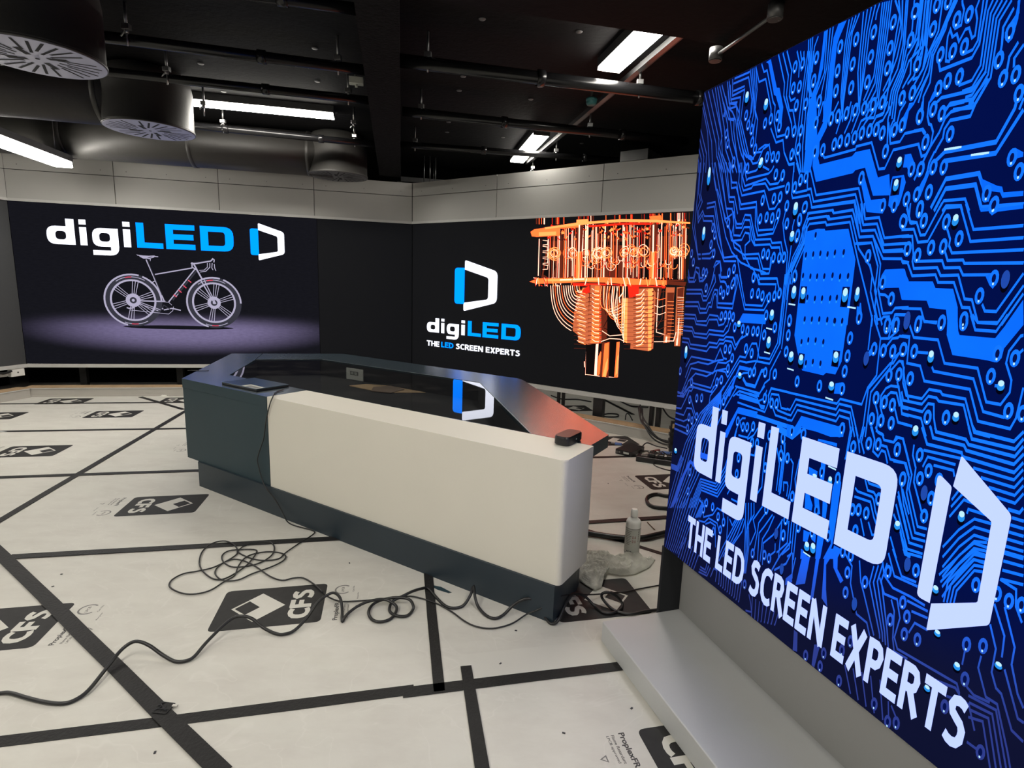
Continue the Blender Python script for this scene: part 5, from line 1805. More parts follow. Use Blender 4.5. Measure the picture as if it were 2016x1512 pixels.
art = Art((.002, SW - .002, .002, SH - .002), .0012, .5)
mb = MB(); mb.poly2([[(.001, .001), (SW - .001, .001), (SW - .001, SH - .001), (.001, SH - .001)]], local(.0006), 'board_navy'); mb.build('picture_background', scr)
for ln in SCREEN_S.split('\n'):
    h, b = ln.split(':'); h = h.split(); k = h[0]
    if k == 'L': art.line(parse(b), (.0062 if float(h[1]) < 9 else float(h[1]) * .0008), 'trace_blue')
    elif k == 'B':
        n = int(h[1]); A, Bp = [parse(q) for q in b.split('|')]
        if len(A) != len(Bp):      # resample the shorter one to the same number of points
            def rs(P, m):
                L = [0]
                for i in range(1, len(P)): L.append(L[-1] + math.dist(P[i], P[i - 1]))
                o = []
                for j in range(m):
                    s_ = L[-1] * j / (m - 1); i = max(q for q in range(len(L)) if L[q] <= s_ + 1e-9); i = min(i, len(P) - 2); t = (s_ - L[i]) / max(1e-9, L[i + 1] - L[i]); o.append((P[i][0] + (P[i + 1][0] - P[i][0]) * t, P[i][1] + (P[i + 1][1] - P[i][1]) * t))
                return o
            if len(A) < len(Bp): A = rs(A, len(Bp))
            else: Bp = rs(Bp, len(A))
        for j in range(n):
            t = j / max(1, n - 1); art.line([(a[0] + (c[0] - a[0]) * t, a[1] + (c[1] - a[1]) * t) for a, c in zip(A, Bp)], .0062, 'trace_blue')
    elif k == 'F': art.fill(parse(b), 'copper_pour', .0006)
    elif k == 'T':
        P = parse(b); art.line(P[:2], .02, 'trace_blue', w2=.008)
    elif k == 'P':
        for p in parse(b):
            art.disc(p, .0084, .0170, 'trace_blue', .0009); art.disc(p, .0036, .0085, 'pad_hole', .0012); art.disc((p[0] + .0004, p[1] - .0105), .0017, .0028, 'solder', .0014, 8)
    elif k == 'H':
        for p in parse(b): art.disc(p, .0035, .0078, 'pad_hole', .0012); art.disc((p[0], p[1] - .0105), .0024, .0034, 'solder_blue', .0014, 8)
    elif k in 'WZ':
        for t in b.split():
            q = [float(a) / 1000 for a in t.split(',')]; hh = q[2]
            if k == 'Z': art.line([(q[0] - .012, q[1] + .001), (q[0] + .012, q[1] - .001)], .004, 'solder', .0016); continue
            bx = .0105; art.fill([(q[0] - bx, q[1] - hh * 3.0), (q[0] + bx, q[1] - hh * 3.0), (q[0] + bx, q[1] + hh * 1.2), (q[0] - bx, q[1] + hh * 1.2)], 'pad_hole', .0010) if .45 < q[0] < .80 and q[1] > .62 else None
            rx = .0088 if q[0] < .7 else .0066; art.disc((q[0], q[1] - hh * 1.9), rx * 1.05, hh * 1.1, 'pcb_black', .0013); art.disc((q[0], q[1] - hh * .8), rx, hh * 1.2, 'solder_blue', .00145); art.disc((q[0], q[1] + hh * .1), rx * .8, hh * .85, 'solder', .0016)
    elif k == 'E':
        for p in parse(b): art.disc(p, .0082, .0215, 'pcb_black', .0010); art.disc((p[0], p[1] + .004), .0072, .0175, 'dull_blue', .0012)
# the part of the picture beyond the reach of the photograph goes on in the same manner
rnd = random.Random(3)
MIRROR = Art((1.21, SW - .002, .002, SH - .002), .0008, .5)
for ln in SCREEN_S.split('\n'):
    h, b = ln.split(':'); h = h.split()
    if h[0] in 'LF':
        q = [(2.36 - x, y) for x, y in parse(b)]
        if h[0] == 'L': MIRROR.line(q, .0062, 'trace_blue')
        else: MIRROR.fill(q, 'copper_pour')
    elif h[0] == 'P':
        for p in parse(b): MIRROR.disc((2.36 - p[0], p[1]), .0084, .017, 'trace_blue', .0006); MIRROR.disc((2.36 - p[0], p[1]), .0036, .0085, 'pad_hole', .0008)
MIRROR.mb.build('circuit_picture', scr, recalc=False)
art.mb.build('circuit_picture', scr, recalc=False)
logotype(scr, 'led_white_cool', 'led_white_cool', .140, .365, .736, .248, .0034)
mb = MB(); f = local(.0034)                                     # here the mark is all white, its bar and bracket kept apart
mb.poly2([rounded([(.958, .632), (.989, .612), (.987, .346), (.958, .346)], [.014, .006, .0, .012])], f, 'led_white_cool')
mb.poly2([rounded([(.996, .682), (1.100, .596), (1.100, .366), (.990, .283), (.990, .347), (1.073, .399), (1.070, .570), (.991, .614)], [.006, .008, .008, .004, 0, .004, .004, 0])], f, 'led_white_cool')
mb.build('logomark', scr)
mb = MB()
block_text(mb, 'THE LED SCREEN EXPERTS', lambda a, b: Vector((a, -.0034, b)), 'led_white_cool', .956, .119, x0=.140, y0=.0705)
mb.build('slogan', scr)
# ---------- left LED wall
scrL = screen_obj('led_wall', FL, -3.91, .337, 'wide black LED wall showing a bicycle under a blue and white logo')
LW, LH = 4.180, 1.726
mb = MB(); mb.box(0, LW, 0, .12, 0, LH, 'led_black'); mb.build('cabinet', scrL)
mb = MB(); mb.poly2([[(.0, .0), (3.08, .0), (3.08, LH), (.0, LH)]], local(.001), 'stage_floor_picture'); mb.build('picture_background', scrL)
art = Art((.002, 3.078, .002, LH - .002), .0025)
art.mb.poly2([[(1.10 + 1.15 * math.cos(a * .2618) * .5 + .45, .425 + .022 * math.sin(a * .2618)) for a in range(24)]], local(.0016), 'bike_black')
def ring(c, r0, r1, m, lift, k0=0, k1=48, n=48):
    art.mb.poly2([[(c[0] + r * math.cos(6.28318 * i / n), c[1] + r * math.sin(6.28318 * i / n)) for (r, seq) in ((r1, range(k0, k1 + 1)), (r0, range(k1, k0 - 1, -1))) for i in seq]], local(.0022 + lift), m)
for c in ((1.10, .722), (1.931, .717)):
    ring(c, .225, .292, 'bike_dark', 0); ring(c, .276, .294, 'bike_light', .0002, 10, 34); ring(c, .276, .294, 'bike_light', .0002, 0, 9); ring(c, .212, .232, 'bike_light', .0003); ring(c, .255, .262, 'bike_light', .0003, 8, 17); ring(c, .262, .269, 'bike_light', .0003, 33, 40); ring(c, .252, .262, 'bike_red', .0004, 12, 14); ring(c, .262, .27, 'bike_red', .0004, 35, 37)
    for k in range(6):
        for dd in (-.028, 0, .028):
            a = math.pi / 3 * k + .35; u = Vector((math.cos(a), math.sin(a))); v = Vector((-u.y, u.x)); art.line([tuple(Vector(c) + v * dd * .6 + u * .05), tuple(Vector(c) + v * dd + u * .215)], .0065, 'bike_light', .001)
    ring(c, .0, .075 if c[0] < 1.5 else .07, 'bike_light', .0014); ring(c, .015, .035, 'bike_dark', .0016)
for ln in BIKE.split('\n'):
    h, b = ln.split(':'); h = h.split()
    if h[0] == 'l': art.line(parse(b), float(h[1]) * .0014, ('bike_light', 'bike_dark', 'bike_red')[int(h[2])], .002)
    else: art.fill(parse(b), 'bike_light', .0022)
art.mb.build('bicycle_picture', scrL, recalc=False)
logotype(scrL, 'led_white', 'led_cyan', .326, 1.302, 1.846, .270, .004)
logomark(scrL, 'led_white', 'led_cyan', 2.349, 1.218, .368, .419, .004)
mb = MB(); mb.box(-.0, LW, -.006, .1, -.042, -.002, 'trim_white'); mb.build('bottom_trim', scrL)
mb = MB(); mb.box(3.081, 3.085, -.0016, .0, .0, LH, 'void_black'); mb.build('panel_joint', scrL)
for x in (.35, 1.38, 2.35, 3.3):
    mb = MB(); mb.box(x, x + .07, .3, .36, -.335, -.05, 'void_frame'); mb.build('support_leg', scrL)
# ---------- right LED wall
scrR = screen_obj('led_wall', FR, -4.922, .332, 'black LED wall showing a logo with its slogan and a glowing copper quantum computer')
RW, RH = 4.4, 1.733
mb = MB(); mb.box(0, RW, 0, .12, 0, RH, 'led_black'); mb.build('cabinet', scrR)
art = Art((.002, RW - .002, .002, RH - .002), .0015)
CN = 0
for ln in COOLER.split('\n'):
    h, b = ln.split(':'); h = h.split(); CN += 1
    if h[0] == 'l': art.line(parse(b), float(h[1]) * .0016, 'copper_' + h[2], CN * .000006)
    else: art.fill(parse(b), 'copper_' + h[1], CN * .000006 + .0002)
art.mb.build('machine_picture', scrR, recalc=False)
logotype(scrR, 'led_white', 'led_cyan', .256, .447, 1.376, .172, .008)
logomark(scrR, 'led_white', 'led_cyan', .687, .727, .612, .58, .008)
for body, x, wd, m in (('THE', .256, .205, 'led_white'), ('LED', .492, .19, 'led_cyan'), ('SCREEN EXPERTS', .722, .908, 'led_white')):
    mb = MB(); block_text(mb, body, lambda a, b: Vector((a, -.008, b)), m, wd, .064, x0=x, y0=.277, T=.21); mb.build('slogan', scrR)
mb = MB(); mb.box(0, RW, -.006, .1, -.05, -.004, 'trim_white'); mb.build('bottom_trim', scrR)
def rpost(x0, x1, y, dy=.05):
    mb = MB(); mb.box(x0, x1, y, y + dy, -.332, -.052, 'plastic_black', .003); mb.build('support_leg', scrR)
def onR(x, y): q = Vector((x, y, 0)) - (FR[0] + FR[1] * -4.922); return q.dot(FR[1]), -q.dot(FR[2])
u0 = onR(.83, 5.517); u1 = onR(.918, 5.461); rpost(u0[0], u1[0], .03, .07)
u0 = onR(1.37, 5.233); rpost(u0[0] - .01, u0[0] + .025, .03); rpost(u0[0] + .055, u0[0] + .095, .03)
u0 = onR(.335, 5.659); rpost(u0[0] - .01, u0[0] + .02, .16, .03); rpost(u0[0] + .06, u0[0] + .09, .14, .03)
mb = MB(); mb.box(u1[0] + .75, RW, .03, .34, -.14, -.05, 'plastic_black', .004); mb.build('support_box', scrR)
# dark side screen at the far left
side = empty('side_screen', (CL.x, CL.y, .337), W3, 'dark grey blank screen panel at the left edge of the room', 'screen')
mb = MB(); mb.box(-1.6, -.004, 0.002, .1, 0, 1.72, 'led_grey'); mb.build('cabinet', side)
mb = MB(); mb.box(-1.6, -.004, -.006, .1, -.042, -.002, 'trim_white'); mb.build('bottom_trim', side)
mb = MB(); mb.box(-.17, -.03, -.0, .05, -.128, -.044, 'plastic_white', .006); mb.cyl((-.1, -.003, -.085), (-.1, 0, -.085), .008, 'seam_dark', 10)
o = mb.build('junction_box', label='small cream electrical box hung under the dark panel at the left edge', cat='electrical box'); place(o, (CL.x, CL.y, .337), W3)
mb = MB(); mb.box(-.9, -.19, .01, .05, -.115, -.075, 'trim_white'); mb.tube([(-.32, -.01, -.055), (-.25, -.015, -.075), (-.17, -.01, -.06)], .012, 'rubber')
o = mb.build('cable_trunking', label='white trunking with black cable beside the cream electrical box', cat='trunking'); place(o, (CL.x, CL.y, .337), W3)
# =================================================================== BASE OF THE BLUE SCREEN
def S(t, n, z=0): q = FS[1] * t + FS[2] * n; return Vector((q.x, q.y, z))
base = empty('screen_stand', S(-1.75, -.967, 0), AS, 'low pale grey platform and riser that carry the blue screen', 'screen stand')
# local: x along, y away from the viewer (n more negative = +y)
mb = MB(); mb.box(.0, 3.4, .0, .36, .0, .085, 'slab_grey', .004); mb.build('platform', base)
mb = MB(); mb.box(-.004, 3.2, .345, .36, .0855, .368, 'riser_grey'); rsr = mb.build('riser', base)
mb = MB(); mb.box(-.012, .003, .250, .46, .0, .368, 'led_side'); mb.build('end_cheek', base)
mb = MB(); mb.box(.003, 3.2, .335, .345, .352, .366, 'slab_grey'); mb.build('riser_lip', rsr)
# =================================================================== DESK
desk = empty('presenter_desk', D(-2.3, -2.5, 0), 0, 'long slate blue angular desk with smoked glass top and white front block', 'desk')
DO = Vector(desk.location)
def dk(t, n): q = D(t, n) - DO; return (q.x, q.y)
OUT = [(-3.671, -1.873), (-2.782, -1.873), (-2.782, -2.142), (-.907, -2.142), (-.912, -2.354), (-2.014, -3.408), (-2.06, -3.425), (-3.961, -3.466), (-4.435, -2.966), (-4.601, -2.781)]
GL = [(-3.590, -2.146), (-1.208, -2.146), (-2.162, -3.090), (-3.80, -3.090), (-4.149, -2.713)]
mb = MB(); lo, hi = .637, .697
for a, on in ((hi, 1), (lo, 0)): mb.poly2([[dk(*p) for p in OUT], [dk(*p) for p in GL]], lambda x, y, a=a: Vector((x, y, a)), 'desk_slate')
for P in (OUT, GL):
    for i in range(len(P)):
        a, b = dk(*P[i]), dk(*P[(i + 1) % len(P)]); mb.face([(*a, lo), (*b, lo), (*b, hi), (*a, hi)], 'desk_slate_side')
mb.build('desk_top', desk)
mb = MB(); q = [dk(-4.435, -2.964), dk(-4.149, -2.711), dk(-4.146, -2.714), dk(-4.432, -2.967)]; mb.prism(q, .6965, .6974, 'void_black'); mb.build('top_joint', desk)
BODY = [(-3.669, -1.875), (-2.784, -1.875), (-2.784, -2.15), (-1.24, -2.15), (-1.30, -2.25), (-2.16, -3.12), (-3.84, -3.12), (-4.45, -2.80), (-4.56, -2.77)]
mb = MB(); mb.prism([dk(*p) for p in BODY], .165, .636, 'desk_slate_side', top=False, bot=True); mb.build('body', desk)
mb = MB(); WX = rounded([(-2.779, -1.873), (-.892, -1.873), (-.892, -2.140), (-2.779, -2.140)], [.004, .028, .004, .0], 6)
mb.prism([dk(*p) for p in WX], .165, .697, 'desk_white')
bmesh.ops.bevel(mb.bm, geom=[e for e in mb.bm.edges if abs(e.verts[0].co.z - .697) < 1e-4 and abs(e.verts[1].co.z - .697) < 1e-4], offset=.012, segments=4, affect='EDGES', clamp_overlap=True)
o = mb.build('front_block', desk, label='white front block')
mb = MB(); mb.prism([dk(*p) for p in [(-3.525, -1.8625), (-.909, -1.8625), (-.933, -2.125), (-.95, -2.2), (-1.5, -2.5), (-2.1, -3.05), (-3.8, -3.05), (-4.3, -2.7)]], 0, .1645, 'plinth_navy'); mb.build('plinth', desk)
CAV = [(-3.575, -2.156), (-1.235, -2.156), (-2.167, -3.078), (-3.793, -3.078), (-4.13, -2.711)]
mb = MB(); c0, c1 = .568, .685; P = [dk(*p) for p in CAV]; mb.face([(*p, c0) for p in P], 'cavity_black')
for i in range(len(P)): a, b = P[i], P[(i + 1) % len(P)]; mb.face([(*a, c0), (*b, c0), (*b, c1), (*a, c1)], 'cavity_black')
mb.build('cavity_lining', desk)
mb = MB(); GI = [(-3.583, -2.149), (-1.214, -2.149), (-2.163, -3.087), (-3.798, -3.087), (-4.143, -2.713)]; mb.prism([dk(*p) for p in GI], .694, .6955, 'smoked_glass', bot=False); glt = mb.build('glass_top', desk, recalc=False)
mb = MB()
for i in range(1, 4):
    a, b = Vector((*dk(*GL[i]), .6972)), Vector((*dk(*GL[(i + 1)]), .6972)); d = (b - a).normalized(); nn = Vector((-d.y, d.x, 0)) * .0025
    mb.face([a - nn, b - nn, b + nn, a + nn], 'glass_edge')
mb.build('glass_trim', glt)
mb = MB(); a, b = dk(-3.478, -3.076), dk(-3.28, -3.076)
sk = empty('twin_socket', D(-3.378, -3.068, 0), math.atan2(TD.y, TD.x), 'grey twin power socket mounted inside the desk under the glass', 'socket')
mb = MB(); mb.box(-.095, .095, -.006, .004, .572, .665, 'socket_grey', .003); fpl = mb.build('faceplate', sk)
mb = MB(); mb.box(-.045, .045, -.009, -.006, .612, .642, 'print_grey'); mb.box(-.035, -.006, -.0105, -.009, .617, .637, 'label_paper'); mb.box(.006, .035, -.0105, -.009, .617, .637, 'label_paper'); mb.build('switch', fpl)
def sheet(name, pts, z, m, label, cat, th=.004):
    mb = MB(); c = sum((Vector(p) for p in pts), Vector((0, 0))) / len(pts); mb.prism([(p[0] - c.x, p[1] - c.y) for p in pts], 0, th, m); o = mb.build(name, label=label, cat=cat); o.location = (c.x, c.y, z); return o
def d2(t, n): q = D(t, n); return (q.x, q.y)
sheet('cardboard_sheet', [d2(-3.22, -2.87), d2(-3.0, -2.85), d2(-2.78, -2.90), d2(-2.62, -3.05), d2(-3.0, -3.066), d2(-3.18, -3.0)], .569, 'cardboard', 'brown cardboard sheet lying inside the desk beneath the glass', 'cardboard')
sheet('cardboard_offcut', [d2(-3.03, -2.93), d2(-2.93, -2.81), d2(-2.78, -2.86), d2(-2.80, -3.02), d2(-2.98, -3.06)], .5735, 'cardboard_dark', 'dark brown board lying on the cardboard inside the desk', 'cardboard')
# laptop, its sticker; speaker puck
lap = empty('laptop', D(-3.118, -2.030, .6975), math.atan2(TD.y, TD.x), 'closed slim dark laptop lying on the left end of the desk', 'laptop')
mb = MB(); mb.box(-.178, .178, -.112, .108, .0, .010, 'plastic_black', .003); mb.build('base', lap)
mb = MB(); mb.box(-.178, .178, -.112, .108, .0105, .0165, 'laptop_lid', .0025); lid = mb.build('lid', lap)
mb = MB(); mb.prism([(.02, -.105), (.17, -.105), (.17, -.055), (.02, -.045)], .0166, .0171, 'label_paper'); mb.prism([(.05, -.10), (.16, -.1), (.16, -.07), (.05, -.065)], .0172, .0174, 'print_grey'); mb.build('sticker', lid)
pc = D(-1.008, -2.125); pk = empty('webcam_case', (pc.x, pc.y, .6975), R(58.4), 'small black rounded device standing on the right end of the white block', 'device')
def puck(mb, x, y, z0, z1, r, m):
    P = rounded([(-x, -y), (x, -y), (x, y), (-x, y)], r, 6); n = len(P); prof = [(.90, z0), (1, z0 + .006), (1, z1 - .007), (.93, z1)]; rings = []
    for s_, z in prof: rings.append([mb.bm.verts.new((p[0] * s_, p[1] * s_, z)) for p in P])
    k = mb.mi(m)
    for a, b in zip(rings, rings[1:]):
        for i in range(n): f = mb.bm.faces.new((a[i], a[(i + 1) % n], b[(i + 1) % n], b[i])); f.material_index = k
    mb.bm.faces.new(rings[0][::-1]).material_index = k; mb.bm.faces.new(rings[-1]).material_index = k
mb = MB(); puck(mb, .078, .037, 0, .040, .030, 'plastic_black'); shl = mb.build('shell', pk)
mb = MB(); mb.box(.0, .006, -.0385, -.0365, .018, .022, 'print_white'); mb.build('indicator', shl)
mb = MB(); text_mesh(mb, 'logitech', lambda a, b: Vector((a, b, .0405)), 'print_grey', .034, .007, x0=-.018, y0=-.004); mb.build('lettering', shl)
mb = MB(); pts = [D(-4.15 + a, -2.2 + b - .27, .6985) for a, b in ((-.02, 0), (.03, .015), (.06, .0), (.10, .01), (.13, -.0), (.15, -.03))]
sw = D(-3.75, -2.05)
pp = [(-.04, .0), (-.01, .012), (.03, .008), (.055, .012), (.07, .03)]
mb.tube([(sw.x - .11 + a * 1.2, sw.y + .10 + b, .7005) for a, b in pp], .0022, 'rubber', 6); mb.tube([(sw.x - .11 - .03, sw.y + .112, .7005), (sw.x - .09, sw.y + .118, .7005)], .003, 'rubber', 6)
o = mb.build('cable_tie', label='short black strap lying on the far left corner of the desk', cat='strap')
# =================================================================== FLOOR: tapes, prints
U = Vector((math.cos(AU), math.sin(AU))); V = Vector((-U.y, U.x))
def tape(pts, label, wd=.05, m='tape_black', z=.0008, g='black tape strips over the joints of the floor sheets', jit=1):
    P = [Vector(p) for p in pts]; c = sum(P, Vector((0, 0))) / len(P); rr = random.Random(int(abs(P[0].x * 1000))); d = (P[-1] - P[0]).normalized(); n = Vector((-d.y, d.x)); L, Rr = [], []
    for a, b in zip(P, P[1:]):
        k = max(1, int((b - a).length / .3))
        for i in range(k + (1 if b is P[-1] else 0)):
            q = a.lerp(b, i / k) - c; L.append(q + n * (wd / 2 + rr.uniform(-.002, .002))); Rr.append(q - n * (wd / 2 + rr.uniform(-.002, .002)))
    mb = MB(); mb.prism([tuple(p) for p in L] + [tuple(p) for p in Rr[::-1]], 0, .0012, m)
    o = mb.build('floor_tape', label=label, cat='tape', group=g); o.location = (c.x, c.y, z); return o
def nA(t, n): return (U.x * t + V.x * n, U.y * t + V.y * n)
TP = [
 ([(-5.46, 5.402), (-3.263, 5.89)], 'thin black floor tape running just in front of the far left skirting', .045),
 ([(-4.529, 4.449), (-2.694, 4.838)], 'long straight black floor tape across the far left boards, second from the skirting', .045),
 ([(-3.572, 3.402), (-2.068, 3.746)], 'black floor tape meeting the left foot of the desk plinth', .045),
 ([(-2.373, 2.435), (-1.771, 2.563), (-.811, 2.769)], 'black floor tape passing behind the coiled black cable towards the desk', .047),
 ([(-1.504, 1.381), (-1.068, 1.48), (-.296, 1.66)], 'black floor tape crossing the bottom left under the wavy cable end', .047),
 ([(-.330, 1.642), (.444, 1.818)], 'black floor tape running from the T joint to the grey platform', .046),
 ([(-2.73, 2.606), (-2.774, 2.822), (-2.939, 3.635), (-3.32, 5.55)], 'black floor tape slanting up the left boards past two printed logos', .042),
 ([(-2.883, 2.764), (-1.859, 2.066), (-1.059, 1.515), (-.761, 1.311)], 'widest black floor tape running diagonally to the bottom left foreground', .052),
 ([(-4.143, 6.012), (-3.351, 5.494)], 'short black floor tape slanting behind the left end of the desk', .045),
 ([(-.381, 2.50), (-.209, 1.655)], 'black floor tape running from under the desk plinth towards the camera', .040),
 ([(-.131, 1.784), (-.041, 1.333)], 'short cut black floor tape at the bottom centre, crossing the long tape', .040),
 ([(.40, 3.05), (.98, 3.185)], 'black floor tape behind the white bottle, level', .042),
 ([(.40, 3.01), (.65, 2.829), (.85, 2.69)], 'black floor tape slanting behind the white bottle to the blue screen', .030),
 ([(.62, 4.345), (1.10, 4.44)], 'black floor tape beneath the small black power box', .040),
 ([(1.158, 6.792), (1.359, 5.996)], 'black floor tape seen under the right LED wall', .045)]
for i, (p, l, wd) in enumerate(TP): tape(p, l, wd, z=.0006 + .0014 * (i % 4) + (.0002 if i > 3 else 0))
tape([(-1.917, 2.105), (-1.70, 1.957), (-1.488, 1.812)], 'scuffed brownish worn tape patch over the printed logo at the left edge', .050, 'tape_scuffed', z=.0046)
rb = random.Random(7)
mb = MB()
for k in range(9): a = rb.uniform(0, 6.28); mb.cyl((rb.uniform(-.03, .02), rb.uniform(-.02, .02), .004), (rb.uniform(-.03, .03), rb.uniform(-.02, .02), rb.uniform(.004, .012)), .0012, 'ink', 5)
mb.prism(rounded([(-.03, -.022), (.018, -.026), (.022, .02), (-.026, .025)], .005), 0, .003, 'tape_black'); mb.box(.018, .034, .004, .012, .001, .006, 'print_white')
o = mb.build('tape_scrap', label='crumpled black tape scrap where two tapes cross at the bottom left', cat='tape'); o.location = (-1.062, 1.535, .0055)
def print_logo(c, flip=0, extra=True, only_text=False):
    ang = AU + (math.pi if flip else 0); o = None; h = .00035
    mb = MB()
    if not only_text:
        out = rounded([(-.21, -.1475), (.21, -.1475), (.21, .1475), (-.21, .1475)], .025)
        dc = Vector((-.055, 0)); dia = [(dc.x - .103, dc.y), (dc.x, dc.y - .105), (dc.x + .107, dc.y), (dc.x, dc.y + .105)]
        mb.poly2([out], lambda a, b: Vector((a, b, h)), 'print_black'); mb.poly2([dia], lambda a, b: Vector((a, b, h + .0002)), 'print_white')
        sq = [(dc.x - .09, dc.y), (dc.x - .04, dc.y - .05), (dc.x + .008, dc.y - .002), (dc.x - .042, dc.y + .05)]
        mb.poly2([sq], lambda a, b: Vector((a, b, h + .0004)), 'print_black')
        block_text(mb, 'CFS', lambda a, b: Vector((.158 - b, -.105 + a, h + .0003)), 'print_white', .21, .084, T=.25, gap=.07, lift=Vector((0, 0, .00006)))
    if extra:
        tx = lambda s, u, v, ln, ht, bo=.01: text_mesh(mb, s, lambda a, b: Vector((u - b, v + a, h)), 'print_ink', ln, ht, bold=bo)
        tx('ProplexFR', .280, -.145, .130, .025, .03); tx('Flame Retardant', .300, -.14, .105, .010); tx('LPCB approved', .318, -.14, .10, .011)
        rg = lambda r0, r1, a0, a1: [(.282 + r * math.cos(k * .2618), .085 + r * math.sin(k * .2618)) for r, sq in ((r1, range(a0, a1 + 1)), (r0, range(a1, a0 - 1, -1))) for k in sq]
        mb.poly2([rg(.030, .037, 3, 21)], lambda a, b: Vector((a, b, h)), 'print_grey'); tx('LPCB', .286, .065, .04, .011)
        tx('Cert No.', .330, .06, .05, .008); tx('Recycle', .352, .0, .05, .008)
        t = [(.342, -.075), (.366, -.063), (.342, -.048)]; mb.poly2([t, [(.346, -.069), (.359, -.0625), (.346, -.054)]], lambda a, b: Vector((a, b, h)), 'print_grey')
    o = mb.build('printed_logo', floor, recalc=False); o.location = (c[0], c[1], 0); o.rotation_euler = (0, 0, ang); return o
print_logo((-.977, 2.117)); print_logo((-1.954, 1.902)); print_logo((-2.059, 3.114), 1); print_logo((-3.631, 4.016), 1); print_logo((-3.867, 5.216), 1)
print_logo((-4.828, 4.989), 1); print_logo((-4.72, 5.68), 1, False); print_logo((-3.62, 5.93), 1, False); print_logo((-2.33, 4.31), 1)
print_logo((1.173, 3.846), 1); print_logo((.70, 6.22), 1, False); print_logo((.935, 4.885), 1, False); print_logo((.405, 2.26), 1, False); print_logo((.668, 1.425), 1)
# loose overlapping sheet and scraps
mb = MB(); P = [(-.153, 1.849), (.40, 1.968), (.42, 1.83), (-.12, 1.70)]; mb.prism(P, .0002, .0006, 'print_white'); mb.build('patch_sheet', floor)
mb = MB(); mb.prism([(-.335, 2.325), (-.29, 2.312), (-.236, 2.268), (-.25, 2.262), (-.30, 2.285), (-.336, 2.312)], .0003, .0007, 'desk_slate_side'); mb.build('paint_mark', floor)
for i, (x, y) in enumerate([(-2.016, 2.304), (-1.972, 2.203), (-.763, 2.496), (.051, 2.006), (-.006, 1.807), (-.992, 1.374), (.199, 1.497), (.433, 1.61), (.71, 3.75)]):
    mb = MB(); mb.box(-.005, .005, -.003, .003, 0, .002, 'ink', .001); o = mb.build('debris_chip', label='tiny dark chip of debris lying on the pale floor sheets', cat='debris', group='tiny dark chips on the floor'); o.location = (x, y, .0008); o.rotation_euler = (0, 0, i)
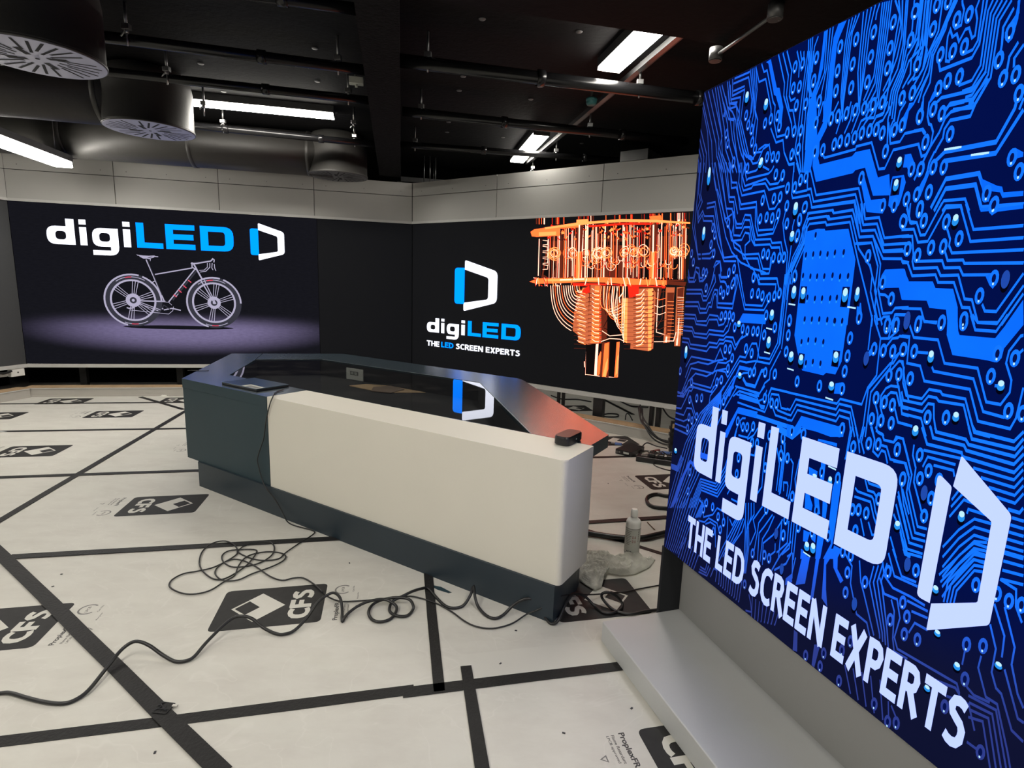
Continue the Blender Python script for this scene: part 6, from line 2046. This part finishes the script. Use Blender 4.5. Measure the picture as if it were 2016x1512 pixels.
# =================================================================== CABLES
CABLES = {
'power': '-1684,1549,6 -1620,1571,6 -1587,1573,6 -1521,1556,6 -1452,1541,6 -1393,1537,6 -1365,1552,6 -1351,1594,10 -1358,1683,20 -1359,1755,35 -1338,1782,50 -1308,1784,55 -1265,1776,45 -1216,1765,20 -1163,1749,8 -1128,1753,6 -1108,1774,10 -1100,1840,20 -1080,1916,35 -1059,1957,45 -1028,1965,50 -987,1965,40 -939,1949,15 -882,1926,6 -846,1923,6 -814,1946,10 -788,2006,25 -775,2089,40 -746,2137,50 -721,2149,50 -689,2119,45 -671,2083,20 -655,2031,6 -649,2020,6 -644,2062,10 -613,2106,20 -568,2131,30 -512,2148,30 -462,2128,20 -450,2106,6 -460,2049,6 -497,2023,6 -536,2038,6 -562,2086,6 -558,2138,10 -522,2160,20 -463,2165,30 -408,2155,30 -384,2126,20 -384,2110,6 -399,2071,6 -435,2066,6 -468,2086,6 -482,2117,10 -475,2154,20 -436,2180,30 -404,2217,30 -372,2258,20 -345,2284,6 -304,2222,6 -257,2157,6 -217,2137,6 -174,2155,10 -147,2189,40 -137,2227,60 -127,2177,40 -109,2146,10 -72,2091,6 -35,2074,6 1,2101,10 37,2120,40 80,2120,70 117,2123,70 149,2130,30 183,2066,8 204,2052,6 226,2062,20 250,2105,50 276,2153,70 311,2197,60 352,2207,40 390,2190,10 421,2146,6 458,2142,6 501,2170,6 516,2212,10 492,2216,40 452,2215,60 426,2216,50 433,2225,20 464,2175,6 504,2145,6 548,2141,6 606,2164,6 671,2181,6',
'laptop': '-788,2207,6 -712,2162,6 -630,2167,6 -544,2186,6 -471,2204,6 -412,2218,6 -347,2198,6 -280,2162,6 -214,2107,6 -164,2054,6 -119,2021,6 -68,2007,6 -19,2015,6 38,2048,6 96,2092,20 154,2092,50 199,2121,70 244,2141,80 310,2188,60 399,2261,20 494,2305,6 562,2321,6 624,2347,6 728,2385,6',
'coil': '-800,2225,6 -861,2287,6 -928,2336,6 -975,2332,6 -1014,2310,6 -1084,2341,6 -1187,2423,6 -1260,2469,6 -1320,2485,6 -1354,2453,6 -1357,2386,6 -1328,2332,6 -1271,2292,6 -1211,2301,6 -1174,2358,6 -1114,2428,6 -1086,2481,6 -1087,2526,6 -1119,2560,6 -1186,2573,6 -1247,2550,6 -1277,2503,6 -1269,2417,6 -1245,2337,6 -1265,2282,6 -1284,2215,6 -1320,2182,6 -1369,2174,6 -1425,2192,6 -1480,2231,6 -1500,2282,6 -1481,2337,6 -1431,2364,6 -1373,2410,6 -1335,2516,6 -1349,2571,6 -1390,2625,6 -1448,2651,15 -1509,2645,6 -1515,2558,6 -1473,2453,6 -1416,2374,6 -1335,2308,6 -1283,2301,6 -1253,2353,6 -1236,2436,6 -1243,2541,6 -1263,2586,6 -1326,2587,6 -1388,2568,6 -1398,2521,6 -1363,2461,6 -1301,2415,6 -1244,2419,6 -1186,2457,6 -1162,2538,6 -1185,2621,6 -1232,2677,6 -1285,2673,6 -1333,2639,6 -1345,2580,6 -1323,2545,6 -1239,2497,6 -1173,2484,6 -1113,2506,6 -1105,2570,6 -1076,2679,6 -1056,2737,6 -1043,2800,6 -1067,2828,8 -1154,2867,6 -1213,2899,6 -1238,2899,30 -1289,2959,58 -1342,3001,106 -1421,3052,169 -1461,3077,267 -1472,3090,319 -1439,3071,399 -1415,3057,453 -1392,3042,551 -1358,3022,655 -1332,3006,704 -1378,3152,702 -1370,3246,703'}
def cable(key, r, m, label, extra=None):
    P = [tuple(float(a) / 1000 for a in t.split(',')) for t in CABLES[key].split()]; P = [(x, y, max(z, r + .0012)) for x, y, z in P]
    mb = MB(); mb.tube(P, r, m, 8, 4); return mb.build('cable', label=label, cat='cable')
cable('power', .0062, 'rubber', 'thick black cable snaking from the bottom left past the desk plinth to the grey platform')
cable('laptop', .0032, 'rubber', 'thin black cable trailing beside the thick one under the front of the desk')
cable('coil', .0034, 'rubber', 'thin black cable coiled loosely on the floor and rising to the laptop')
def tubeobj(pts, r, label, cat='cable', name='cable', m='rubber'):
    mb = MB(); mb.tube(pts, r, m, 10, 6); return mb.build(name, label=label, cat=cat)
tubeobj([(.30, 2.99, .018), (.414, 2.91, .018), (.516, 2.874, .018), (.618, 2.85, .018), (.746, 2.856, .018), (.822, 2.89, .018), (.93, 2.95, .018)], .0155, 'fat black hose lying on the floor behind the white bottle')
tubeobj([(1.20, 3.52, .012), (1.066, 3.521, .012), (1.004, 3.546, .012), (.944, 3.51, .012), (.91, 3.433, .012), (.911, 3.348, .012), (.956, 3.311, .012), (1.06, 3.308, .012)], .011, 'black hose loop at the edge of the blue screen')
tubeobj([(.836, 3.099, .004), (.854, 2.998, .004)], .0032, 'thin dark stick on the floor behind the bottle', 'stick', 'stick', 'cardboard_dark')
bun = [[1.219, 5.08, .27], [1.21, 4.95, .18], [1.24, 4.86, .13], [1.30, 4.80, .06], [1.38, 4.78, .02], [1.50, 4.72, .015]]
for k in range(4):
    tubeobj([(x + .016 * math.cos(k * 1.6 + i), y + .012 * k, z + .010 * (k % 2) + .006 * k) for i, (x, y, z) in enumerate(bun)], .007, 'black cables hanging in a bundle over the skirting under the right LED wall').__setitem__('group', 'bundled black cables under the right LED wall')
tubeobj([(.506, 6.9, .008), (.629, 6.699, .008), (.824, 6.709, .008), (.973, 6.593, .008)], .008, 'thin dark cable on the floor behind the right LED wall, left of the wide post')
tubeobj([(1.009, 5.911, .008), (1.09, 5.98, .008), (1.181, 5.956, .008), (1.151, 5.84, .008), (1.029, 5.821, .008), (1.0, 5.90, .008)], .007, 'small loop of cable lying right of the wide post under the LED wall')
tubeobj([(1.347, 6.681, .01), (1.424, 6.422, .01), (1.53, 6.396, .01), (1.611, 6.345, .02)], .009, 'dark cable on the floor behind the twin post under the right LED wall')
tubeobj([(1.22, 5.72, .008), (1.24, 5.79, .05), (1.27, 5.79, .05), (1.29, 5.70, .008)], .006, 'tiny upright cable hoop behind the timber rail under the right LED wall')
tubeobj([(1.5, 5.35, .23), (1.55, 5.25, .16), (1.66, 5.1, .15), (1.8, 5.0, .10)], .008, 'black cable slung from the twin post towards the blue screen')
# =================================================================== LOOSE THINGS BY THE DESK
bt = empty('bottle', (.655, 2.688, 0), 0, 'white plastic bottle with printed label standing on the floor right of the desk', 'bottle')
mb = MB(); mb.lathe([(.030, 0), (.037, .004), (.0385, .012), (.0385, .178), (.0378, .186), (.034, .195), (.026, .203), (.018, .207), (.0155, .209), (.0155, .215)], (0, 0, 0), 'plastic_white', 32); bod = mb.build('body', bt)
mb = MB(); mb.lathe([(.0175, .214), (.0185, .217), (.0185, .243), (.0165, .246), (.015, .2535), (.012, .255)], (0, 0, 0), 'plastic_white', 24); mb.build('cap', bt)
mb = MB()
def wrap(mb, a0, a1, z0, z1, m, r=.0389):
    n = max(2, int((a1 - a0) / .12)); k = mb.mi(m)
    for i in range(n):
        p, q = a0 + (a1 - a0) * i / n, a0 + (a1 - a0) * (i + 1) / n
        mb.face([(r * math.cos(p), r * math.sin(p), z0), (r * math.cos(q), r * math.sin(q), z0), (r * math.cos(q), r * math.sin(q), z1), (r * math.cos(p), r * math.sin(p), z1)], m)
A0 = math.atan2(-2.715, -.664)
wrap(mb, A0 - 1.5, A0 + 1.5, .024, .155, 'label_paper'); wrap(mb, A0 - 1.5, A0 + 1.5, .156, .1585, 'ink', .0391); wrap(mb, A0 - 1.5, A0 + 1.5, .0215, .024, 'ink', .0391)
for k in range(9): wrap(mb, A0 - 1.0, A0 - .15 - .1 * (k % 3), .143 - .009 * k, .146 - .009 * k, 'print_grey', .0391)
for k in range(5): wrap(mb, A0 + .75, A0 + .85, .09 + .012 * k, .097 + .012 * k, 'print_grey', .0391)
for i in range(2):
    for j in range(2): wrap(mb, A0 - .02 + .3 * i, A0 + .14 + .3 * i, .085 + .022 * j, .098 + .022 * j, 'connector_red', .0392); wrap(mb, A0 + .02 + .3 * i, A0 + .10 + .3 * i, .088 + .022 * j, .095 + .022 * j, 'label_paper', .0393)
for k in range(5): wrap(mb, A0 - .75 + .15 * k, A0 - .66 + .15 * k, .030, .038, 'ink', .0391)
mb.build('label', bod, recalc=False)
# crumpled cloth: one thick folded sheet
def cloth():
    P = [(.33, 2.43), (.35, 2.54), (.40, 2.64), (.43, 2.70), (.50, 2.705), (.545, 2.655), (.60, 2.65), (.68, 2.665), (.765, 2.625), (.715, 2.545), (.63, 2.475), (.55, 2.455), (.50, 2.475), (.47, 2.43), (.445, 2.34), (.41, 2.318), (.375, 2.36)]
    c = Vector((.52, 2.55)); rr = random.Random(4); bm = bmesh.new(); N = 44; rings = []; n = len(P)
    # dense outline
    O = []
    for i in range(n):
        for j in range(9): O.append(Vector(P[i]).lerp(Vector(P[(i + 1) % n]), j / 9))
    from mathutils import noise
    for k in range(N + 1):
        s = 1 - k / N * .985; ring = []
        for p in O:
            q = c + (p - c) * s; d = (q - Vector((.40, 2.48))).length
            rg = lambda x, y, s: (1 - abs(noise.noise(Vector((x, y, s)))) * 2.2)
            a = rg(q.x * 9 + q.y * 6, q.y * 26 - q.x * 10, 1.3); b = rg(q.x * 34, q.y * 18, 5.1); f3 = noise.noise(Vector((q.x * 60, q.y * 70, 2.0))); edge = min(1, k / 5)
            z = .004 + edge * (.008 + .022 * math.exp(-(d / .10) ** 2) + .022 * max(0, a) ** 2 + .010 * max(0, b) ** 2 + .003 * f3)
            ring.append(bm.verts.new((q.x - c.x, q.y - c.y, max(.004, z))))
        rings.append(ring)
    for a, b in zip(rings, rings[1:]):
        for i in range(len(O)): f = bm.faces.new((a[i], a[(i + 1) % len(O)], b[(i + 1) % len(O)], b[i])); f.smooth = True
    bm.faces.new(rings[-1]); mb = MB(); mb.bm.free(); mb.bm = bm; mb.mi('cloth_white')
    bmesh.ops.solidify(bm, geom=list(bm.faces), thickness=.002)
    o = mb.build('cleaning_cloth', label='crumpled off white cleaning cloth in front of the bottle', cat='cloth'); o.location = (c.x, c.y, .003); return o
cloth()
mb = MB(); mb.prism(rounded([(-.05, -.02), (.06, -.03), (.07, .01), (-.02, .03)], .01), 0, .004, 'cloth_white'); mb.box(-.02, .03, -.01, .02, .004, .014, 'cloth_white', .004)
o = mb.build('paper_scrap', label='small crumpled white scrap on the floor by the far left skirting', cat='scrap'); o.location = (-3.93, 6.08, .002)
mb = MB(); mb.prism([(-.045, -.01), (.03, -.014), (.045, .008), (-.03, .012)], 0, .001, 'trim_white'); o = mb.build('paper_scrap', label='tiny white paper slip lying on the second far tape at left', cat='scrap'); o.location = (-4.30, 4.49, .0035)
# power box, power strip, connectors behind the desk
pb = empty('power_box', (1.02, 4.53, 0), math.atan2(.19, .15), 'small black power supply box on the floor behind the desk', 'power supply')
mb = MB(); mb.box(-.11, .13, -.075, .075, .001, .045, 'plastic_black', .003); mb.build('case', pb)
mb = MB(); mb.box(-.1125, -.111, -.05, -.0, .018, .034, 'label_paper'); mb.build('rating_label', pb); mb = MB(); mb.box(-.1125, -.111, .03, .045, .016, .03, 'print_grey'); mb.box(-.1125, -.111, .055, .065, .012, .03, 'print_grey'); mb.build('sockets', pb)
ps = empty('power_strip', (1.19, 4.28, 0), math.atan2(-.085, .214), 'black multi way power strip with plugs on the floor beside the blue screen', 'power strip')
mb = MB(); mb.box(-.16, .16, -.05, .05, .001, .045, 'plastic_black', .006); mb.build('case', ps)
mb = MB(); mb.box(-.125, -.075, -.02, .012, .046, .052, 'print_grey', .002); mb.build('switch', ps)
for k, (x, m) in enumerate(((-.04, 'plastic_black'), (.03, 'plastic_black'), (.10, 'plastic_black'))):
    mb = MB(); mb.box(x - .025, x + .025, -.025, .025, .0455, .075, m, .006); mb.tube([(x, .02, .065), (x, .06, .08), (x + .03, .10, .05), (x + .06, .16, .012)], .005, 'rubber'); mb.build('plug', ps)
tubeobj([(1.16, 4.29, .02), (1.15, 4.20, .006), (1.19, 4.12, .006), (1.27, 4.06, .006), (1.36, 4.04, .006)], .0042, 'thin black flex from the power strip down to the printed logo')
tubeobj([(1.14, 4.60, .03), (1.20, 4.68, .05), (1.28, 4.66, .03), (1.36, 4.60, .03)], .0055, 'black lead coming out of the rear of the power box')
tubeobj([(1.10, 4.50, .012), (1.16, 4.56, .012), (1.25, 4.53, .012), (1.22, 4.45, .02), (1.14, 4.46, .012)], .006, 'looped black lead between the power box and the strip')
for (x, y, rz, m, l) in ((.965, 4.74, -.3, 'connector_blue', 'blue plastic cable connector lying behind the power box'), (1.33, 4.52, -.2, 'connector_blue', 'larger blue connector beside the power strip'), (1.25, 4.56, .5, 'connector_red', 'dull red connector beside the power strip')):
    mb = MB(); L = .045 if x > 1 else .03; mb.cyl((-L, 0, .014), (L, 0, .014), .012, m, 12); mb.cyl((-L - .035, 0, .014), (-L, 0, .014), .009, 'steel', 12)
    o = mb.build('connector', label=l, cat='connector'); o.location = (x, y, .001); o.rotation_euler = (0, 0, rz)
for k, (x, y, z0, z1) in enumerate(((1.40, 4.62, 0.0, .27), (1.45, 4.52, 0.0, .22))):
    mb = MB(); mb.box(-.02, .02, -.015, .015, z0, z1, 'plastic_black', .003)
    for j in range(4): mb.box(-.028, .028, -.02, .02, z0 + .03 + j * .055, z0 + .06 + j * .055, 'plastic_black', .002)
    mb.box(-.012, .012, -.022, -.0205, z1 - .06, z1 - .02, 'connector_blue' if k else 'cardboard')
    o = mb.build('cable_connector_block', label=('tall' if k == 0 else 'shorter') + ' upright black block of cable connectors at the edge of the blue screen', cat='connector'); o.location = (x, y, 0.0)
# =================================================================== CEILING SERVICES
def batten(a, b, label, wd=.155, z0=2.80, th=.022):
    a, b = Vector(a), Vector(b); c = (a + b) / 2; L = (b - a).length; o = empty('ceiling_light', (c.x, c.y, z0), math.atan2(b.y - a.y, b.x - a.x), label, 'ceiling light')
    mb = MB(); mb.box(-L / 2, L / 2, -wd / 2 - .006, wd / 2 + .006, th + .0005, th + .058 if z0 < 2.7 else .0795, 'galvanised'); mb.build('housing', o)
    mb = MB(); mb.box(-L / 2 + .004, L / 2 - .004, -wd / 2, wd / 2, 0, th, 'lamp_glow', .008); mb.build('diffuser', o)
    for s in (-1, 1): mb = MB(); mb.box(s * L / 2 - .004, s * L / 2 + .004, -wd / 2 - .004, wd / 2 + .004, .002, .03, 'black_duct'); mb.build('end_cap', o)
    if z0 < 2.7:
        for s in (-.4, .4): mb = MB(); mb.cyl((s * L, 0, th + .05), (s * L, 0, 2.879 - z0), .004, 'steel', 8); mb.build('suspension_rod', o)
    return o
batten((-2.93, 5.02), (-1.685, 5.30), 'lit strip light behind the second round duct at the upper left', .15)
batten((.855, 2.85), (.575, 4.02), 'lit strip light at the top right, partly hidden by the black bulkhead')
batten((.200, 5.656), (-.035, 6.868), 'lit strip light above the right LED wall, beneath the pipes')
batten((-4.09, 4.35), (-4.36, 5.53), 'lit strip light at the far left hanging low in front of the white fascia', .15, z0=2.33, th=.055)
for i, (x, y) in enumerate(((-1.9, .9), (-1.6, -.9), (-4.4, .9), (1.2, .7), (.95, -1.3), (-4.2, -1.6), (-4.6, 3.6), (-2.7, -3.0))):
    batten((x - .135, y + .585), (x + .135, y - .585), 'one of the strip lights behind the camera').__setitem__('group', 'strip lights behind the camera')
def pipe(a, b, z, r, label, m='black_pipe'):
    mb = MB(); mb.cyl((a[0], a[1], z), (b[0], b[1], z), r, m, 20)
    a, b = Vector(a), Vector(b); d = (b - a).normalized()
    for t in (.32, .74): c = a.lerp(b, t); mb.cyl((c.x, c.y, z), (c.x + d.x * .05, c.y + d.y * .05, z), r * 1.25, m, 20)
    return mb.build('ceiling_pipe', label=label, cat='pipe')
pz = 2.70
pipe((-2.6, 2.64), (-.72, 3.07), pz, .028, 'black ceiling pipe at the top edge left of the beam')
pipe((-3.6, 3.17), (-.95, 3.866), pz, .032, 'black ceiling pipe crossing behind the nearest round duct')
pipe((-4.0, 3.76), (-1.13, 4.455), pz, .030, 'black ceiling pipe above the second round duct')
pipe((-3.35, 5.19), (-1.44, 5.74), pz - .01, .030, 'pipe lit from above passing in front of the third duct outlet')
pipe((-.76, 3.67), (1.9, 4.30), pz, .040, 'thick black ceiling pipe crossing below the top right light')
pipe((-.95, 4.687), (1.5, 5.29), pz, .036, 'black ceiling pipe passing under the teal detector')
pipe((-1.19, 5.75), (1.3, 6.14), pz, .030, 'black ceiling pipe crossing the far strip light')
def rod(x, y, zl, label, r=.008, zt=2.879):
    o = empty('pipe_hanger', (x, y, zl), 0, label, 'pipe hanger', 'threaded rods holding the ceiling pipes')
    mb = MB(); mb.cyl((0, 0, .03), (0, 0, zt - zl), r, 'steel', 8); mb.build('rod', o)
    mb = MB(); mb.box(-.022, .022, -.016, .016, .015, .045, 'steel', .002); mb.cyl((0, 0, -.005), (0, 0, .02), .012, 'steel', 8); mb.cyl((0, 0, -.07), (0, 0, .0), .005, 'steel', 6); mb.cyl((-.035, 0, -.02), (.0, 0, .02), .005, 'steel', 6); mb.build('clamp', o)
    return o
for (x, y, l) in ((-2.287, 3.46, 'left end of the pipe by the nearest duct'), (-2.454, 4.10, 'pipe above the second duct'), (-1.178, 3.80, 'pipe just left of the beam, nearest rod'), (-1.294, 4.405, 'pipe just left of the beam, second rod'), (-1.49, 5.234, 'space left of the beam by the white box'), (-1.618, 5.70, 'pipe above the third duct outlet'),
                  (-.591, 3.70, 'thick pipe right of the beam'), (-.803, 4.71, 'second pipe right of the beam'), (-1.043, 5.78, 'third pipe right of the beam'), (.792, 4.03, 'thick pipe below the top right light'), (.593, 5.06, 'pipe under the teal detector'), (.371, 5.99, 'pipe beside the far strip light'), (.156, 6.849, 'space above the right fascia'), (-2.719, 5.35, 'pipe in front of the long duct'), (-2.606, 4.83, 'left end of the first lit strip light')):
    rod(x, y, 2.72, 'thin steel hanger rod holding the ' + l)
mb = MB(); P = [(-.70, 2.40), (-1.733, 7.2), (-1.476, 7.2), (-.50, 2.40)]; mb.prism(P, 2.6, 2.879, 'fireproof_spray'); mb.build('trim_4', kind='structure')
bk = [(-2.6, 2.20), (-.307, 2.734), (.257, 2.871), (.993, 3.038), (2.2, 3.32), (2.36, 2.67), (1.15, 2.39), (-.15, 2.08), (-2.45, 1.55)]
mb = MB(); mb.prism(bk[::-1], 2.6, 2.879, 'black_paint'); mb.build('trim_5', kind='structure')
# ducts with swirl outlets
def grille(parent, r, m, seed=0):
    mb = MB(); n = 48; mb.lathe([(r + .006, .0), (r + .006, .012), (r, .012)], (0, 0, 0), 'black_duct', n); mb.build('rim', parent)
    mb = MB(); mb.cyl((0, 0, -.002), (0, 0, .004), r, m, n); fp = mb.build('face_plate', parent)
    mb = MB(); N = 28
    for k in range(N):
        a = 6.28318 * k / N; c, s = math.cos(a), math.sin(a); i0, i1 = (.30, .88) if k % 2 else (.42, .92)
        if k % 7 == 0: i0, i1 = .18, .5
        w_ = .015 if k % 7 == 0 else .0072; tw = .10
        P = [Vector((c * r * i0 - s * w_, s * r * i0 + c * w_)), Vector((c * r * i0 + s * w_, s * r * i0 - c * w_)), Vector((math.cos(a + tw) * r * i1 + s * w_, math.sin(a + tw) * r * i1 - c * w_)), Vector((math.cos(a + tw) * r * i1 - s * w_, math.sin(a + tw) * r * i1 + c * w_))]
        mb.face([(p.x, p.y, -.0026) for p in P], 'slot_black')
    mb.cyl((0, 0, -.004), (0, 0, -.002), .010, 'slot_black', 10); mb.build('slots', fp)
def duct(x, y, r, label, horiz, rh, zh, m='grille', zface=2.45):
    # vertical drop with the outlet plate, and the horizontal run joined to it by an elbow
    o = empty('air_duct', (x, y, zface), 0, label, 'air duct')
    top = 2.878 - zface
    mb = MB(); prof = [(r + .004, .004), (r + .004, .02), (r, .022), (r, .30), (r * .97, .36), (r * .86, .41), (r * .7, top)]; mb.lathe(prof, (0, 0, 0), 'black_duct', 48); mb.build('drop', o)
    d = Vector((horiz[0] - x, horiz[1] - y, 0)); L = d.length; d.normalize()
    mb = MB(); z = zh - zface; mb.cyl(Vector((0, 0, z)) + d * r * .2, Vector((0, 0, z)) + d * L, rh, 'black_duct', 40)
    for k in range(1, int(L / 1.1) + 1): q = Vector((0, 0, z)) + d * (r * .9 + (k - 1) * 1.1); mb.cyl(q, q + d * .035, rh + .006, 'black_duct', 40)
    mb.build('run', o); grille(o, r, m); return o
duct(-2.545, 3.125, .297, 'nearest big black air duct with a round slotted white outlet, top left', (-6.5, 2.2), .21, 2.665)
duct(-2.868, 4.525, .302, 'second black air duct with a blue lit slotted outlet left of the first light', (-6.5, 3.69), .20, 2.662)
duct(-1.935, 6.180, .300, 'third black air duct end with a dark slotted outlet above the corner', (-5.2, 5.44), .215, 2.655, 'grille_dark')
# lighting trunking and small fittings
def bar(a, b, z0, z1, wd, m, name, label, cat):
    a, b = Vector(a), Vector(b); d = (b - a); L = d.length; c = (a + b) / 2; mb = MB(); mb.box(-L / 2, L / 2, -wd / 2, wd / 2, 0, z1 - z0, m)
    o = mb.build(name, label=label, cat=cat); o.location = (c.x, c.y, z0); o.rotation_euler = (0, 0, math.atan2(d.y, d.x)); return o
bar((.985, 3.05), (.085, 6.95), 2.80, 2.835, .035, 'steel', 'cable_channel', 'bright steel channel running along the two right hand lights', 'channel')
bar((1.04, 3.1), (.15, 6.95), 2.845, 2.879, .03, 'galvanised', 'cable_channel', 'dull steel channel just right of the bright one on the ceiling', 'channel')
bar((-6.0, 6.2), (-4.6, 8.6), 2.74, 2.80, .12, 'galvanised', 'cable_tray', 'dim cable tray above the far left light', 'cable tray')
bar((-1.6, 7.6), (.9, 8.2), 2.62, 2.72, .16, 'galvanised', 'cable_tray', 'pale cable tray seen above the corner of the LED walls', 'cable tray')
mb = MB(); mb.cyl((-1.5, 7.35, 2.615), (.7, 7.85, 2.615), .014, 'steel', 10)
for q in (-1.1, .3): mb.cyl((q, 7.35 + (q + 1.5) * .227, 2.615), (q, 7.35 + (q + 1.5) * .227, 2.879), .005, 'steel', 6)
mb.build('cable_channel', label='thin steel rail below the pale cable tray', cat='channel')
bar((1.15, 5.9), (2.3, 7.5), 2.66, 2.76, .30, 'galvanised', 'cable_tray', 'broad dim tray above the right end of the fascia', 'cable tray')
se = empty('ceiling_detector', (.53, 4.52, 2.74), 0, 'teal round detector hanging under the ceiling beside the steel channel', 'detector')
mb = MB(); mb.lathe([(.018, 0), (.034, .006), (.040, .02), (.040, .034), (.043, .036), (.043, .05), (.040, .052)], (0, 0, 0), 'teal', 24); mb.build('body', se)
mb = MB(); mb.cyl((0, 0, .052), (0, 0, .138), .012, 'black_duct', 10); mb.build('stem', se)
cj = empty('conduit', (.985, 3.085, 2.56), 0, 'short grey conduit between two round junction boxes at the top right', 'conduit')
a, b = Vector((0, 0, 0)), Vector((.095, -.455, 0)); mb = MB(); mb.cyl(a, b, .0085, 'galvanised', 12); mb.build('tube', cj)
for q in (a, b): mb = MB(); mb.cyl(q - Vector((0, 0, .022)), q + Vector((0, 0, .038)), .033, 'galvanised', 24); mb.cyl(q - Vector((0, 0, .026)), q - Vector((0, 0, .022)), .029, 'galvanised', 24); mb.cyl(q + Vector((.018, 0, -.028)), q + Vector((.018, 0, -.026)), .004, 'steel', 8); mb.build('junction_box', cj)
mb = MB(); mb.box(-.05, .05, -.03, .03, 0, .045, 'label_paper', .003); mb.cyl((.0, 0, -.02), (0, 0, 0), .01, 'label_paper', 10); o = mb.build('emergency_fitting', label='small cream box fitting on the ceiling just left of the beam', cat='fitting'); o.location = (-1.22, 4.36, 2.78); o.rotation_euler = (0, 0, AU)
mb = MB(); mb.cyl((0, 0, .045), (0, 0, .099), .012, 'black_duct', 8); mb.build('stem', o)
for i, (x, y) in enumerate(((-.248, 3.511), (.327, 3.628), (-.442, 4.414), (-.503, 4.721), (.071, 4.865), (.133, 4.567), (-.185, 6.07), (-.692, 5.595), (-.75, 5.952), (.647, 6.202), (-2.35, 4.348), (-2.496, 4.946), (-1.395, 4.007), (-1.598, 4.628))):
    mb = MB(); mb.lathe([(.006, -.006), (.02, -.003), (.022, 0)], (0, 0, 0), 'galvanised', 12); o = mb.build('ceiling_stud', label='small round metal fixing on the black ceiling', cat='fixing', group='small metal fixings scattered over the ceiling'); o.location = (x, y, 2.879)
for i, (x, y) in enumerate(((-1.16, 5.80), (-1.09, 5.80), (-1.03, 5.86))):
    mb = MB(); mb.cyl((0, 0, 0), (0, 0, .319), .007, 'steel', 8); o = mb.build('conduit_drop', label='thin vertical steel conduit beside the beam above the wall corner', cat='conduit', group='vertical conduits beside the beam'); o.location = (x, y + 1.25, 2.56)
